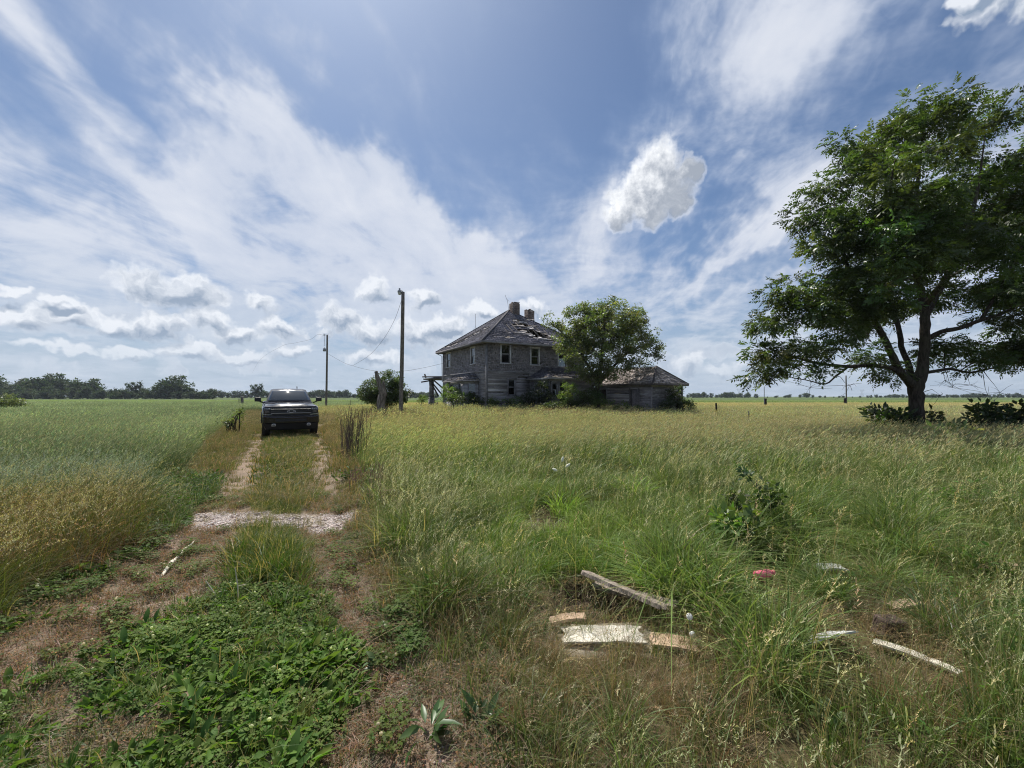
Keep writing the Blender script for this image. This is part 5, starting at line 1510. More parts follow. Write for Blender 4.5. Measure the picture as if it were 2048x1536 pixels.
def nearest_branch(mb, limbs, hubs, r_end=0.006, r0=0.03, n=4, frac=1.0, sag=0.10, nside=4):
    """twigs from the limbs out to the leaf ends"""
    pts, rad = [], []
    for l, rr in limbs:
        for i in range(len(l) - 1):
            for k in range(4):
                t_ = k / 4; pts.append(np.array(l[i]) * (1 - t_) + np.array(l[i + 1]) * t_); rad.append(rr[i] * (1 - t_) + rr[i + 1] * t_)
    pts = np.array(pts); rad = np.array(rad)
    for h in hubs:
        if rng.random() > frac: continue
        dd = np.linalg.norm(pts - h, axis=1) + np.maximum(0, pts[:, 2] - h[2]) * 0.8
        j = int(np.argmin(dd)); p = pts[j]; L = np.linalg.norm(h - p)
        if L < 0.15: continue
        m1 = p + (h - p) * 0.35 + np.array([0, 0, 0.10 * L]) + rng.normal(0, 0.06 * L, 3); m2 = p + (h - p) * 0.7 + np.array([0, 0, 0.06 * L]) + rng.normal(0, 0.06 * L, 3)
        a = min(rad[j] * 0.55, r0 * (0.4 + L * 0.45))
        mb.tube([p, m1, m2, h], [a, a * 0.7, a * 0.45, r_end], nside, cap=False)
        if L > 0.8:
            pts = np.vstack([pts, m1[None], m2[None]]); rad = np.append(rad, [a * 0.7, a * 0.45])

def rough_tube(mb, pts, rad, n=10, sub=4, amp=0.05):
    P_, R_ = [], []
    for i in range(len(pts) - 1):
        for k in range(sub):
            t_ = k / sub; p0 = Vector(pts[max(i - 1, 0)]); p1 = Vector(pts[i]); p2 = Vector(pts[i + 1]); p3 = Vector(pts[min(i + 2, len(pts) - 1)])
            q_ = 0.5 * ((2 * p1) + (p2 - p0) * t_ + (2 * p0 - 5 * p1 + 4 * p2 - p3) * t_ * t_ + (3 * p1 - p0 - 3 * p2 + p3) * t_ ** 3)
            r_ = rad[i] * (1 - t_) + rad[i + 1] * t_
            P_.append(q_ + Vector(rng.normal(0, amp * r_, 3))); R_.append(r_ * rng.uniform(1 - amp, 1 + amp))
    P_.append(Vector(pts[-1])); R_.append(rad[-1])
    mb.tube(P_, R_, n)

# --- the large walnut on the right
TZ = 17.0
def q(px, py, dz=0.0): 
    v = at(px, py, TZ + dz); return (v.x, v.y, v.z)
bx_, by_ = at(1832, 870, TZ).x, TZ
limbs = [
    ([(bx_ + 0.02, by_, hz(bx_, by_) - 0.15), (bx_, by_, 0.5), q(1833, 800), q(1832, 772), q(1844, 740), q(1848, 700), q(1850, 650), q(1848, 610, .2), q(1836, 560, .4), q(1826, 480, .3), q(1832, 400), q(1842, 300, -.2), q(1850, 225)],
     [0.34, 0.25, 0.235, 0.26, 0.19, 0.175, 0.16, 0.15, 0.125, 0.10, 0.07, 0.045, 0.015]),
    ([q(1830, 775), q(1802, 745, -.2), q(1786, 715, -.4), q(1770, 680, -.6), q(1754, 650, -.8), q(1735, 620, -1), q(1705, 560, -1.3), q(1680, 480, -1.5), q(1668, 400, -1.6)], [0.17, 0.14, 0.125, 0.115, 0.10, 0.085, 0.065, 0.04, 0.012]),
    ([q(1808, 750, -.2), q(1780, 735, -.4), q(1740, 731, -.7), q(1700, 733, -.9), q(1660, 730, -1), q(1615, 722, -1.1), q(1570, 708, -1.1), q(1530, 695, -1.2)], [0.10, 0.085, 0.075, 0.065, 0.052, 0.04, 0.026, 0.01]),
    ([q(1697, 733, -.9), q(1672, 752, -1), q(1650, 768, -1.1), q(1612, 760, -1.2), q(1560, 752, -1.3)], [0.045, 0.035, 0.025, 0.018, 0.008]),
    ([q(1824, 768, .3), q(1818, 735, .7), q(1803, 692, 1.0), q(1796, 650, 1.4), q(1770, 560, 2.2), q(1750, 450, 2.8), q(1750, 340, 3)], [0.13, 0.115, 0.10, 0.085, 0.07, 0.045, 0.012]),
    ([q(1850, 682), q(1882, 664, -.2), q(1920, 656, -.3), q(1962, 640, -.5), q(2012, 624, -.6), q(2070, 590, -.8), q(2130, 530, -1)], [0.10, 0.09, 0.08, 0.07, 0.06, 0.04, 0.012]),
    ([q(1856, 745, .2), q(1900, 738, .6), q(1940, 745, 1), q(1990, 735, 1.4), q(2060, 720, 2)], [0.07, 0.055, 0.045, 0.03, 0.01]),
    ([q(1848, 612), q(1888, 560, -.6), q(1928, 480, -1.2), q(1955, 380, -1.6), q(1970, 270, -1.6)], [0.12, 0.10, 0.08, 0.05, 0.012]),
    ([q(1848, 640), q(1875, 590, 1), q(1930, 500, 2.2), q(1990, 400, 3), q(2040, 320, 3.4)], [0.11, 0.10, 0.07, 0.045, 0.012]),
    ([q(1836, 560), q(1800, 480, -1.5), q(1780, 400, -2.6), q(1790, 320, -3)], [0.09, 0.07, 0.045, 0.012]),
    ([q(1962, 640, -.5), q(2010, 560, -.4), q(2060, 460, 0), q(2110, 360, .4)], [0.06, 0.05, 0.03, 0.01]),
]
walnut = tag(empty('walnut_tree', (bx_, by_, hz(bx_, by_))), 'large broad walnut tree with dark trunk standing alone at the right', 'tree')
off = Vector(walnut.location)
def local(l): return [tuple(Vector(p) - off) for p in l]
limbs_l = [(local(a), b) for a, b in limbs]
tk = MB()
rough_tube(tk, limbs_l[0][0], limbs_l[0][1], 14, 4, 0.05)
tk.build('trunk', BARK, walnut, smooth=True)
CB_ = [(1850, 250, 110, 60, 0), (1880, 225, 60, 35, -1), (1965, 245, 60, 40, 0), (1780, 305, 75, 60, 0), (1665, 365, 60, 50, -1), (1635, 420, 50, 45, -1), (1665, 480, 75, 65, -1.5), (1760, 440, 110, 85, -2.5), (1760, 440, 110, 85, 2.5),
       (1870, 370, 120, 95, -2.8), (1880, 370, 120, 95, 2.8), (1975, 370, 100, 80, 0), (1640, 585, 75, 60, -1), (1575, 610, 55, 45, -1), (1545, 660, 50, 40, -1), (1530, 700, 42, 32, -1.2), (1562, 725, 50, 34, -1.2), (1530, 742, 30, 22, -1.3), (1640, 660, 75, 55, -1),
       (1720, 590, 85, 60, -2), (1730, 580, 90, 65, 2), (1820, 520, 95, 65, -3), (1830, 510, 110, 75, 3), (1930, 500, 105, 75, -2.5), (1940, 480, 105, 75, 3), (2040, 440, 90, 90, 0), (2060, 350, 70, 80, 0), (2035, 600, 85, 60, -.6), (2060, 560, 80, 70, 2),
       (1960, 590, 55, 35, 1.8), (1920, 715, 60, 34, .8), (2000, 712, 70, 34, 1.4), (2070, 680, 70, 50, 1), (1765, 742, 34, 18, .6), (1725, 715, 32, 18, -.4), (1700, 640, 60, 40, 1.5), (1900, 590, 50, 34, 2.2), (1885, 700, 40, 22, 0.3), (1610, 735, 46, 26, -1), (1790, 610, 60, 40, 2.6),
       (2140, 420, 120, 130, 0), (2150, 600, 110, 110, 0), (2120, 700, 90, 50, 1), (2130, 290, 80, 60, .5), (1700, 300, 40, 26, -.5), (2010, 225, 36, 20, -.5)]
bl_ = []
for (px, py, rx, ry, dz) in CB_:
    Y = TZ + dz; c_ = at(px, py, Y) - off; bl_.append(((c_.x, c_.y, c_.z), (rx * 0.84 * Y / F, min(rx, 80) * 0.85 * Y / F, ry * 0.84 * Y / F)))
SPR = [spray(11, 0.40, 0.155, 0.40) for _ in range(5)]
A_, hubs = fill(bl_, 0.86, 29.0, 0.46, SPR, (0.082, 0.118, 0.044), up=-0.05, cvar=0.45, shell=(0.55, 1.05))
br = MB()
for a, b in limbs_l[1:]: rough_tube(br, a, b, 8, 3, 0.06)
nearest_branch(br, limbs_l, hubs, 0.005, 0.035)
# bare dead twigs under the crown
for (px, py, dz) in ((1760, 700, -.5), (1745, 690, -.6), (1735, 672, -.8), (1775, 690, .5), (1730, 655, -1), (1890, 760, .4), (1905, 775, .5), (1940, 770, .8), (1960, 640, -.4), (1965, 620, -.4), (1985, 650, -.3), (1700, 770, -1), (1620, 775, -1.2), (1975, 790, 1), (1880, 790, .3), (2000, 785, 1)):
    p = np.array(tuple(Vector(q(px, py, dz)) - off)); nearest_branch(br, limbs_l, [p], 0.004, 0.02)
    for k in range(7):
        e = p + rng.normal(0, 0.42, 3) * np.array([1, 1, 0.7]); br.tube([p, (p + e) / 2 + rng.normal(0, 0.06, 3), e], [0.007, 0.005, 0.003], 4, cap=False)
br.build('limbs', BARK, walnut, smooth=True)
link('crown', A_.mesh('crown', LEAF), walnut, 'stuff')
print('walnut leaves', sum(len(f) for f in A_.F))

def small_tree(name, label, cat, x, y, blobs_, trunk, colr, hubs_m2, per, hr, tmpl, bark=BARK, group=None, shell=(0.4, 1.0), up=0.1, cvar=0.3):
    z = hz(x, y); o = tag(empty(name, (x, y, z)), label, cat, group); off_ = np.array([x, y, z])
    bl = [(tuple(np.array(c_) - off_), r_) for c_, r_ in blobs_]
    A2, hb = fill(bl, hubs_m2, per, hr, tmpl, colr, up=up, cvar=cvar, shell=shell)
    if trunk:
        mb = MB(); tl = [([tuple(np.array(p) - off_) for p in l], r_) for l, r_ in trunk]
        for a, b in tl: rough_tube(mb, a, b, 7, 2, 0.06)
        nearest_branch(mb, tl, hb, 0.004, 0.03, nside=3)
        mb.build('trunk' if cat == 'tree' else 'stems', bark, o, smooth=True, kind=None if cat == 'tree' else 'stuff')
    link('crown' if cat == 'tree' else 'foliage', A2.mesh('foliage', LEAF), o, 'stuff')
    return o

CLU = [cluster(6, 0.20, 0.17) for _ in range(5)]
CLS = [cluster(6, 0.15, 0.12, 0.5) for _ in range(5)]
def pb(px, py, rx, ry, Y, ryy=None):
    c_ = at(px, py, Y); return ((c_.x, c_.y, c_.z), (rx * Y / F, (ryy or min(rx, ry * 1.2)) * Y / F, ry * Y / F))
# --- the round tree in front of the house
MY = 32.2
c0x = at(1196, 800, MY).x
small_tree('mulberry_tree', 'dense round green tree growing between the farmhouse and the shed', 'tree', c0x, MY,
    [pb(1205, 660, 78, 58, MY), pb(1235, 640, 60, 42, MY + .5), pb(1160, 655, 50, 50, MY), pb(1265, 680, 50, 48, MY), pb(1200, 715, 80, 50, MY - 1), pb(1150, 692, 26, 38, MY - .6), pb(1185, 735, 50, 34, MY - .8), pb(1265, 715, 42, 28, MY), pb(1300, 690, 24, 26, MY), pb(1314, 706, 16, 20, MY), pb(1098, 640, 14, 16, MY + .5), pb(1112, 655, 18, 14, MY + .5), pb(1180, 625, 34, 24, MY), pb(1215, 752, 30, 20, MY - 1.2), pb(1240, 655, 60, 50, MY + 2), pb(1170, 680, 60, 50, MY + 1.6)],
    [([(c0x, MY, hz(c0x, MY) - 0.1), tuple(at(1194, 780, MY)), tuple(at(1200, 740, MY)), tuple(at(1205, 690, MY)), tuple(at(1210, 640, MY))], [0.26, 0.2, 0.17, 0.10, 0.03]),
     ([tuple(at(1196, 770, MY)), tuple(at(1225, 735, MY)), tuple(at(1262, 700, MY)), tuple(at(1300, 690, MY))], [0.14, 0.11, 0.07, 0.02]),
     ([tuple(at(1196, 765, MY)), tuple(at(1175, 730, MY - .5)), tuple(at(1150, 690, MY)), tuple(at(1100, 645, MY + .5))], [0.13, 0.10, 0.07, 0.02])],
    (0.165, 0.190, 0.095), 1.45, 10.0, 0.40, CLU, cvar=0.35)
# --- shrubs
def shrub(label, blobs_, colr, per=6, hm=5.0, hr=0.24, tm=None, name='shrub', cat='shrub', stems=True, up=0.2, group=None):
    c_ = np.mean([b[0] for b in blobs_], 0); x, y = float(c_[0]), float(c_[1]); z = hz(x, y)
    tr = []
    for b in blobs_:
        for k in range(3):
            p0 = (x + rng.normal(0, 0.15), y + rng.normal(0, 0.15), z - 0.05); e = np.array(b[0]) + rng.normal(0, 0.3, 3) * np.array(b[1])
            m_ = (np.array(p0) + e) / 2 + np.array([0, 0, 0.15]); tr.append(([p0, tuple(m_), tuple(e)], [0.03, 0.02, 0.008]))
    return small_tree(name, label, cat, x, y, blobs_, tr if stems else None, colr, hm, per, hr, tm or CLS, up=up, group=group)
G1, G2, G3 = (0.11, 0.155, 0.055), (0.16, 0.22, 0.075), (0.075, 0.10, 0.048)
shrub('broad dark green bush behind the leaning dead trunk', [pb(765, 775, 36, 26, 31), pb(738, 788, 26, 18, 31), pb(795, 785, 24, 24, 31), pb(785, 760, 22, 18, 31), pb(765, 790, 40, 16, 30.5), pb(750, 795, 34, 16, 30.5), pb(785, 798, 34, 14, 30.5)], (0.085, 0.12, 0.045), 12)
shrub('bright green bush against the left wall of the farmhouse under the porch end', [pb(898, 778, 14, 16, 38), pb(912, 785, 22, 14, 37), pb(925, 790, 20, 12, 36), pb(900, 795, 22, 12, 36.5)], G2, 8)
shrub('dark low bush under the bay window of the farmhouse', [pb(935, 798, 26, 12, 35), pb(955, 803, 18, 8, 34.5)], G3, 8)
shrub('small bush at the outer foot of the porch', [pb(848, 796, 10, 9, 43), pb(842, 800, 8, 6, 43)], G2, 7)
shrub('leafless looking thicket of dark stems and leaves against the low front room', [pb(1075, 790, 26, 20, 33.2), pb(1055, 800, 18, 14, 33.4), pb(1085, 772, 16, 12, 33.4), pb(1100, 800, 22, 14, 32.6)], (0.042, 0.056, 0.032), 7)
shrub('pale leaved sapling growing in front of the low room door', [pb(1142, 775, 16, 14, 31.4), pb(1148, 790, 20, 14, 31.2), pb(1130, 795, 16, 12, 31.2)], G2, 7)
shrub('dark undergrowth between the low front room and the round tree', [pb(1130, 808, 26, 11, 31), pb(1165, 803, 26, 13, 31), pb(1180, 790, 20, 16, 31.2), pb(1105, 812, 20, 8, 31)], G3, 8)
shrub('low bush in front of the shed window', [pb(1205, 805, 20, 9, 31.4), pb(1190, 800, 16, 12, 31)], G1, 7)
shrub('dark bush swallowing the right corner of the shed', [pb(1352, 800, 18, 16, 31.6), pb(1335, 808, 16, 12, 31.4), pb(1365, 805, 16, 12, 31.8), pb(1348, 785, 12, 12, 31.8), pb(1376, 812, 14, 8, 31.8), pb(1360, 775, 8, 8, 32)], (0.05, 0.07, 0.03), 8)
BIGL = [cluster(5, 0.22, 0.24, 0.5) for _ in range(4)]
shrub('low ragged weeds along the farmhouse wall right of its near corner', [pb(1000, 806, 26, 8, 33.6), pb(1030, 804, 24, 11, 33.6), pb(985, 804, 10, 9, 33.8)], G1, 7)
shrub('tall weeds standing before the shed door', [pb(1245, 812, 20, 8, 30.4), pb(1285, 814, 18, 6, 30.4)], G1, 6)
shrub('large leaved dark shrub left of the walnut trunk', [pb(1775, 830, 26, 18, 17), pb(1795, 838, 26, 16, 16.8), pb(1760, 845, 22, 12, 16.6), pb(1785, 852, 34, 10, 16.6), pb(1752, 826, 12, 9, 17)], (0.045, 0.065, 0.03), 5, 4.5, 0.26, BIGL)
shrub('small leafy sapling just right of the walnut trunk', [pb(1862, 835, 10, 12, 17.2), pb(1858, 850, 14, 8, 17)], (0.045, 0.065, 0.03), 5, 4.5, 0.2, BIGL)
shrub('wide dark thicket at the right edge beyond the walnut', [pb(1990, 835, 50, 22, 16.6), pb(1945, 850, 40, 14, 16.4), pb(2040, 835, 40, 24, 16.6), pb(1965, 815, 20, 9, 17), pb(2090, 840, 50, 24, 16.6), pb(2010, 855, 60, 12, 16)], (0.048, 0.068, 0.032), 5, 3.2, 0.28, BIGL)
shrub('pale broad leaved milkweed plants in front of the thicket', [pb(1895, 862, 12, 7, 14.6), pb(1925, 866, 16, 8, 14.4), pb(1880, 868, 10, 5, 14.4)], (0.22, 0.27, 0.14), 5, 5, 0.14, BIGL, name='milkweed', cat='wild plant', up=0.5)
shrub('pale round bush at the left edge of the meadow', [pb(22, 800, 26, 14, 40), pb(5, 806, 22, 10, 40), pb(38, 806, 18, 8, 40)], (0.17, 0.20, 0.11), 8)
shrub('bushy green weed beside the rotten post left of the truck', [pb(468, 832, 12, 8, 19), pb(480, 822, 6, 10, 18.5), pb(446, 842, 14, 6, 18), pb(462, 846, 26, 7, 18.5)], (0.16, 0.18, 0.085), 4, 6, 0.13, name='weed_clump', cat='weed')

# --- the leaning dead trunk
SY = 29.0
sx_, sy_ = at(760, 800, SY).x, SY
st = tag(empty('dead_trunk', (sx_, sy_, hz(sx_, sy_))), 'leaning broken dead trunk with stripped bark in front of the bush', 'dead tree')
mb = MB(); o_ = Vector(st.location)
P_ = [at(763, 825, SY) - o_, at(762, 800, SY) - o_, at(765, 785, SY) - o_, at(758, 765, SY) - o_, at(752, 743, SY) - o_]
rough_tube(mb, [(p.x, p.y, p.z) for p in P_], [0.30, 0.27, 0.24, 0.15, 0.12], 12, 4, 0.10)
mb.build('trunk', BARK2, st, smooth=True)
mb = MB(); P_ = [at(764, 785, SY) - o_, at(768, 770, SY) - o_, at(766, 762, SY) - o_]
rough_tube(mb, [(p.x, p.y - 0.05, p.z) for p in P_], [0.16, 0.13, 0.05], 8, 3, 0.12); mb.build('broken_limb', BARK2, st, smooth=True)

# --- dry twiggy weeds beside the drive
DRYST = plain('thin_dry_stalk', (0.13, 0.095, 0.085), 0.9, 0.1)
def twigs(label, px, py, Y, n, h, w, colr=(0.13, 0.095, 0.085)):
    x = at(px, py, Y).x; z = hz(x, Y); o = tag(empty('dry_weed', (x, Y, z)), label, 'dry weed')
    mb = MB()
    for k in range(n):
        if n <= 6 and k: mb.build('stem', DRYST, o); mb = MB()
        bx, by = rng.normal(0, w / 2, 2); hh = h * rng.uniform(0.6, 1.05); dx_ = rng.normal(0.06, 0.1) * hh; dy_ = rng.normal(0, 0.1) * hh
        mb.tube([(bx, by, -0.02), (bx + dx_ * 0.4, by + dy_ * 0.4, hh * 0.5), (bx + dx_, by + dy_, hh)], [0.006, 0.005, 0.003], 3, cap=False)
        for j in range(6):
            t_ = rng.uniform(0.35, 1); p = Vector((bx + dx_ * t_, by + dy_ * t_, hh * t_)); e = p + Vector(rng.normal(0, 0.05, 3)) + Vector((0, 0, 0.11 * h))
            mb.tube([p, e], [0.003, 0.002], 3, cap=False)
    mb.build('stem' if n <= 6 else 'stems', DRYST if n <= 6 else plain('dry_weed_stem', colr, 0.9, 0.1), o, kind=None if n <= 6 else 'stuff')
twigs('tall bunch of thin dry brown stems on the right edge of the drive', 705, 930, 11.0, 60, 1.25, 0.30)
twigs('two very thin tall dry stalks nearest the wheel rut right of the truck', 686, 935, 10.4, 4, 1.5, 0.15)
twigs('purplish brown dead weed stand further up beside the drive', 745, 835, 24.0, 90, 0.95, 1.6, (0.17, 0.12, 0.11))
twigs('low russet dock stand at the near edge of the gravel', 735, 1005, 7.2, 30, 0.45, 0.35, (0.30, 0.19, 0.14))
twigs('pinkish seeding dock plants right of the gravel patch', 755, 1040, 6.0, 26, 0.35, 0.30, (0.36, 0.24, 0.18))

# --- tree lines along the fields
def far_tree_mesh(k, h, w, lobes, leaf=0.55):
    bl = []
    for j in range(lobes):
        a = rng.uniform(0, 2 * pi); rr = rng.uniform(0.0, 0.33) * w; zc = rng.uniform(0.32, 0.80) * h
        s = rng.uniform(0.20, 0.33) * (1.15 - 0.5 * abs(zc / h - 0.45)); bl.append(((rr * cos(a), rr * sin(a) * 0.7, zc), (s * w, s * w * 0.8, s * h * 0.75)))
    bl.append(((0, 0, 0.22 * h), (0.42 * w, 0.35 * w, 0.2 * h)))
    T = [cluster(4, leaf * 1.2, leaf * 1.5, 0.6) for _ in range(3)]
    A2, hb = fill(bl, 0.16, 5, leaf * 1.9, T, (0.075, 0.105, 0.052), cvar=0.35, shell=(0.55, 1.0))
    return A2.mesh('far_crown%d' % k, LEAF_FAR)
def far_trunk_mesh(h):
    mb = MB(); mb.tube([(0, 0, -0.3), (0.1, 0, h * 0.3), (0, 0.1, h * 0.65)], [0.35, 0.28, 0.12], 6)
    for k in range(4):
        a = rng.uniform(0, 2 * pi); mb.tube([(0.05, 0, h * 0.3), (cos(a) * h * 0.15, sin(a) * h * 0.1, h * 0.5), (cos(a) * h * 0.24, sin(a) * h * 0.2, h * 0.66)], [0.18, 0.12, 0.04], 5)
    me = bpy.data.meshes.new('far_trunk'); me.from_pydata(mb.v, [], mb.f); me.materials.append(BARK); me.update(); return me
FM = [far_tree_mesh(0, 10, 13, 9), far_tree_mesh(1, 10, 9, 7), far_tree_mesh(2, 10, 11, 10), far_tree_mesh(3, 10, 7, 6), far_tree_mesh(4, 10, 16, 9)]
FT = far_trunk_mesh(10)
def far_tree(px, topy, Y, wk, label, group=None, parts=True, basey=None):
    x = (px - HX) / F * Y; h = (HY - topy) / F * Y + EYE
    s = h / 10.0
    if parts:
        o = tag(empty('field_tree', (x, Y, 0)), label, 'tree', group)
        c_ = link('crown', FM[wk], o, 'stuff'); c_.scale = (s, s, s); c_.rotation_euler.z = rng.uniform(0, 6)
        t_ = link('trunk', FT, o); t_.scale = (s, s, s)
    else:
        o = tag(link('distant_tree', FM[wk]), label, 'tree', group)
        o.location = (x, Y, -0.3); o.scale = (s * rng.uniform(1.0, 1.5), s, s); o.rotation_euler.z = rng.uniform(0, 6)
gl = 'trees in the wood left of the drive'
glab = 'dark leafy tree in the low wood edging the field on the left'
far_tree(155, 741, 285, 3, 'tallest narrow tree of the wood on the left, rising above its neighbours', gl)
far_tree(340, 750, 270, 0, 'big domed tree near the right end of the nearer wood on the left', gl)
far_tree(270, 759, 275, 1, 'roundish tree standing up between the gaps of the wood on the left', gl)
far_tree(232, 766, 275, 3, 'small pointed tree left of the roundish one in the wood', gl)
far_tree(95, 746, 285, 0, 'broad crowned tree left of the tallest one in the wood', gl)
far_tree(-10, 746, 280, 2, 'tree cut by the left edge of the picture', gl)
far_tree(515, 764, 330, 1, 'round tree just left of the truck roof on the horizon', 'trees on the horizon behind the truck')
far_tree(50, 752, 285, 2, glab, gl); far_tree(125, 752, 290, 2, glab, gl); far_tree(185, 757, 285, 0, glab, gl); far_tree(75, 756, 282, 4, glab, gl); far_tree(20, 768, 282, 4, glab, gl)
for px, ty, w_ in ((150, 775, 4), (205, 776, 2), (225, 780, 4), (250, 778, 4), (290, 774, 2), (312, 770, 1), (365, 762, 2), (385, 772, 1), (405, 772, 3), (420, 778, 4), (100, 772, 4), (60, 775, 4), (0, 775, 4), (340, 776, 4), (175, 770, 1), (-40, 755, 0), (-80, 760, 2), (-120, 752, 1)):
    far_tree(px, ty + rng.uniform(-2, 2), 272 + rng.uniform(-6, 6), w_, glab, gl)
for px, ty in ((-40, 776), (20, 778), (45, 780), (85, 778), (120, 779), (165, 779), (195, 781), (235, 782), (265, 781), (300, 780), (325, 780), (355, 780), (380, 781), (400, 782), (412, 784)):
    far_tree(px, ty, 266 + rng.uniform(-3, 3), 4, 'low bush filling the foot of the wood on the left', gl, parts=False)
gm2 = 'trees on the horizon behind the truck'
px = 425
while px < 880:
    far_tree(px, 778 + rng.uniform(-2.5, 2.5) + (px - 425) * 0.012, 420 + rng.uniform(-10, 10), int(rng.integers(0, 5)), 'small dark tree of the line on the horizon behind the truck and poles', gm2, parts=False)
    px += rng.uniform(8, 13)
far_tree(575, 776, 430, 1, 'small dark tree of the line on the horizon behind the truck and poles', gm2, parts=False)
gr2 = 'trees on the horizon on the right'
px = 1375
while px < 1500:
    far_tree(px, 784.5 + rng.uniform(-1.2, 1.2), 520 + rng.uniform(-10, 10), int(rng.integers(0, 5)), 'small distant tree of the low wood right of the shed', gr2, parts=False); px += rng.uniform(6, 10)
far_tree(1512, 786, 500, 1, 'lone round tree at the end of the low wood right of the shed', gr2, False)
for px, ty in ((1535, 791), (1552, 790.5), (1570, 790), (1578, 788), (1600, 785), (1612, 784), (1625, 786), (1640, 790), (1650, 790), (1668, 791), (1678, 789), (1687, 788), (1705, 791), (1720, 790.5), (1735, 789.5)):
    far_tree(px, ty, 560, int(rng.integers(0, 4)), 'small distant tree of the broken line under the big tree branches', gr2, False)
px = 1742
while px < 2075:
    far_tree(px, 788.0 + rng.uniform(-1, 0.8) - (2.5 if 1940 < px < 2040 else 0), 560 + rng.uniform(-10, 10), int(rng.integers(0, 5)), 'small distant tree of the long low wood behind the walnut', gr2, parts=False); px += rng.uniform(7, 11)
# ------------------------------------------------------------------ the pickup truck
def paint_mat(name, c, rough=0.28, coat=1.0, metal=0.3):
    m, t, b = mat(name, rough, 0.5, metal)
    P_ = obj_coord(t); n = noise(t, P_, 2.5, 5, 0.6)
    k = mixc(t, n.ss(0.3, 0.8), c, tuple(x + 0.010 for x in c)); t.links.new(k.s, b.inputs['Base Color'])
    b.inputs['Coat Weight'].default_value = coat; b.inputs['Coat Roughness'].default_value = 0.05
    r = n.ss(0.3, 0.8, rough, rough + 0.12); t.links.new(r.s, b.inputs['Roughness'])
    return m
PAINT = paint_mat('black_blue_car_paint', (0.004, 0.004, 0.008), 0.14, 0.35, 0.0)
PLAS = plain('black_plastic', (0.014, 0.014, 0.016), 0.5, 0.4)
RUB = plain('tyre_rubber', (0.02, 0.019, 0.018), 0.85, 0.2)
CHR = plain('dark_chrome', (0.32, 0.33, 0.36), 0.22, 0.5, 0.9, var=0.05, bmp=0)
HOOKM = plain('pale_hook_metal', (0.62, 0.62, 0.64), 0.35, 0.5, 0.2, bmp=0)
LENS = plain('headlight_lens', (0.09, 0.09, 0.10), 0.12, 0.8, 0.3, bmp=0)
CGL = plain('car_glass', (0.012, 0.016, 0.018), 0.03, 0.9, 0.0, var=0.0, bmp=0)
tx, ty = (583 - HX) / F * 16.7, 16.7
truck = tag(empty('pickup_truck', (tx, ty, hz(tx, ty) + 0.01), R(30)), 'black crew cab pickup truck parked on the grassy drive facing the viewer', 'pickup truck')
tn = empty('body', (0, 0, 0)); tn.parent = truck
def loft(stations, name, m, parent, smooth=True, closed=True):
    """stations: list of (y, [(x, z) half profile from the bottom outside to the top centre])"""
    V, Fc = [], []
    for y, pr in stations:
        full = [(-x, z) for x, z in pr] + [(x, z) for x, z in reversed(pr[:-1])]
        V += [(x, y + (0 if len(p) < 3 else 0), z) for p in [pr] for x, z in full]
    n = len(stations[0][1]) * 2 - 1
    for i in range(len(stations) - 1):
        for k in range(n - 1): Fc.append((i * n + k, i * n + k + 1, (i + 1) * n + k + 1, (i + 1) * n + k))
    Fc.append(tuple(range(n - 1, -1, -1))); Fc.append(tuple(range((len(stations) - 1) * n, len(stations) * n)))
    me = bpy.data.meshes.new(name); me.from_pydata(V, [], Fc); me.materials.append(m)
    me.polygons.foreach_set('use_smooth', [smooth] * len(Fc)); me.update()
    o = link(name, me, parent)
    md = o.modifiers.new('edge', 'EDGE_SPLIT'); md.split_angle = R(38)
    return o
def prof(w, zb, zs, zt, crown=0.03, sill=0.04):
    return [(w - sill - 0.05, zb), (w - 0.01, zb + 0.03), (w + 0.0, (zb + zs) * 0.5), (w - 0.01, zs - 0.05), (w - 0.05, zs), (w - 0.16, zs + (zt - zs) * 0.55), (0.62, zt - 0.015), (0.50, zt + 0.012), (0.25, zt + crown * 0.7), (0, zt + crown * 0.75)]
loft([(0.14, prof(0.96, 0.62, 1.08, 1.17)), (0.20, prof(0.985, 0.60, 1.13, 1.225)), (0.36, prof(1.0, 0.62, 1.17, 1.27)), (0.48, prof(1.01, 0.80, 1.19, 1.285)), (0.70, prof(1.02, 0.94, 1.20, 1.30)), (0.95, prof(1.02, 0.98, 1.21, 1.31)), (1.20, prof(1.02, 0.94, 1.22, 1.32)), (1.42, prof(1.01, 0.80, 1.225, 1.325)), (1.50, prof(1.0, 0.45, 1.23, 1.33)), (1.58, prof(1.0, 0.44, 1.24, 1.33))], 'hood_and_fenders', PAINT, tn)
loft([(1.585, prof(1.0, 0.42, 1.25, 1.31)), (2.8, prof(1.01, 0.42, 1.26, 1.31)), (4.18, prof(1.0, 0.42, 1.27, 1.31))], 'cab_lower', PAINT, tn)
loft([(4.22, prof(1.0, 0.50, 1.33, 1.36)), (4.3, prof(1.01, 0.50, 1.36, 1.38)), (4.42, prof(1.02, 0.80, 1.36, 1.38)), (4.75, prof(1.03, 0.98, 1.36, 1.38)), (5.1, prof(1.02, 0.80, 1.36, 1.38)), (5.2, prof(1.01, 0.50, 1.36, 1.38)), (5.85, prof(0.99, 0.52, 1.36, 1.38))], 'cargo_bed', PAINT, tn)
cabp = lambda wb, wt, z0, z1: [(wb, z0), (wb - 0.005, z0 + 0.02), ((wb + wt) / 2 + 0.02, (z0 + z1) / 2), (wt + 0.02, z1 - 0.07), (wt - 0.03, z1 - 0.025), (wt - 0.14, z1), (wt * 0.5, z1 + 0.018), (0, z1 + 0.025)]
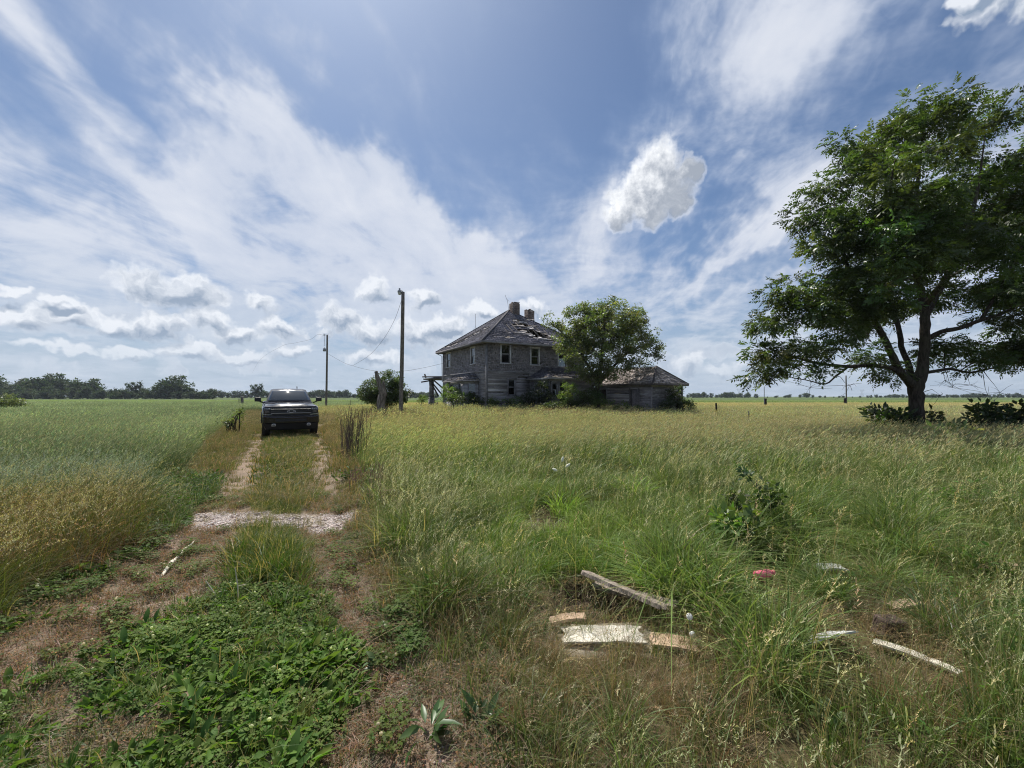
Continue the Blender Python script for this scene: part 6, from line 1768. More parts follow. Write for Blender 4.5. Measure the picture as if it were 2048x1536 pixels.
# greenhouse: the roof and its pillars as one shell, glass set into it
def cab_shell():
    V, Fc = [], []
    base = [(-0.80, 1.56), (0.80, 1.56)]
    rows = []
    nx = 12
    def ring(yf, yb, w, z, bulge, z2):
        r = []
        for k in range(nx + 1):
            u = -1 + 2 * k / nx; r.append((u * w, yf + bulge * u * u, z + (0.0)))
        for k in range(nx + 1):
            u = 1 - 2 * k / nx; r.append((u * w, yb, z2))
        return r
    R_ = [ring(1.50, 4.15, 0.90, 1.29, 0.16, 1.29), ring(1.60, 4.12, 0.86, 1.36, 0.16, 1.36), ring(2.36, 3.96, 0.70, 1.845, 0.12, 1.86), ring(2.45, 3.92, 0.665, 1.885, 0.11, 1.895), ring(2.62, 3.8, 0.58, 1.915, 0.09, 1.92), ring(2.95, 3.5, 0.3, 1.935, 0.02, 1.935)]
    n = len(R_[0])
    for r in R_: V += r
    for i in range(len(R_) - 1):
        for k in range(n): Fc.append((i * n + k, i * n + (k + 1) % n, (i + 1) * n + (k + 1) % n, (i + 1) * n + k))
    Fc.append(tuple((len(R_) - 1) * n + k for k in range(n)))
    me = bpy.data.meshes.new('cab_roof'); me.from_pydata(V, [], Fc); me.materials.append(PAINT); me.polygons.foreach_set('use_smooth', [True] * len(Fc)); me.update()
    o = link('cab_roof', me, tn); md = o.modifiers.new('edge', 'EDGE_SPLIT'); md.split_angle = R(40)
cab_shell()
# windscreen, a curved sheet just proud of the shell
V, Fc = [], []; nu, nv = 16, 8
for j in range(nv + 1):
    v = j / nv; z = 1.375 + (1.83 - 1.375) * v; yf = 1.615 + (2.345 - 1.615) * v; w = (0.86 - 0.16 * v) * 0.925; bl = 0.16 - 0.04 * v
    for i in range(nu + 1):
        u = -1 + 2 * i / nu; uu = u * 0.925
        V.append((u * w, yf + bl * uu * uu - 0.006 - 0.012 * sin(pi * v), z + 0.010 + 0.012 * sin(pi * v)))
for j in range(nv):
    for i in range(nu): a = j * (nu + 1) + i; Fc.append((a, a + 1, a + nu + 2, a + nu + 1))
me = bpy.data.meshes.new('windscreen'); me.from_pydata(V, [], Fc); me.materials.append(CGL); me.polygons.foreach_set('use_smooth', [True] * len(Fc)); me.update()
ws = link('windscreen', me, tn); sm = ws.modifiers.new('thick', 'SOLIDIFY'); sm.thickness = 0.004
for s in (-1, 1):
    for y0, y1 in ((2.15, 2.95), (3.02, 3.75)):
        m_ = MB(); f = lambda y, v: (s * (0.875 - 0.175 * v + 0.004), y + (0.42 * v if y0 < 2.2 and y < 2.5 else 0), 1.375 + 0.44 * v)
        a, b, c_, d_ = f(y0, 0), f(y1, 0), f(y1 - (0.0), 1), f(y0, 1); o2 = Vector((s * 0.004, 0, 0.001))
        m_.hexa([Vector(a), Vector(b), Vector(b) + o2, Vector(a) + o2, Vector(d_), Vector(c_), Vector(c_) + o2, Vector(d_) + o2]); m_.build('side_window', CGL, tn)
# face of the truck
def part(name, fn, m, parent=None, smooth=False, bevel=0.0):
    mb = MB(); fn(mb); return mb.build(name, m, parent or truck, smooth, bevel)
gr = part('grille', lambda b: b.hexa([(-0.80, 0.10, 0.80), (0.80, 0.10, 0.80), (0.80, 0.20, 0.80), (-0.80, 0.20, 0.80), (-0.84, 0.10, 1.13), (0.84, 0.10, 1.13), (0.84, 0.20, 1.13), (-0.84, 0.20, 1.13)]), PLAS)
part('hood_lip', lambda b: b.hexa([(-0.93, 0.10, 1.135), (0.93, 0.10, 1.135), (0.93, 0.24, 1.135), (-0.93, 0.24, 1.135), (-0.90, 0.13, 1.20), (0.90, 0.13, 1.20), (0.90, 0.26, 1.215), (-0.90, 0.26, 1.215)]), PAINT, bevel=0.012)
for z in (1.075, 1.00, 0.925):
    part('grille_bar', lambda b: b.box((-0.70, 0.05, z - 0.014), (0.70, 0.097, z + 0.014)), CHR if z == 0.925 else plain('grille_bar_black', (0.035, 0.035, 0.04), 0.3, 0.5), gr, bevel=0.006)
# bow tie outline emblem
em = MB(); o_, i_ = [], []
bt_ = [(-0.155, -0.028), (-0.060, -0.028), (-0.060, -0.050), (0.060, -0.050), (0.060, -0.028), (0.155, -0.028), (0.125, 0.028), (0.060, 0.028), (0.060, 0.050), (-0.060, 0.050), (-0.060, 0.028), (-0.125, 0.028)]
for k in range(12):
    a, b_ = bt_[k], bt_[(k + 1) % 12]; em.beam((a[0], 0.038, 1.0 + a[1]), (b_[0], 0.038, 1.0 + b_[1]), 0.012, 0.012, up=(0, 1, 0))
em.build('emblem', HOOKM, gr)
for s in (-1, 1):
    hl = part('headlight', lambda b: b.hexa([(s * 0.72, 0.07, 1.055), (s * 0.985, 0.13, 1.045), (s * 0.985, 0.25, 1.045), (s * 0.72, 0.2, 1.055), (s * 0.70, 0.07, 1.125), (s * 0.97, 0.14, 1.14), (s * 0.97, 0.26, 1.14), (s * 0.70, 0.2, 1.125)]), LENS)
    for k in range(3): part('lamp', lambda b: b.lathe((s * (0.76 + k * 0.075), 0.078 + k * 0.012, 1.092), [(0.0, -0.012), (0.022, -0.010), (0.026, 0.0), (0.026, 0.02)], 10, (0, 1, 0)), CHR, hl)
    part('turn_lamp', lambda b: b.box((s * 0.76, 0.075, 0.955), (s * 0.90, 0.13, 1.03)), LENS)
    part('trim_bar', lambda b: b.beam((s * 0.66, 0.045, 0.865), (s * 0.96, 0.075, 0.885), 0.05, 0.022), CHR)
    part('fog_lamp', lambda b: b.box((s * 0.74, 0.03, 0.62), (s * 0.88, 0.06, 0.67)), LENS)
    part('tow_hook', lambda b: (b.tube([(s * 0.68, -0.02, 0.44), (s * 0.66, -0.055, 0.505), (s * 0.60, -0.06, 0.515), (s * 0.56, -0.055, 0.50), (s * 0.55, -0.02, 0.44)], 0.018, 8), b.tube([(s * 0.68, -0.02, 0.44), (s * 0.55, -0.02, 0.44)], 0.016, 6)), HOOKM, smooth=True)
    mr = part('mirror', lambda b: b.hexa([(s * 1.04, 1.83, 1.36), (s * 1.29, 1.86, 1.37), (s * 1.28, 1.96, 1.37), (s * 1.04, 1.95, 1.36), (s * 1.05, 1.85, 1.545), (s * 1.285, 1.87, 1.555), (s * 1.275, 1.95, 1.555), (s * 1.05, 1.94, 1.545)]), PLAS, bevel=0.03)
    part('mirror_arm', lambda b: b.beam((s * 0.93, 1.92, 1.30), (s * 1.10, 1.90, 1.38), 0.07, 0.05), PLAS, mr)
    part('wiper', lambda b: b.tube([(s * 0.10 - 0.35, 1.60, 1.385), (s * 0.10 + 0.1, 1.585, 1.39), (s * 0.10 + 0.45, 1.62, 1.40)], 0.010, 5), PLAS)
    part('front_flare', lambda b: b.tube([(s * 1.015, 0.95 - 0.47 * cos(a), 0.46 + 0.50 * sin(a)) for a in np.linspace(0.15, pi - 0.15, 10)], 0.03, 6), PLAS, smooth=True)
    for y in (0.95, 4.75):
        we = empty('wheel', (s * 0.87, y, 0.42)); we.parent = truck
        part('tyre', lambda b: b.lathe((0, 0, 0), [(0.24, -0.13), (0.36, -0.135), (0.405, -0.12), (0.42, -0.08), (0.42, 0.08), (0.405, 0.12), (0.36, 0.135), (0.24, 0.13)], 28, (s, 0, 0)), RUB, we, smooth=True)
        part('rim', lambda b: b.lathe((0, 0, 0), [(0.25, -0.12), (0.24, 0.02), (0.24, 0.11), (0.22, 0.115), (0.20, 0.06), (0.06, 0.05), (0.05, 0.10), (0.0, 0.10)], 20, (s, 0, 0)), CHR, we, smooth=True)
bmp_ = part('bumper', lambda b: b.hexa([(-0.99, 0.03, 0.52), (0.99, 0.03, 0.52), (1.0, 0.30, 0.52), (-1.0, 0.30, 0.52), (-0.97, 0.02, 0.83), (0.97, 0.02, 0.83), (0.99, 0.25, 0.83), (-0.99, 0.25, 0.83)]), PAINT, bevel=0.03)
part('lower_grille', lambda b: b.box((-0.55, 0.012, 0.60), (0.55, 0.028, 0.70)), PLAS, bmp_)
part('chin', lambda b: b.hexa([(-0.86, 0.10, 0.30), (0.86, 0.10, 0.30), (0.9, 0.5, 0.28), (-0.9, 0.5, 0.28), (-0.97, 0.03, 0.515), (0.97, 0.03, 0.515), (0.98, 0.5, 0.515), (-0.98, 0.5, 0.515)]), PLAS)
part('trim_bar', lambda b: b.tube([(-0.94, 0.02, 0.80), (-0.5, 0.008, 0.755), (0, 0.0, 0.745), (0.5, 0.008, 0.755), (0.94, 0.02, 0.80)], 0.012, 6), plain('trim_grey', (0.10, 0.10, 0.12), 0.3, 0.5, 0.5))
part('underbody', lambda b: b.box((-0.72, 0.52, 0.24), (0.72, 5.5, 0.60)), PLAS)
part('aerial', lambda b: b.tube([(0.36, 3.0, 1.95), (0.36, 3.08, 2.03)], 0.02, 6), PLAS)
for z0, z1 in ((0, 0),):
    for x in (-0.33, 0.33): part('hood_crease', lambda b: b.tube([(x * 1.3, 0.35, 1.272), (x * 1.15, 0.9, 1.322), (x, 1.45, 1.338)], 0.012, 6), PAINT, smooth=True)

# ------------------------------------------------------------------ poles and wires
POLE = bark_mat('grey_pole_wood', (0.20, 0.175, 0.15), 10)
GALV = plain('grey_galvanised_metal', (0.30, 0.31, 0.32), 0.5, 0.4, 0.6)
def mk_pole(label, px_b, px_t, topy, Y, r0, r1, cat='pole', name='utility_pole'):
    a = at(px_b, 800, Y); z0 = hz(a.x, Y); t_ = at(px_t, topy, Y)
    o = tag(empty(name, (a.x, Y, z0)), label, cat); mb = MB()
    rough_tube(mb, [(0, 0, -0.3), ((t_.x - a.x) * 0.5 + 0.02, 0, (t_.z - z0) * 0.5), (t_.x - a.x, 0, t_.z - z0)], [r0, (r0 + r1) / 2, r1], 12, 4, 0.02)
    mb.build('post', POLE, o, smooth=True); return o, Vector((t_.x - a.x, 0, t_.z - z0))
pole1, top1 = mk_pole('tall leaning wooden yard light pole between the truck and the farmhouse', 801, 806, 584, 28.0, 0.145, 0.11)
lp = MB(); c_ = top1 + Vector((-0.22, -0.02, 0.0)); lp.tube([top1 + Vector((0.0, -0.1, 0.02)), top1 + Vector((-0.10, -0.05, 0.10)), c_ + Vector((0, 0, 0.06))], 0.025, 6)
lp.lathe(c_, [(0.02, 0.26), (0.06, 0.22), (0.06, 0.12), (0.13, 0.08), (0.14, -0.02), (0.12, -0.05)], 12); ll_ = lp.build('lamp_head', GALV, pole1, smooth=True)
gb_ = MB(); gb_.lathe(c_, [(0.115, -0.05), (0.105, -0.15), (0.06, -0.19), (0.0, -0.195)], 12); gb_.build('lamp_glass', plain('cloudy_lamp_glass', (0.55, 0.58, 0.58), 0.3, 0.5), ll_, smooth=True)
pole2, top2 = mk_pole('thinner farther utility pole with a small transformer behind the truck', 652, 654.5, 670, 50.0, 0.13, 0.09)
xm = MB(); xm.tube([top2 + Vector((-0.42, 0, 0.02)), top2 + Vector((-0.05, 0, 0.0))], 0.03, 5); xm.tube([top2 + Vector((0.05, 0, -0.1)), top2 + Vector((0.1, 0, 0.16))], 0.03, 5); xm.tube([top2 + Vector((-0.36, 0, -0.1)), top2 + Vector((-0.38, 0, 0.14))], 0.045, 6)
xm.tube([top2 + Vector((-0.36, 0, -0.1)), top2 + Vector((-0.30, 0, -1.1)), top2 + Vector((-0.3, 0, -1.3))], 0.02, 4); xm.build('bracket', GALV, pole2)
tr_ = MB(); c2p = top2 + Vector((-0.32, -0.02, -1.75)); tr_.lathe(c2p, [(0.0, 0.34), (0.03, 0.33), (0.04, 0.2), (0.16, 0.17), (0.17, -0.12), (0.12, -0.18), (0.0, -0.19)], 10); tr_.build('transformer', GALV, pole2, smooth=True)
WIRE = plain('dark_cable', (0.05, 0.05, 0.055), 0.6, 0.2)
def wire(label, pts3, r=0.011):
    P_ = []
    n = len(pts3)
    for i in range(n - 1):
        p0, p1, p2, p3 = (Vector(pts3[max(i - 1, 0)]), Vector(pts3[i]), Vector(pts3[i + 1]), Vector(pts3[min(i + 2, n - 1)]))
        for k in range(8):
            t_ = k / 8; P_.append(0.5 * ((2 * p1) + (p2 - p0) * t_ + (2 * p0 - 5 * p1 + 4 * p2 - p3) * t_ * t_ + (3 * p1 - p0 - 3 * p2 + p3) * t_ ** 3))
    P_.append(Vector(pts3[-1])); mb = MB(); mb.tube(P_, r, 5); return tag(mb.build('overhead_wire', WIRE), label, 'wire')
wire('slack service wire sagging from the farther pole to the farmhouse wall', [at(655, 707, 50), at(685, 724, 48.4), at(705, 731.5, 47.3), at(745, 741, 45.4), at(800, 742.5, 43), at(845, 736, 41.5), at(887, 726.5, 40.6)])
wire('wire dropping steeply from the top of the light pole to the sagging service wire', [at(803, 601, 28), at(788, 642, 33), at(765, 681, 38), at(738, 711, 43), at(706, 731, 47.2)])
wire('short wire running off the farther pole top to the left', [at(651, 672, 50), at(636, 669, 55), at(620, 679, 60), at(590, 686, 70), at(560, 694, 85), at(520, 720, 130), at(505, 745, 200)], 0.012)

# ------------------------------------------------------------------ posts in the field and distant pylons
def post(label, pxb, pxt, py0, py1, Y, r, m=None, name='fence_post'):
    a, t_ = at(pxb, py1, Y), at(pxt, py0, Y); z0 = hz(a.x, Y); mb = MB()
    rough_tube(mb, [(0, 0, -0.1), ((t_.x - a.x) / 2, 0, (t_.z - z0) / 2), (t_.x - a.x, 0, t_.z - z0)], [r, r, r * 0.9], 8, 3, 0.04)
    o = mb.build(name, m or POLE, None, smooth=True); o.location = (a.x, Y, z0); return tag(o, label, 'post')
PDK = plain('black_weathered_post', (0.04, 0.035, 0.03), 0.9, 0.1)
post('dark leaning fence post standing in the grass right of the shed', 1434, 1432, 806, 822, 30, 0.07, PDK)
post('thin short stake in the meadow left of the walnut', 1498, 1497.5, 822, 840, 22, 0.035)
post('thick wooden post at the foot of a far pole right of the shed', 1531, 1531, 797, 808, 62, 0.18, PDK)
post('short dark post beside the far thin pole under the walnut branches', 1690, 1690, 796, 804, 75, 0.2, PDK)
post('tall thin pole far out in the field under the walnut branches', 1693, 1692, 751, 803, 75, 0.10, None, 'field_pole')
post('faint thin pole far out in the field left of the walnut branches', 1528.5, 1528.5, 772, 806, 62, 0.05, GALV, 'field_pole')
pb2 = post('squat rotten wooden post at the field edge left of the truck', 484, 484, 793, 806, 62, 0.2, BARK2)
post('small pale marker post in the meadow just left of the truck mirror', 478, 478, 797, 806, 62, 0.06, POLE)
PYL = plain('pylon_steel', (0.34, 0.36, 0.38), 0.6, 0.3, 0.3)
def pylon(label, px, topy, Y):
    x = (px - HX) / F * Y; h = (HY - topy) / F * Y + EYE; o = tag(empty('pylon', (x, Y, 0)), label, 'pylon')
    mb = MB(); w = h * 0.16; zw = h * 0.58
    for sx in (-1, 1):
        for sy in (-1, 1):
            mb.tube([(sx * w, sy * w, 0), (sx * w * 0.35, sy * w * 0.35, zw)], h * 0.008, 4); mb.tube([(sx * w * 0.35, sy * w * 0.35, zw), (sx * w * 1.1, sy * w * 0.3, h * 0.92)], h * 0.008, 4)
        for k in range(5):
            z0, z1 = zw * k / 5, zw * (k + 1) / 5; f = lambda z: w * (1 - 0.65 * z / zw)
            mb.tube([(-f(z0), sx * f(z0), z0), (f(z1), sx * f(z1), z1)], h * 0.005, 3); mb.tube([(f(z0), sx * f(z0), z0), (-f(z1), sx * f(z1), z1)], h * 0.005, 3)
    mb.build('lattice', PYL, o); mb = MB()
    mb.tube([(-w * 2.1, 0, h * 0.92), (w * 2.1, 0, h * 0.92)], h * 0.012, 4); mb.tube([(-w * 2.1, 0, h * 0.92), (-w * 1.1, 0, h), (0, 0, h * 0.93), (w * 1.1, 0, h), (w * 2.1, 0, h * 0.92)], h * 0.008, 4)
    mb.build('crossarm', PYL, o)
pylon('hazy lattice pylon on the horizon nearest to the shed', 1478, 777, 1500)
pylon('hazy lattice pylon on the horizon just left of the walnut trunk', 1724, 779, 1500)
pylon('hazy lattice pylon on the horizon at the right edge', 2044, 778, 1500)

# ------------------------------------------------------------------ litter and timber lying in the grass
def board(label, a, b, w, t_, m, h0=0.02, h1=0.02, name='plank', cat='plank', warp=0.0, tilt=0.0, broken=True, rag=0.10):
    """a board from ground pixel a to ground pixel b"""
    (x0, y0), (x1, y1) = gp(*a), gp(*b); p, q_ = Vector((x0, y0, hz(x0, y0) + h0)), Vector((x1, y1, hz(x1, y1) + h1))
    d_ = q_ - p; L = d_.length; d_.normalize(); s_ = d_.cross(Vector((0, 0, 1))).normalized(); s_ = (s_ * cos(tilt) + Vector((0, 0, 1)) * sin(tilt)); u_ = s_.cross(d_)
    n, mw = 14, 5; V, Fc = [], []; px_seed = a[0] * 0.37
    for layer in (0, 1):
        for i in range(n + 1):
            for j in range(mw + 1):
                f = i / n; g2_ = (j / mw - 0.5) * w * (1 + (rng.uniform(-rag, rag) * 2 if j in (0, mw) and layer == 0 else 0))
                if j in (0, mw):
                    g2_ = (j / mw - 0.5) * w * (1 + rag * 2 * (float(vnoise(i * 0.9 + j, px_seed, 1.0, 3)) - 0.5))
                e = 0 if not broken or 0 < i < n else rng.uniform(-0.09, 0.09) * L
                pt = p + d_ * (f * L + e * (1 if i == 0 else -1) * 0.5) + s_ * g2_ + u_ * (t_ * layer + warp * sin(pi * f) + warp * 0.7 * (2 * g2_ / w) ** 2)
                V.append(tuple(pt - p))
    N1 = (n + 1) * (mw + 1)
    for i in range(n):
        for j in range(mw):
            a_ = i * (mw + 1) + j; Fc.append((a_, a_ + 1, a_ + mw + 2, a_ + mw + 1)); Fc.append((N1 + a_, N1 + a_ + mw + 1, N1 + a_ + mw + 2, N1 + a_ + 1))
    for i in range(n):
        for j in (0, mw):
            a_ = i * (mw + 1) + j; Fc.append((a_, a_ + mw + 1, N1 + a_ + mw + 1, N1 + a_))
    for j in range(mw):
        for i in (0, n):
            a_ = i * (mw + 1) + j; Fc.append((a_, a_ + 1, N1 + a_ + 1, N1 + a_))
    me = bpy.data.meshes.new(name); me.from_pydata(V, [], Fc); me.materials.append(m); me.update()
    o = link(name, me); o.location = p; return tag(o, label, cat)
OLDW = bark_mat('old_board_wood', (0.42, 0.34, 0.29), 9)
PALE = plain('stained_white_sheet', (0.60, 0.56, 0.47), 0.8, 0.3, var=0.45, scale=9)
TAN = plain('tan_particle_board', (0.50, 0.36, 0.25), 0.9, 0.2, var=0.25, scale=14)
GREYP = plain('grey_torn_siding', (0.52, 0.52, 0.50), 0.7, 0.3, var=0.25, scale=8)
PALEC = plain('chalky_concrete', (0.55, 0.51, 0.46), 0.95, 0.1, var=0.3, scale=14, bmp=0.5)
board('long weathered plank lying over the dark hollow in the grass', (1168, 1176), (1322, 1268), 0.10, 0.028, OLDW, 0.22, 0.15, tilt=0.25)
board('second darker plank half under the long one', (1190, 1180), (1345, 1250), 0.09, 0.025, OLDW, 0.13, 0.10, tilt=-0.2)
board('stained white sheet lying flat in the near grass below the plank', (1125, 1283), (1285, 1290), 0.19, 0.012, PALE, 0.015, 0.03, 'panel', 'sheet', 0.006)
board('brown crumbling board edge left of the white sheet', (1102, 1262), (1170, 1256), 0.08, 0.02, TAN, 0.03, 0.04, 'panel', 'board', 0.012)
board('tan torn board lying to the right of the white sheet', (1302, 1296), (1395, 1310), 0.15, 0.015, TAN, 0.02, 0.02, 'panel', 'board', 0.008)
board('grey ribbed piece of siding tilted in the grass, left of the torn strip', (1612, 1325), (1690, 1318), 0.20, 0.01, GREYP, 0.06, 0.10, 'siding_piece', 'siding', 0.004, tilt=0.5)
board('torn white strip with a rusty end running through the grass at lower right', (1748, 1314), (1850, 1345), 0.07, 0.012, PALE, 0.03, 0.02, 'siding_strip', 'siding', 0.006)
board('pale crumpled strip continuing right of the torn white one', (1845, 1345), (1920, 1378), 0.06, 0.012, PALE, 0.02, 0.02, 'siding_strip', 'siding', 0.008)
board('flat brown board showing between grass clumps right of the pink bottle', (1785, 1240), (1845, 1235), 0.09, 0.015, TAN, 0.02, 0.03, 'panel', 'board', 0.01)
board('pale grey slab glimpsed among grass at the far right', (1835, 1125), (1880, 1128), 0.16, 0.02, GREYP, 0.07, 0.07, 'slab', 'slab', 0.01)
board('whitish slab piece half hidden in grass left of the wood block', (1640, 1165), (1690, 1168), 0.12, 0.02, GREYP, 0.06, 0.06, 'slab', 'slab', 0.01)
board('thin pale board lying in the grass near the right edge', (1960, 1165), (2030, 1160), 0.10, 0.015, TAN, 0.04, 0.05, 'panel', 'board', 0.01)
(x_, y_) = gp(1775, 1290); mb = MB(); mb.box((-0.09, -0.05, 0), (0.10, 0.05, 0.10)); mb.box((-0.13, -0.06, -0.02), (0.16, 0.03, 0.02))
o = mb.build('wood_block', bark_mat('dark_wet_wood', (0.12, 0.085, 0.07), 9), None, bevel=0.012); o.location = (x_, y_, hz(x_, y_) + 0.02); o.rotation_euler = (0.1, 0.15, 0.3); tag(o, 'dark brown block of wood lying behind the torn white strip', 'wood block')
# pink bottle
(x_, y_) = gp(1527, 1205); bt_e = tag(empty('bottle', (x_, y_, hz(x_, y_) + 0.17), 0.15), 'small pink plastic bottle lying on its side in the grass', 'bottle')
PINK = plain('faded_pink_plastic', (0.85, 0.16, 0.25), 0.45, 0.4, var=0.12)
mb = MB(); mb.lathe((0, 0, 0), [(0.0, -0.078), (0.026, -0.076), (0.034, -0.066), (0.034, 0.035), (0.028, 0.055), (0.016, 0.064), (0.016, 0.074)], 16, (1, 0, 0.10)); mb.build('bottle_body', PINK, bt_e, smooth=True)
mb = MB(); mb.lathe((0.0, 0, 0.0), [(0.019, 0.0745), (0.019, 0.094), (0.0, 0.095)], 12, (1, 0, 0.10)); mb.build('cap', PINK, bt_e)
# white ball and dandelion clock
(x_, y_) = gp(1385, 1300); mb = MB(); mb.lathe((0, 0, 0), [(0.0, -0.021)] + [(0.021 * cos(a), 0.021 * sin(a)) for a in np.linspace(-1.2, 1.2, 7)] + [(0.0, 0.021)], 14)
o = mb.build('ball', plain('white_ball_skin', (0.82, 0.82, 0.80), 0.5, 0.4, var=0.03), None, smooth=True); o.location = (x_, y_, hz(x_, y_) + 0.075); tag(o, 'small white ball resting beside the tan torn board', 'ball')
(x_, y_) = gp(1380, 1325); dn = tag(empty('dandelion', (x_, y_, hz(x_, y_))), 'dandelion seed head on a thin stalk above the white ball', 'flower')
mb = MB(); mb.tube([(0, 0, 0), (0.01, 0, 0.12), (0.0, 0.01, 0.25)], 0.0018, 5); mb.build('stalk', plain('pale_stalk', (0.28, 0.30, 0.16), 0.6), dn)
mb = MB()
for k in range(140):
    d_ = rng.normal(0, 1, 3); d_ /= np.linalg.norm(d_); c_ = np.array([0, 0.01, 0.26]); e = c_ + d_ * 0.019
    mb.tube([c_ + d_ * 0.004, e], 0.0003, 3, cap=False); u_ = np.cross(d_, [0.3, 0.5, 0.8]); u_ /= np.linalg.norm(u_); w_ = np.cross(d_, u_)
    mb.add([e - u_ * 0.003, e - w_ * 0.003, e + u_ * 0.003, e + w_ * 0.003], [(0, 1, 2, 3)])
mb.build('seed_head', plain('dandelion_down', (0.85, 0.84, 0.80), 0.8), dn)
# pale stick on the left rut
(x0, y0), (x1, y1) = gp(322, 1166), gp(389, 1093); mb = MB()
P_ = [(x0 + (x1 - x0) * t_ + rng.normal(0, 0.012), y0 + (y1 - y0) * t_, 0) for t_ in np.linspace(0, 1, 7)]
P_ = [(x, y, hz(x, y) + 0.03 + rng.normal(0, 0.004)) for x, y, _ in P_]; o0 = Vector(P_[0])
rough_tube(mb, [tuple(Vector(p) - o0) for p in P_], [0.010, 0.017, 0.019, 0.016, 0.017, 0.012, 0.006], 7, 3, 0.12)
o = mb.build('stick', plain('peeled_pale_wood', (0.72, 0.66, 0.54), 0.8, 0.2, var=0.2, scale=20), None, smooth=True); o.location = o0; tag(o, 'long pale peeled stick lying across the left wheel rut', 'stick')
for (lab, a, ln, rz_) in (('short bleached twig standing out at the foot of the strip between the ruts', (478, 1225), 0.28, 0.0), ('second bleached bent twig left of the upright one', (440, 1222), 0.17, 0.4)):
    (x_, y_) = gp(*a); mb = MB(); mb.tube([(0, 0, 0), (-0.01 - rz_ * .1, 0, ln * 0.5), (-0.03 - rz_ * .2, 0, ln)], [0.006, 0.005, 0.003], 5); mb.tube([(-0.01, 0, ln * 0.5), (0.05, 0, ln * 0.55)], 0.0025, 4)
    o = mb.build('twig', plain('bleached_twig', (0.60, 0.53, 0.40), 0.9), None); o.location = (x_, y_, hz(x_, y_)); tag(o, lab, 'twig')

# ------------------------------------------------------------------ plants that stand out one by one
GS = leaf_mat('bright_tuft_blade', 0.45, 0.45, 0.45, tcol=(1.2, 1.3, 0.5))
def tuft_at(label, px, py, sc, c=(0.15, 0.24, 0.05), w=0.0085, nb=210, rad=0.16, lean=1.0, name='grass_tuft', h=(0.3, 0.62)):
    (x, y) = gp(px, py); me = clump('tuft', GS, nb, rad, h, w, lean, 0.06, 6, c, tuple(min(1, k * 1.5) for k in c), 0.25)
    o = link(name, me); o.location = (x, y, hz(x, y)); o.scale = (sc,) * 3; return tag(o, label, 'grass tuft', 'big single grass tufts')
tuft_at('brightest large green grass tuft with arching blades behind the planks', 1305, 1192, 0.80, (0.25, 0.36, 0.08))
tuft_at('second bright tuft leaning against the largest one on its right', 1375, 1200, 0.72, (0.21, 0.31, 0.07))
tuft_at('yellow green tuft left of the largest one, beyond the plank', 1225, 1125, 0.70, (0.23, 0.33, 0.08))
tuft_at('round tuft crowned by a pale flower just behind the dead stem pile', 1130, 1035, 1.15, (0.20, 0.29, 0.075))
tuft_at('wide low tuft right of the dead stem pile, further off', 1270, 1010, 1.2, (0.20, 0.29, 0.075))
tuft_at('dark green tuft between the pink bottle and the wood block', 1660, 1215, 0.7, (0.08, 0.13, 0.035))
tuft_at('dark tuft hanging over the right end of the torn white strip', 1900, 1300, 0.85, (0.08, 0.12, 0.04))
(x_, y_) = gp(1095, 1072); A3 = clump('dead_stems', GS, 130, 0.30, (0.10, 0.34), 0.009, 1.3, 0.05, 4, (0.34, 0.29, 0.24), (0.14, 0.10, 0.09), 0.5); o = link('stem_pile', A3); o.location = (x_, y_, hz(x_, y_)); tag(o, 'tangled pile of dead purplish stems in a gap of the grass', 'dead stems')
(x_, y_) = gp(1128, 1040); fl = tag(empty('wild_flower', (x_, y_, hz(x_, y_))), 'pale flower buds on a tall stalk above the round tuft', 'flower')
mb = MB(); mb.tube([(0, 0, 0), (0, 0, 0.5), (0.01, 0, 0.78)], 0.004, 5); mb.build('stalk', plain('flower_stalk', (0.12, 0.18, 0.06), 0.6), fl)
mb = MB()
for (dx_, dz_, a) in ((-0.02, 0.80, 0.2), (0.05, 0.72, 0.9), (-0.12, 0.66, -1.1)):
    mb.lathe((dx_, 0, dz_), [(0.0, -0.04), (0.016, -0.02), (0.020, 0.0), (0.012, 0.03), (0.0, 0.045)], 8, (sin(a), 0, cos(a)))
mb.build('petals', plain('cream_petal', (0.78, 0.77, 0.60), 0.6), fl, smooth=True)
(x_, y_) = gp(1510, 1085)
small_tree('sapling', 'dark green leafy sapling weed rising out of the grass right of centre', 'sapling', x_, y_, [((x_, y_, 0.62), (0.25, 0.2, 0.18)), ((x_ - 0.12, y_, 0.42), (0.16, 0.15, 0.14)), ((x_ + 0.14, y_, 0.45), (0.16, 0.15, 0.14))], [([(x_, y_, 0), (x_, y_, 0.35), (x_ + 0.02, y_, 0.7)], [0.012, 0.009, 0.004])], (0.06, 0.09, 0.035), 16, 5, 0.10, [cluster(6, 0.07, 0.07, 0.5) for _ in range(3)], up=0.3)
(x_, y_) = gp(1460, 1130)
small_tree('vine_clump', 'light green broad leaves of a vine below the dark sapling', 'vine', x_, y_, [((x_, y_, 0.42), (0.26, 0.2, 0.10)), ((x_ + 0.2, y_, 0.40), (0.15, 0.15, 0.08))], None, (0.12, 0.18, 0.05), 16, 4, 0.10, [cluster(5, 0.08, 0.10, 0.7) for _ in range(3)], up=0.4)
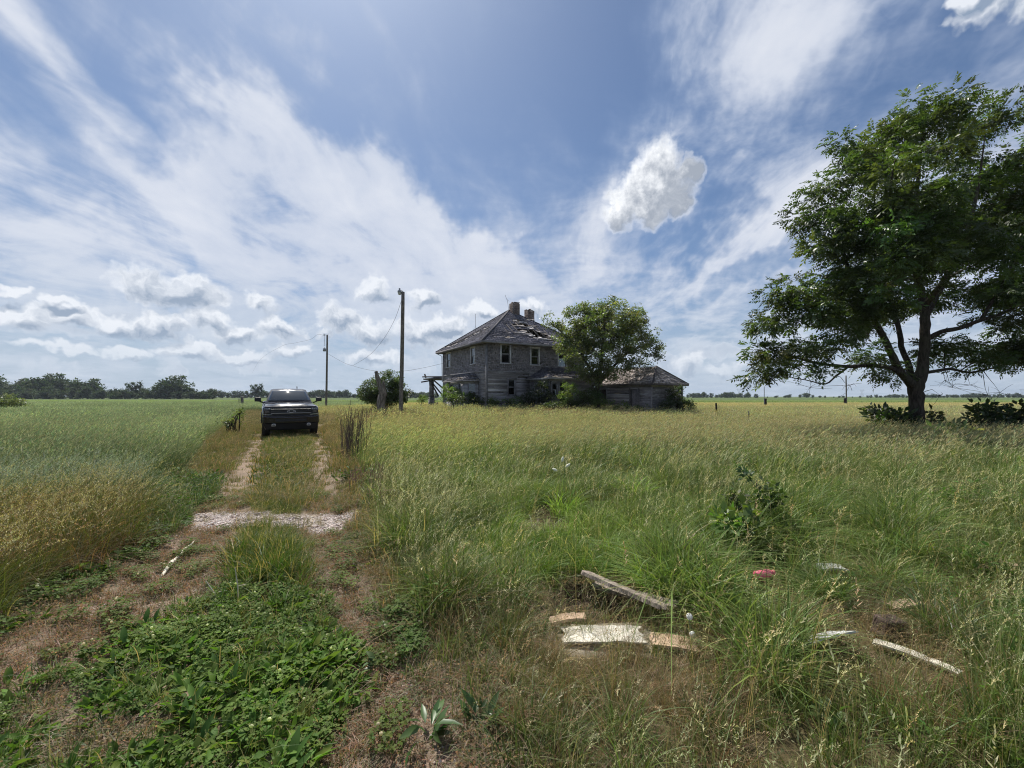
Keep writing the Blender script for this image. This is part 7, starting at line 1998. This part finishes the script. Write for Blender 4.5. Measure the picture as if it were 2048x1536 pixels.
for k, (px, py, s_, lab) in enumerate(((855, 1500, 1.0, 'dark broad leaf rosette at the bottom centre edge'), (960, 1470, 0.8, 'long leaved dock plant with a bent tip in the dry grass at bottom centre'), (1660, 1470, 1.0, 'round leaved light green seedling low among the stalks at lower right'), (760, 1340, 0.8, 'grey green weed rosette beside the right rut'))):
    (x, y) = gp(px, py); o = link('weed', leafy('weed', leaf_mat('weed_leaf_single%d' % k, 0.35, 0.4, 0.5, tcol=(1.1, 1.3, 0.4)), 16, 0.06, 0.16, 0.13 if k < 2 else 0.07, 0.04, (0.07, 0.12, 0.035) if k != 2 else (0.13, 0.19, 0.06), 1.1)); o.location = (x, y, hz(x, y)); o.scale = (s_,) * 3; tag(o, lab, 'weed')
# tall pale seed stalks over the near grass
stalk = [clump('stalk%d' % i, GM, 3, 0.05, (0.3, 0.5), 0.007, 0.3, 0.05, 5, (0.13, 0.16, 0.06), None, 0, seeds=3, sh=(0.62, 1.0), sstyle='panicle', scol=(0.66, 0.56, 0.32), sw=0.017, slen=0.17) for i in range(6)]
x, y = cand(1.5, 6.5, 5.5); k = (x > 0.1 * y - 0.5) & (x < 1.3 * y) & ~inside(x, y, SLAB) & ~inside(x, y, TRASH)
scatter('seed_stalks', stalk, x[k], y[k], rng.uniform(0.45, 0.95, k.sum()), np.repeat(np.array([[1.0, 0.95, 0.8]]), k.sum(), 0), 'tall pale seed stalks standing over the near grass on the right', 'seed stalks')
# ------------------------------------------------------------------ the air over the fields
mb = MB(); mb.box((-3000, -120, -2.0), (3000, 2600, 33.0))
hzm = bpy.data.materials.new('thin_haze'); hzm.use_nodes = True; ht = hzm.node_tree; ht.nodes.clear()
ho = ht.nodes.new('ShaderNodeOutputMaterial'); hv = ht.nodes.new('ShaderNodeVolumePrincipled')
hv.inputs['Color'].default_value = (0.75, 0.85, 1.0, 1); hv.inputs['Density'].default_value = 0.00013; hv.inputs['Anisotropy'].default_value = 0.3
ht.links.new(hv.outputs[0], ho.inputs['Volume'])
haze = mb.build('haze', hzm); haze['kind'] = 'stuff'; haze['label'] = 'thin bluish summer haze over the far fields'
cy.volume_bounces = 0
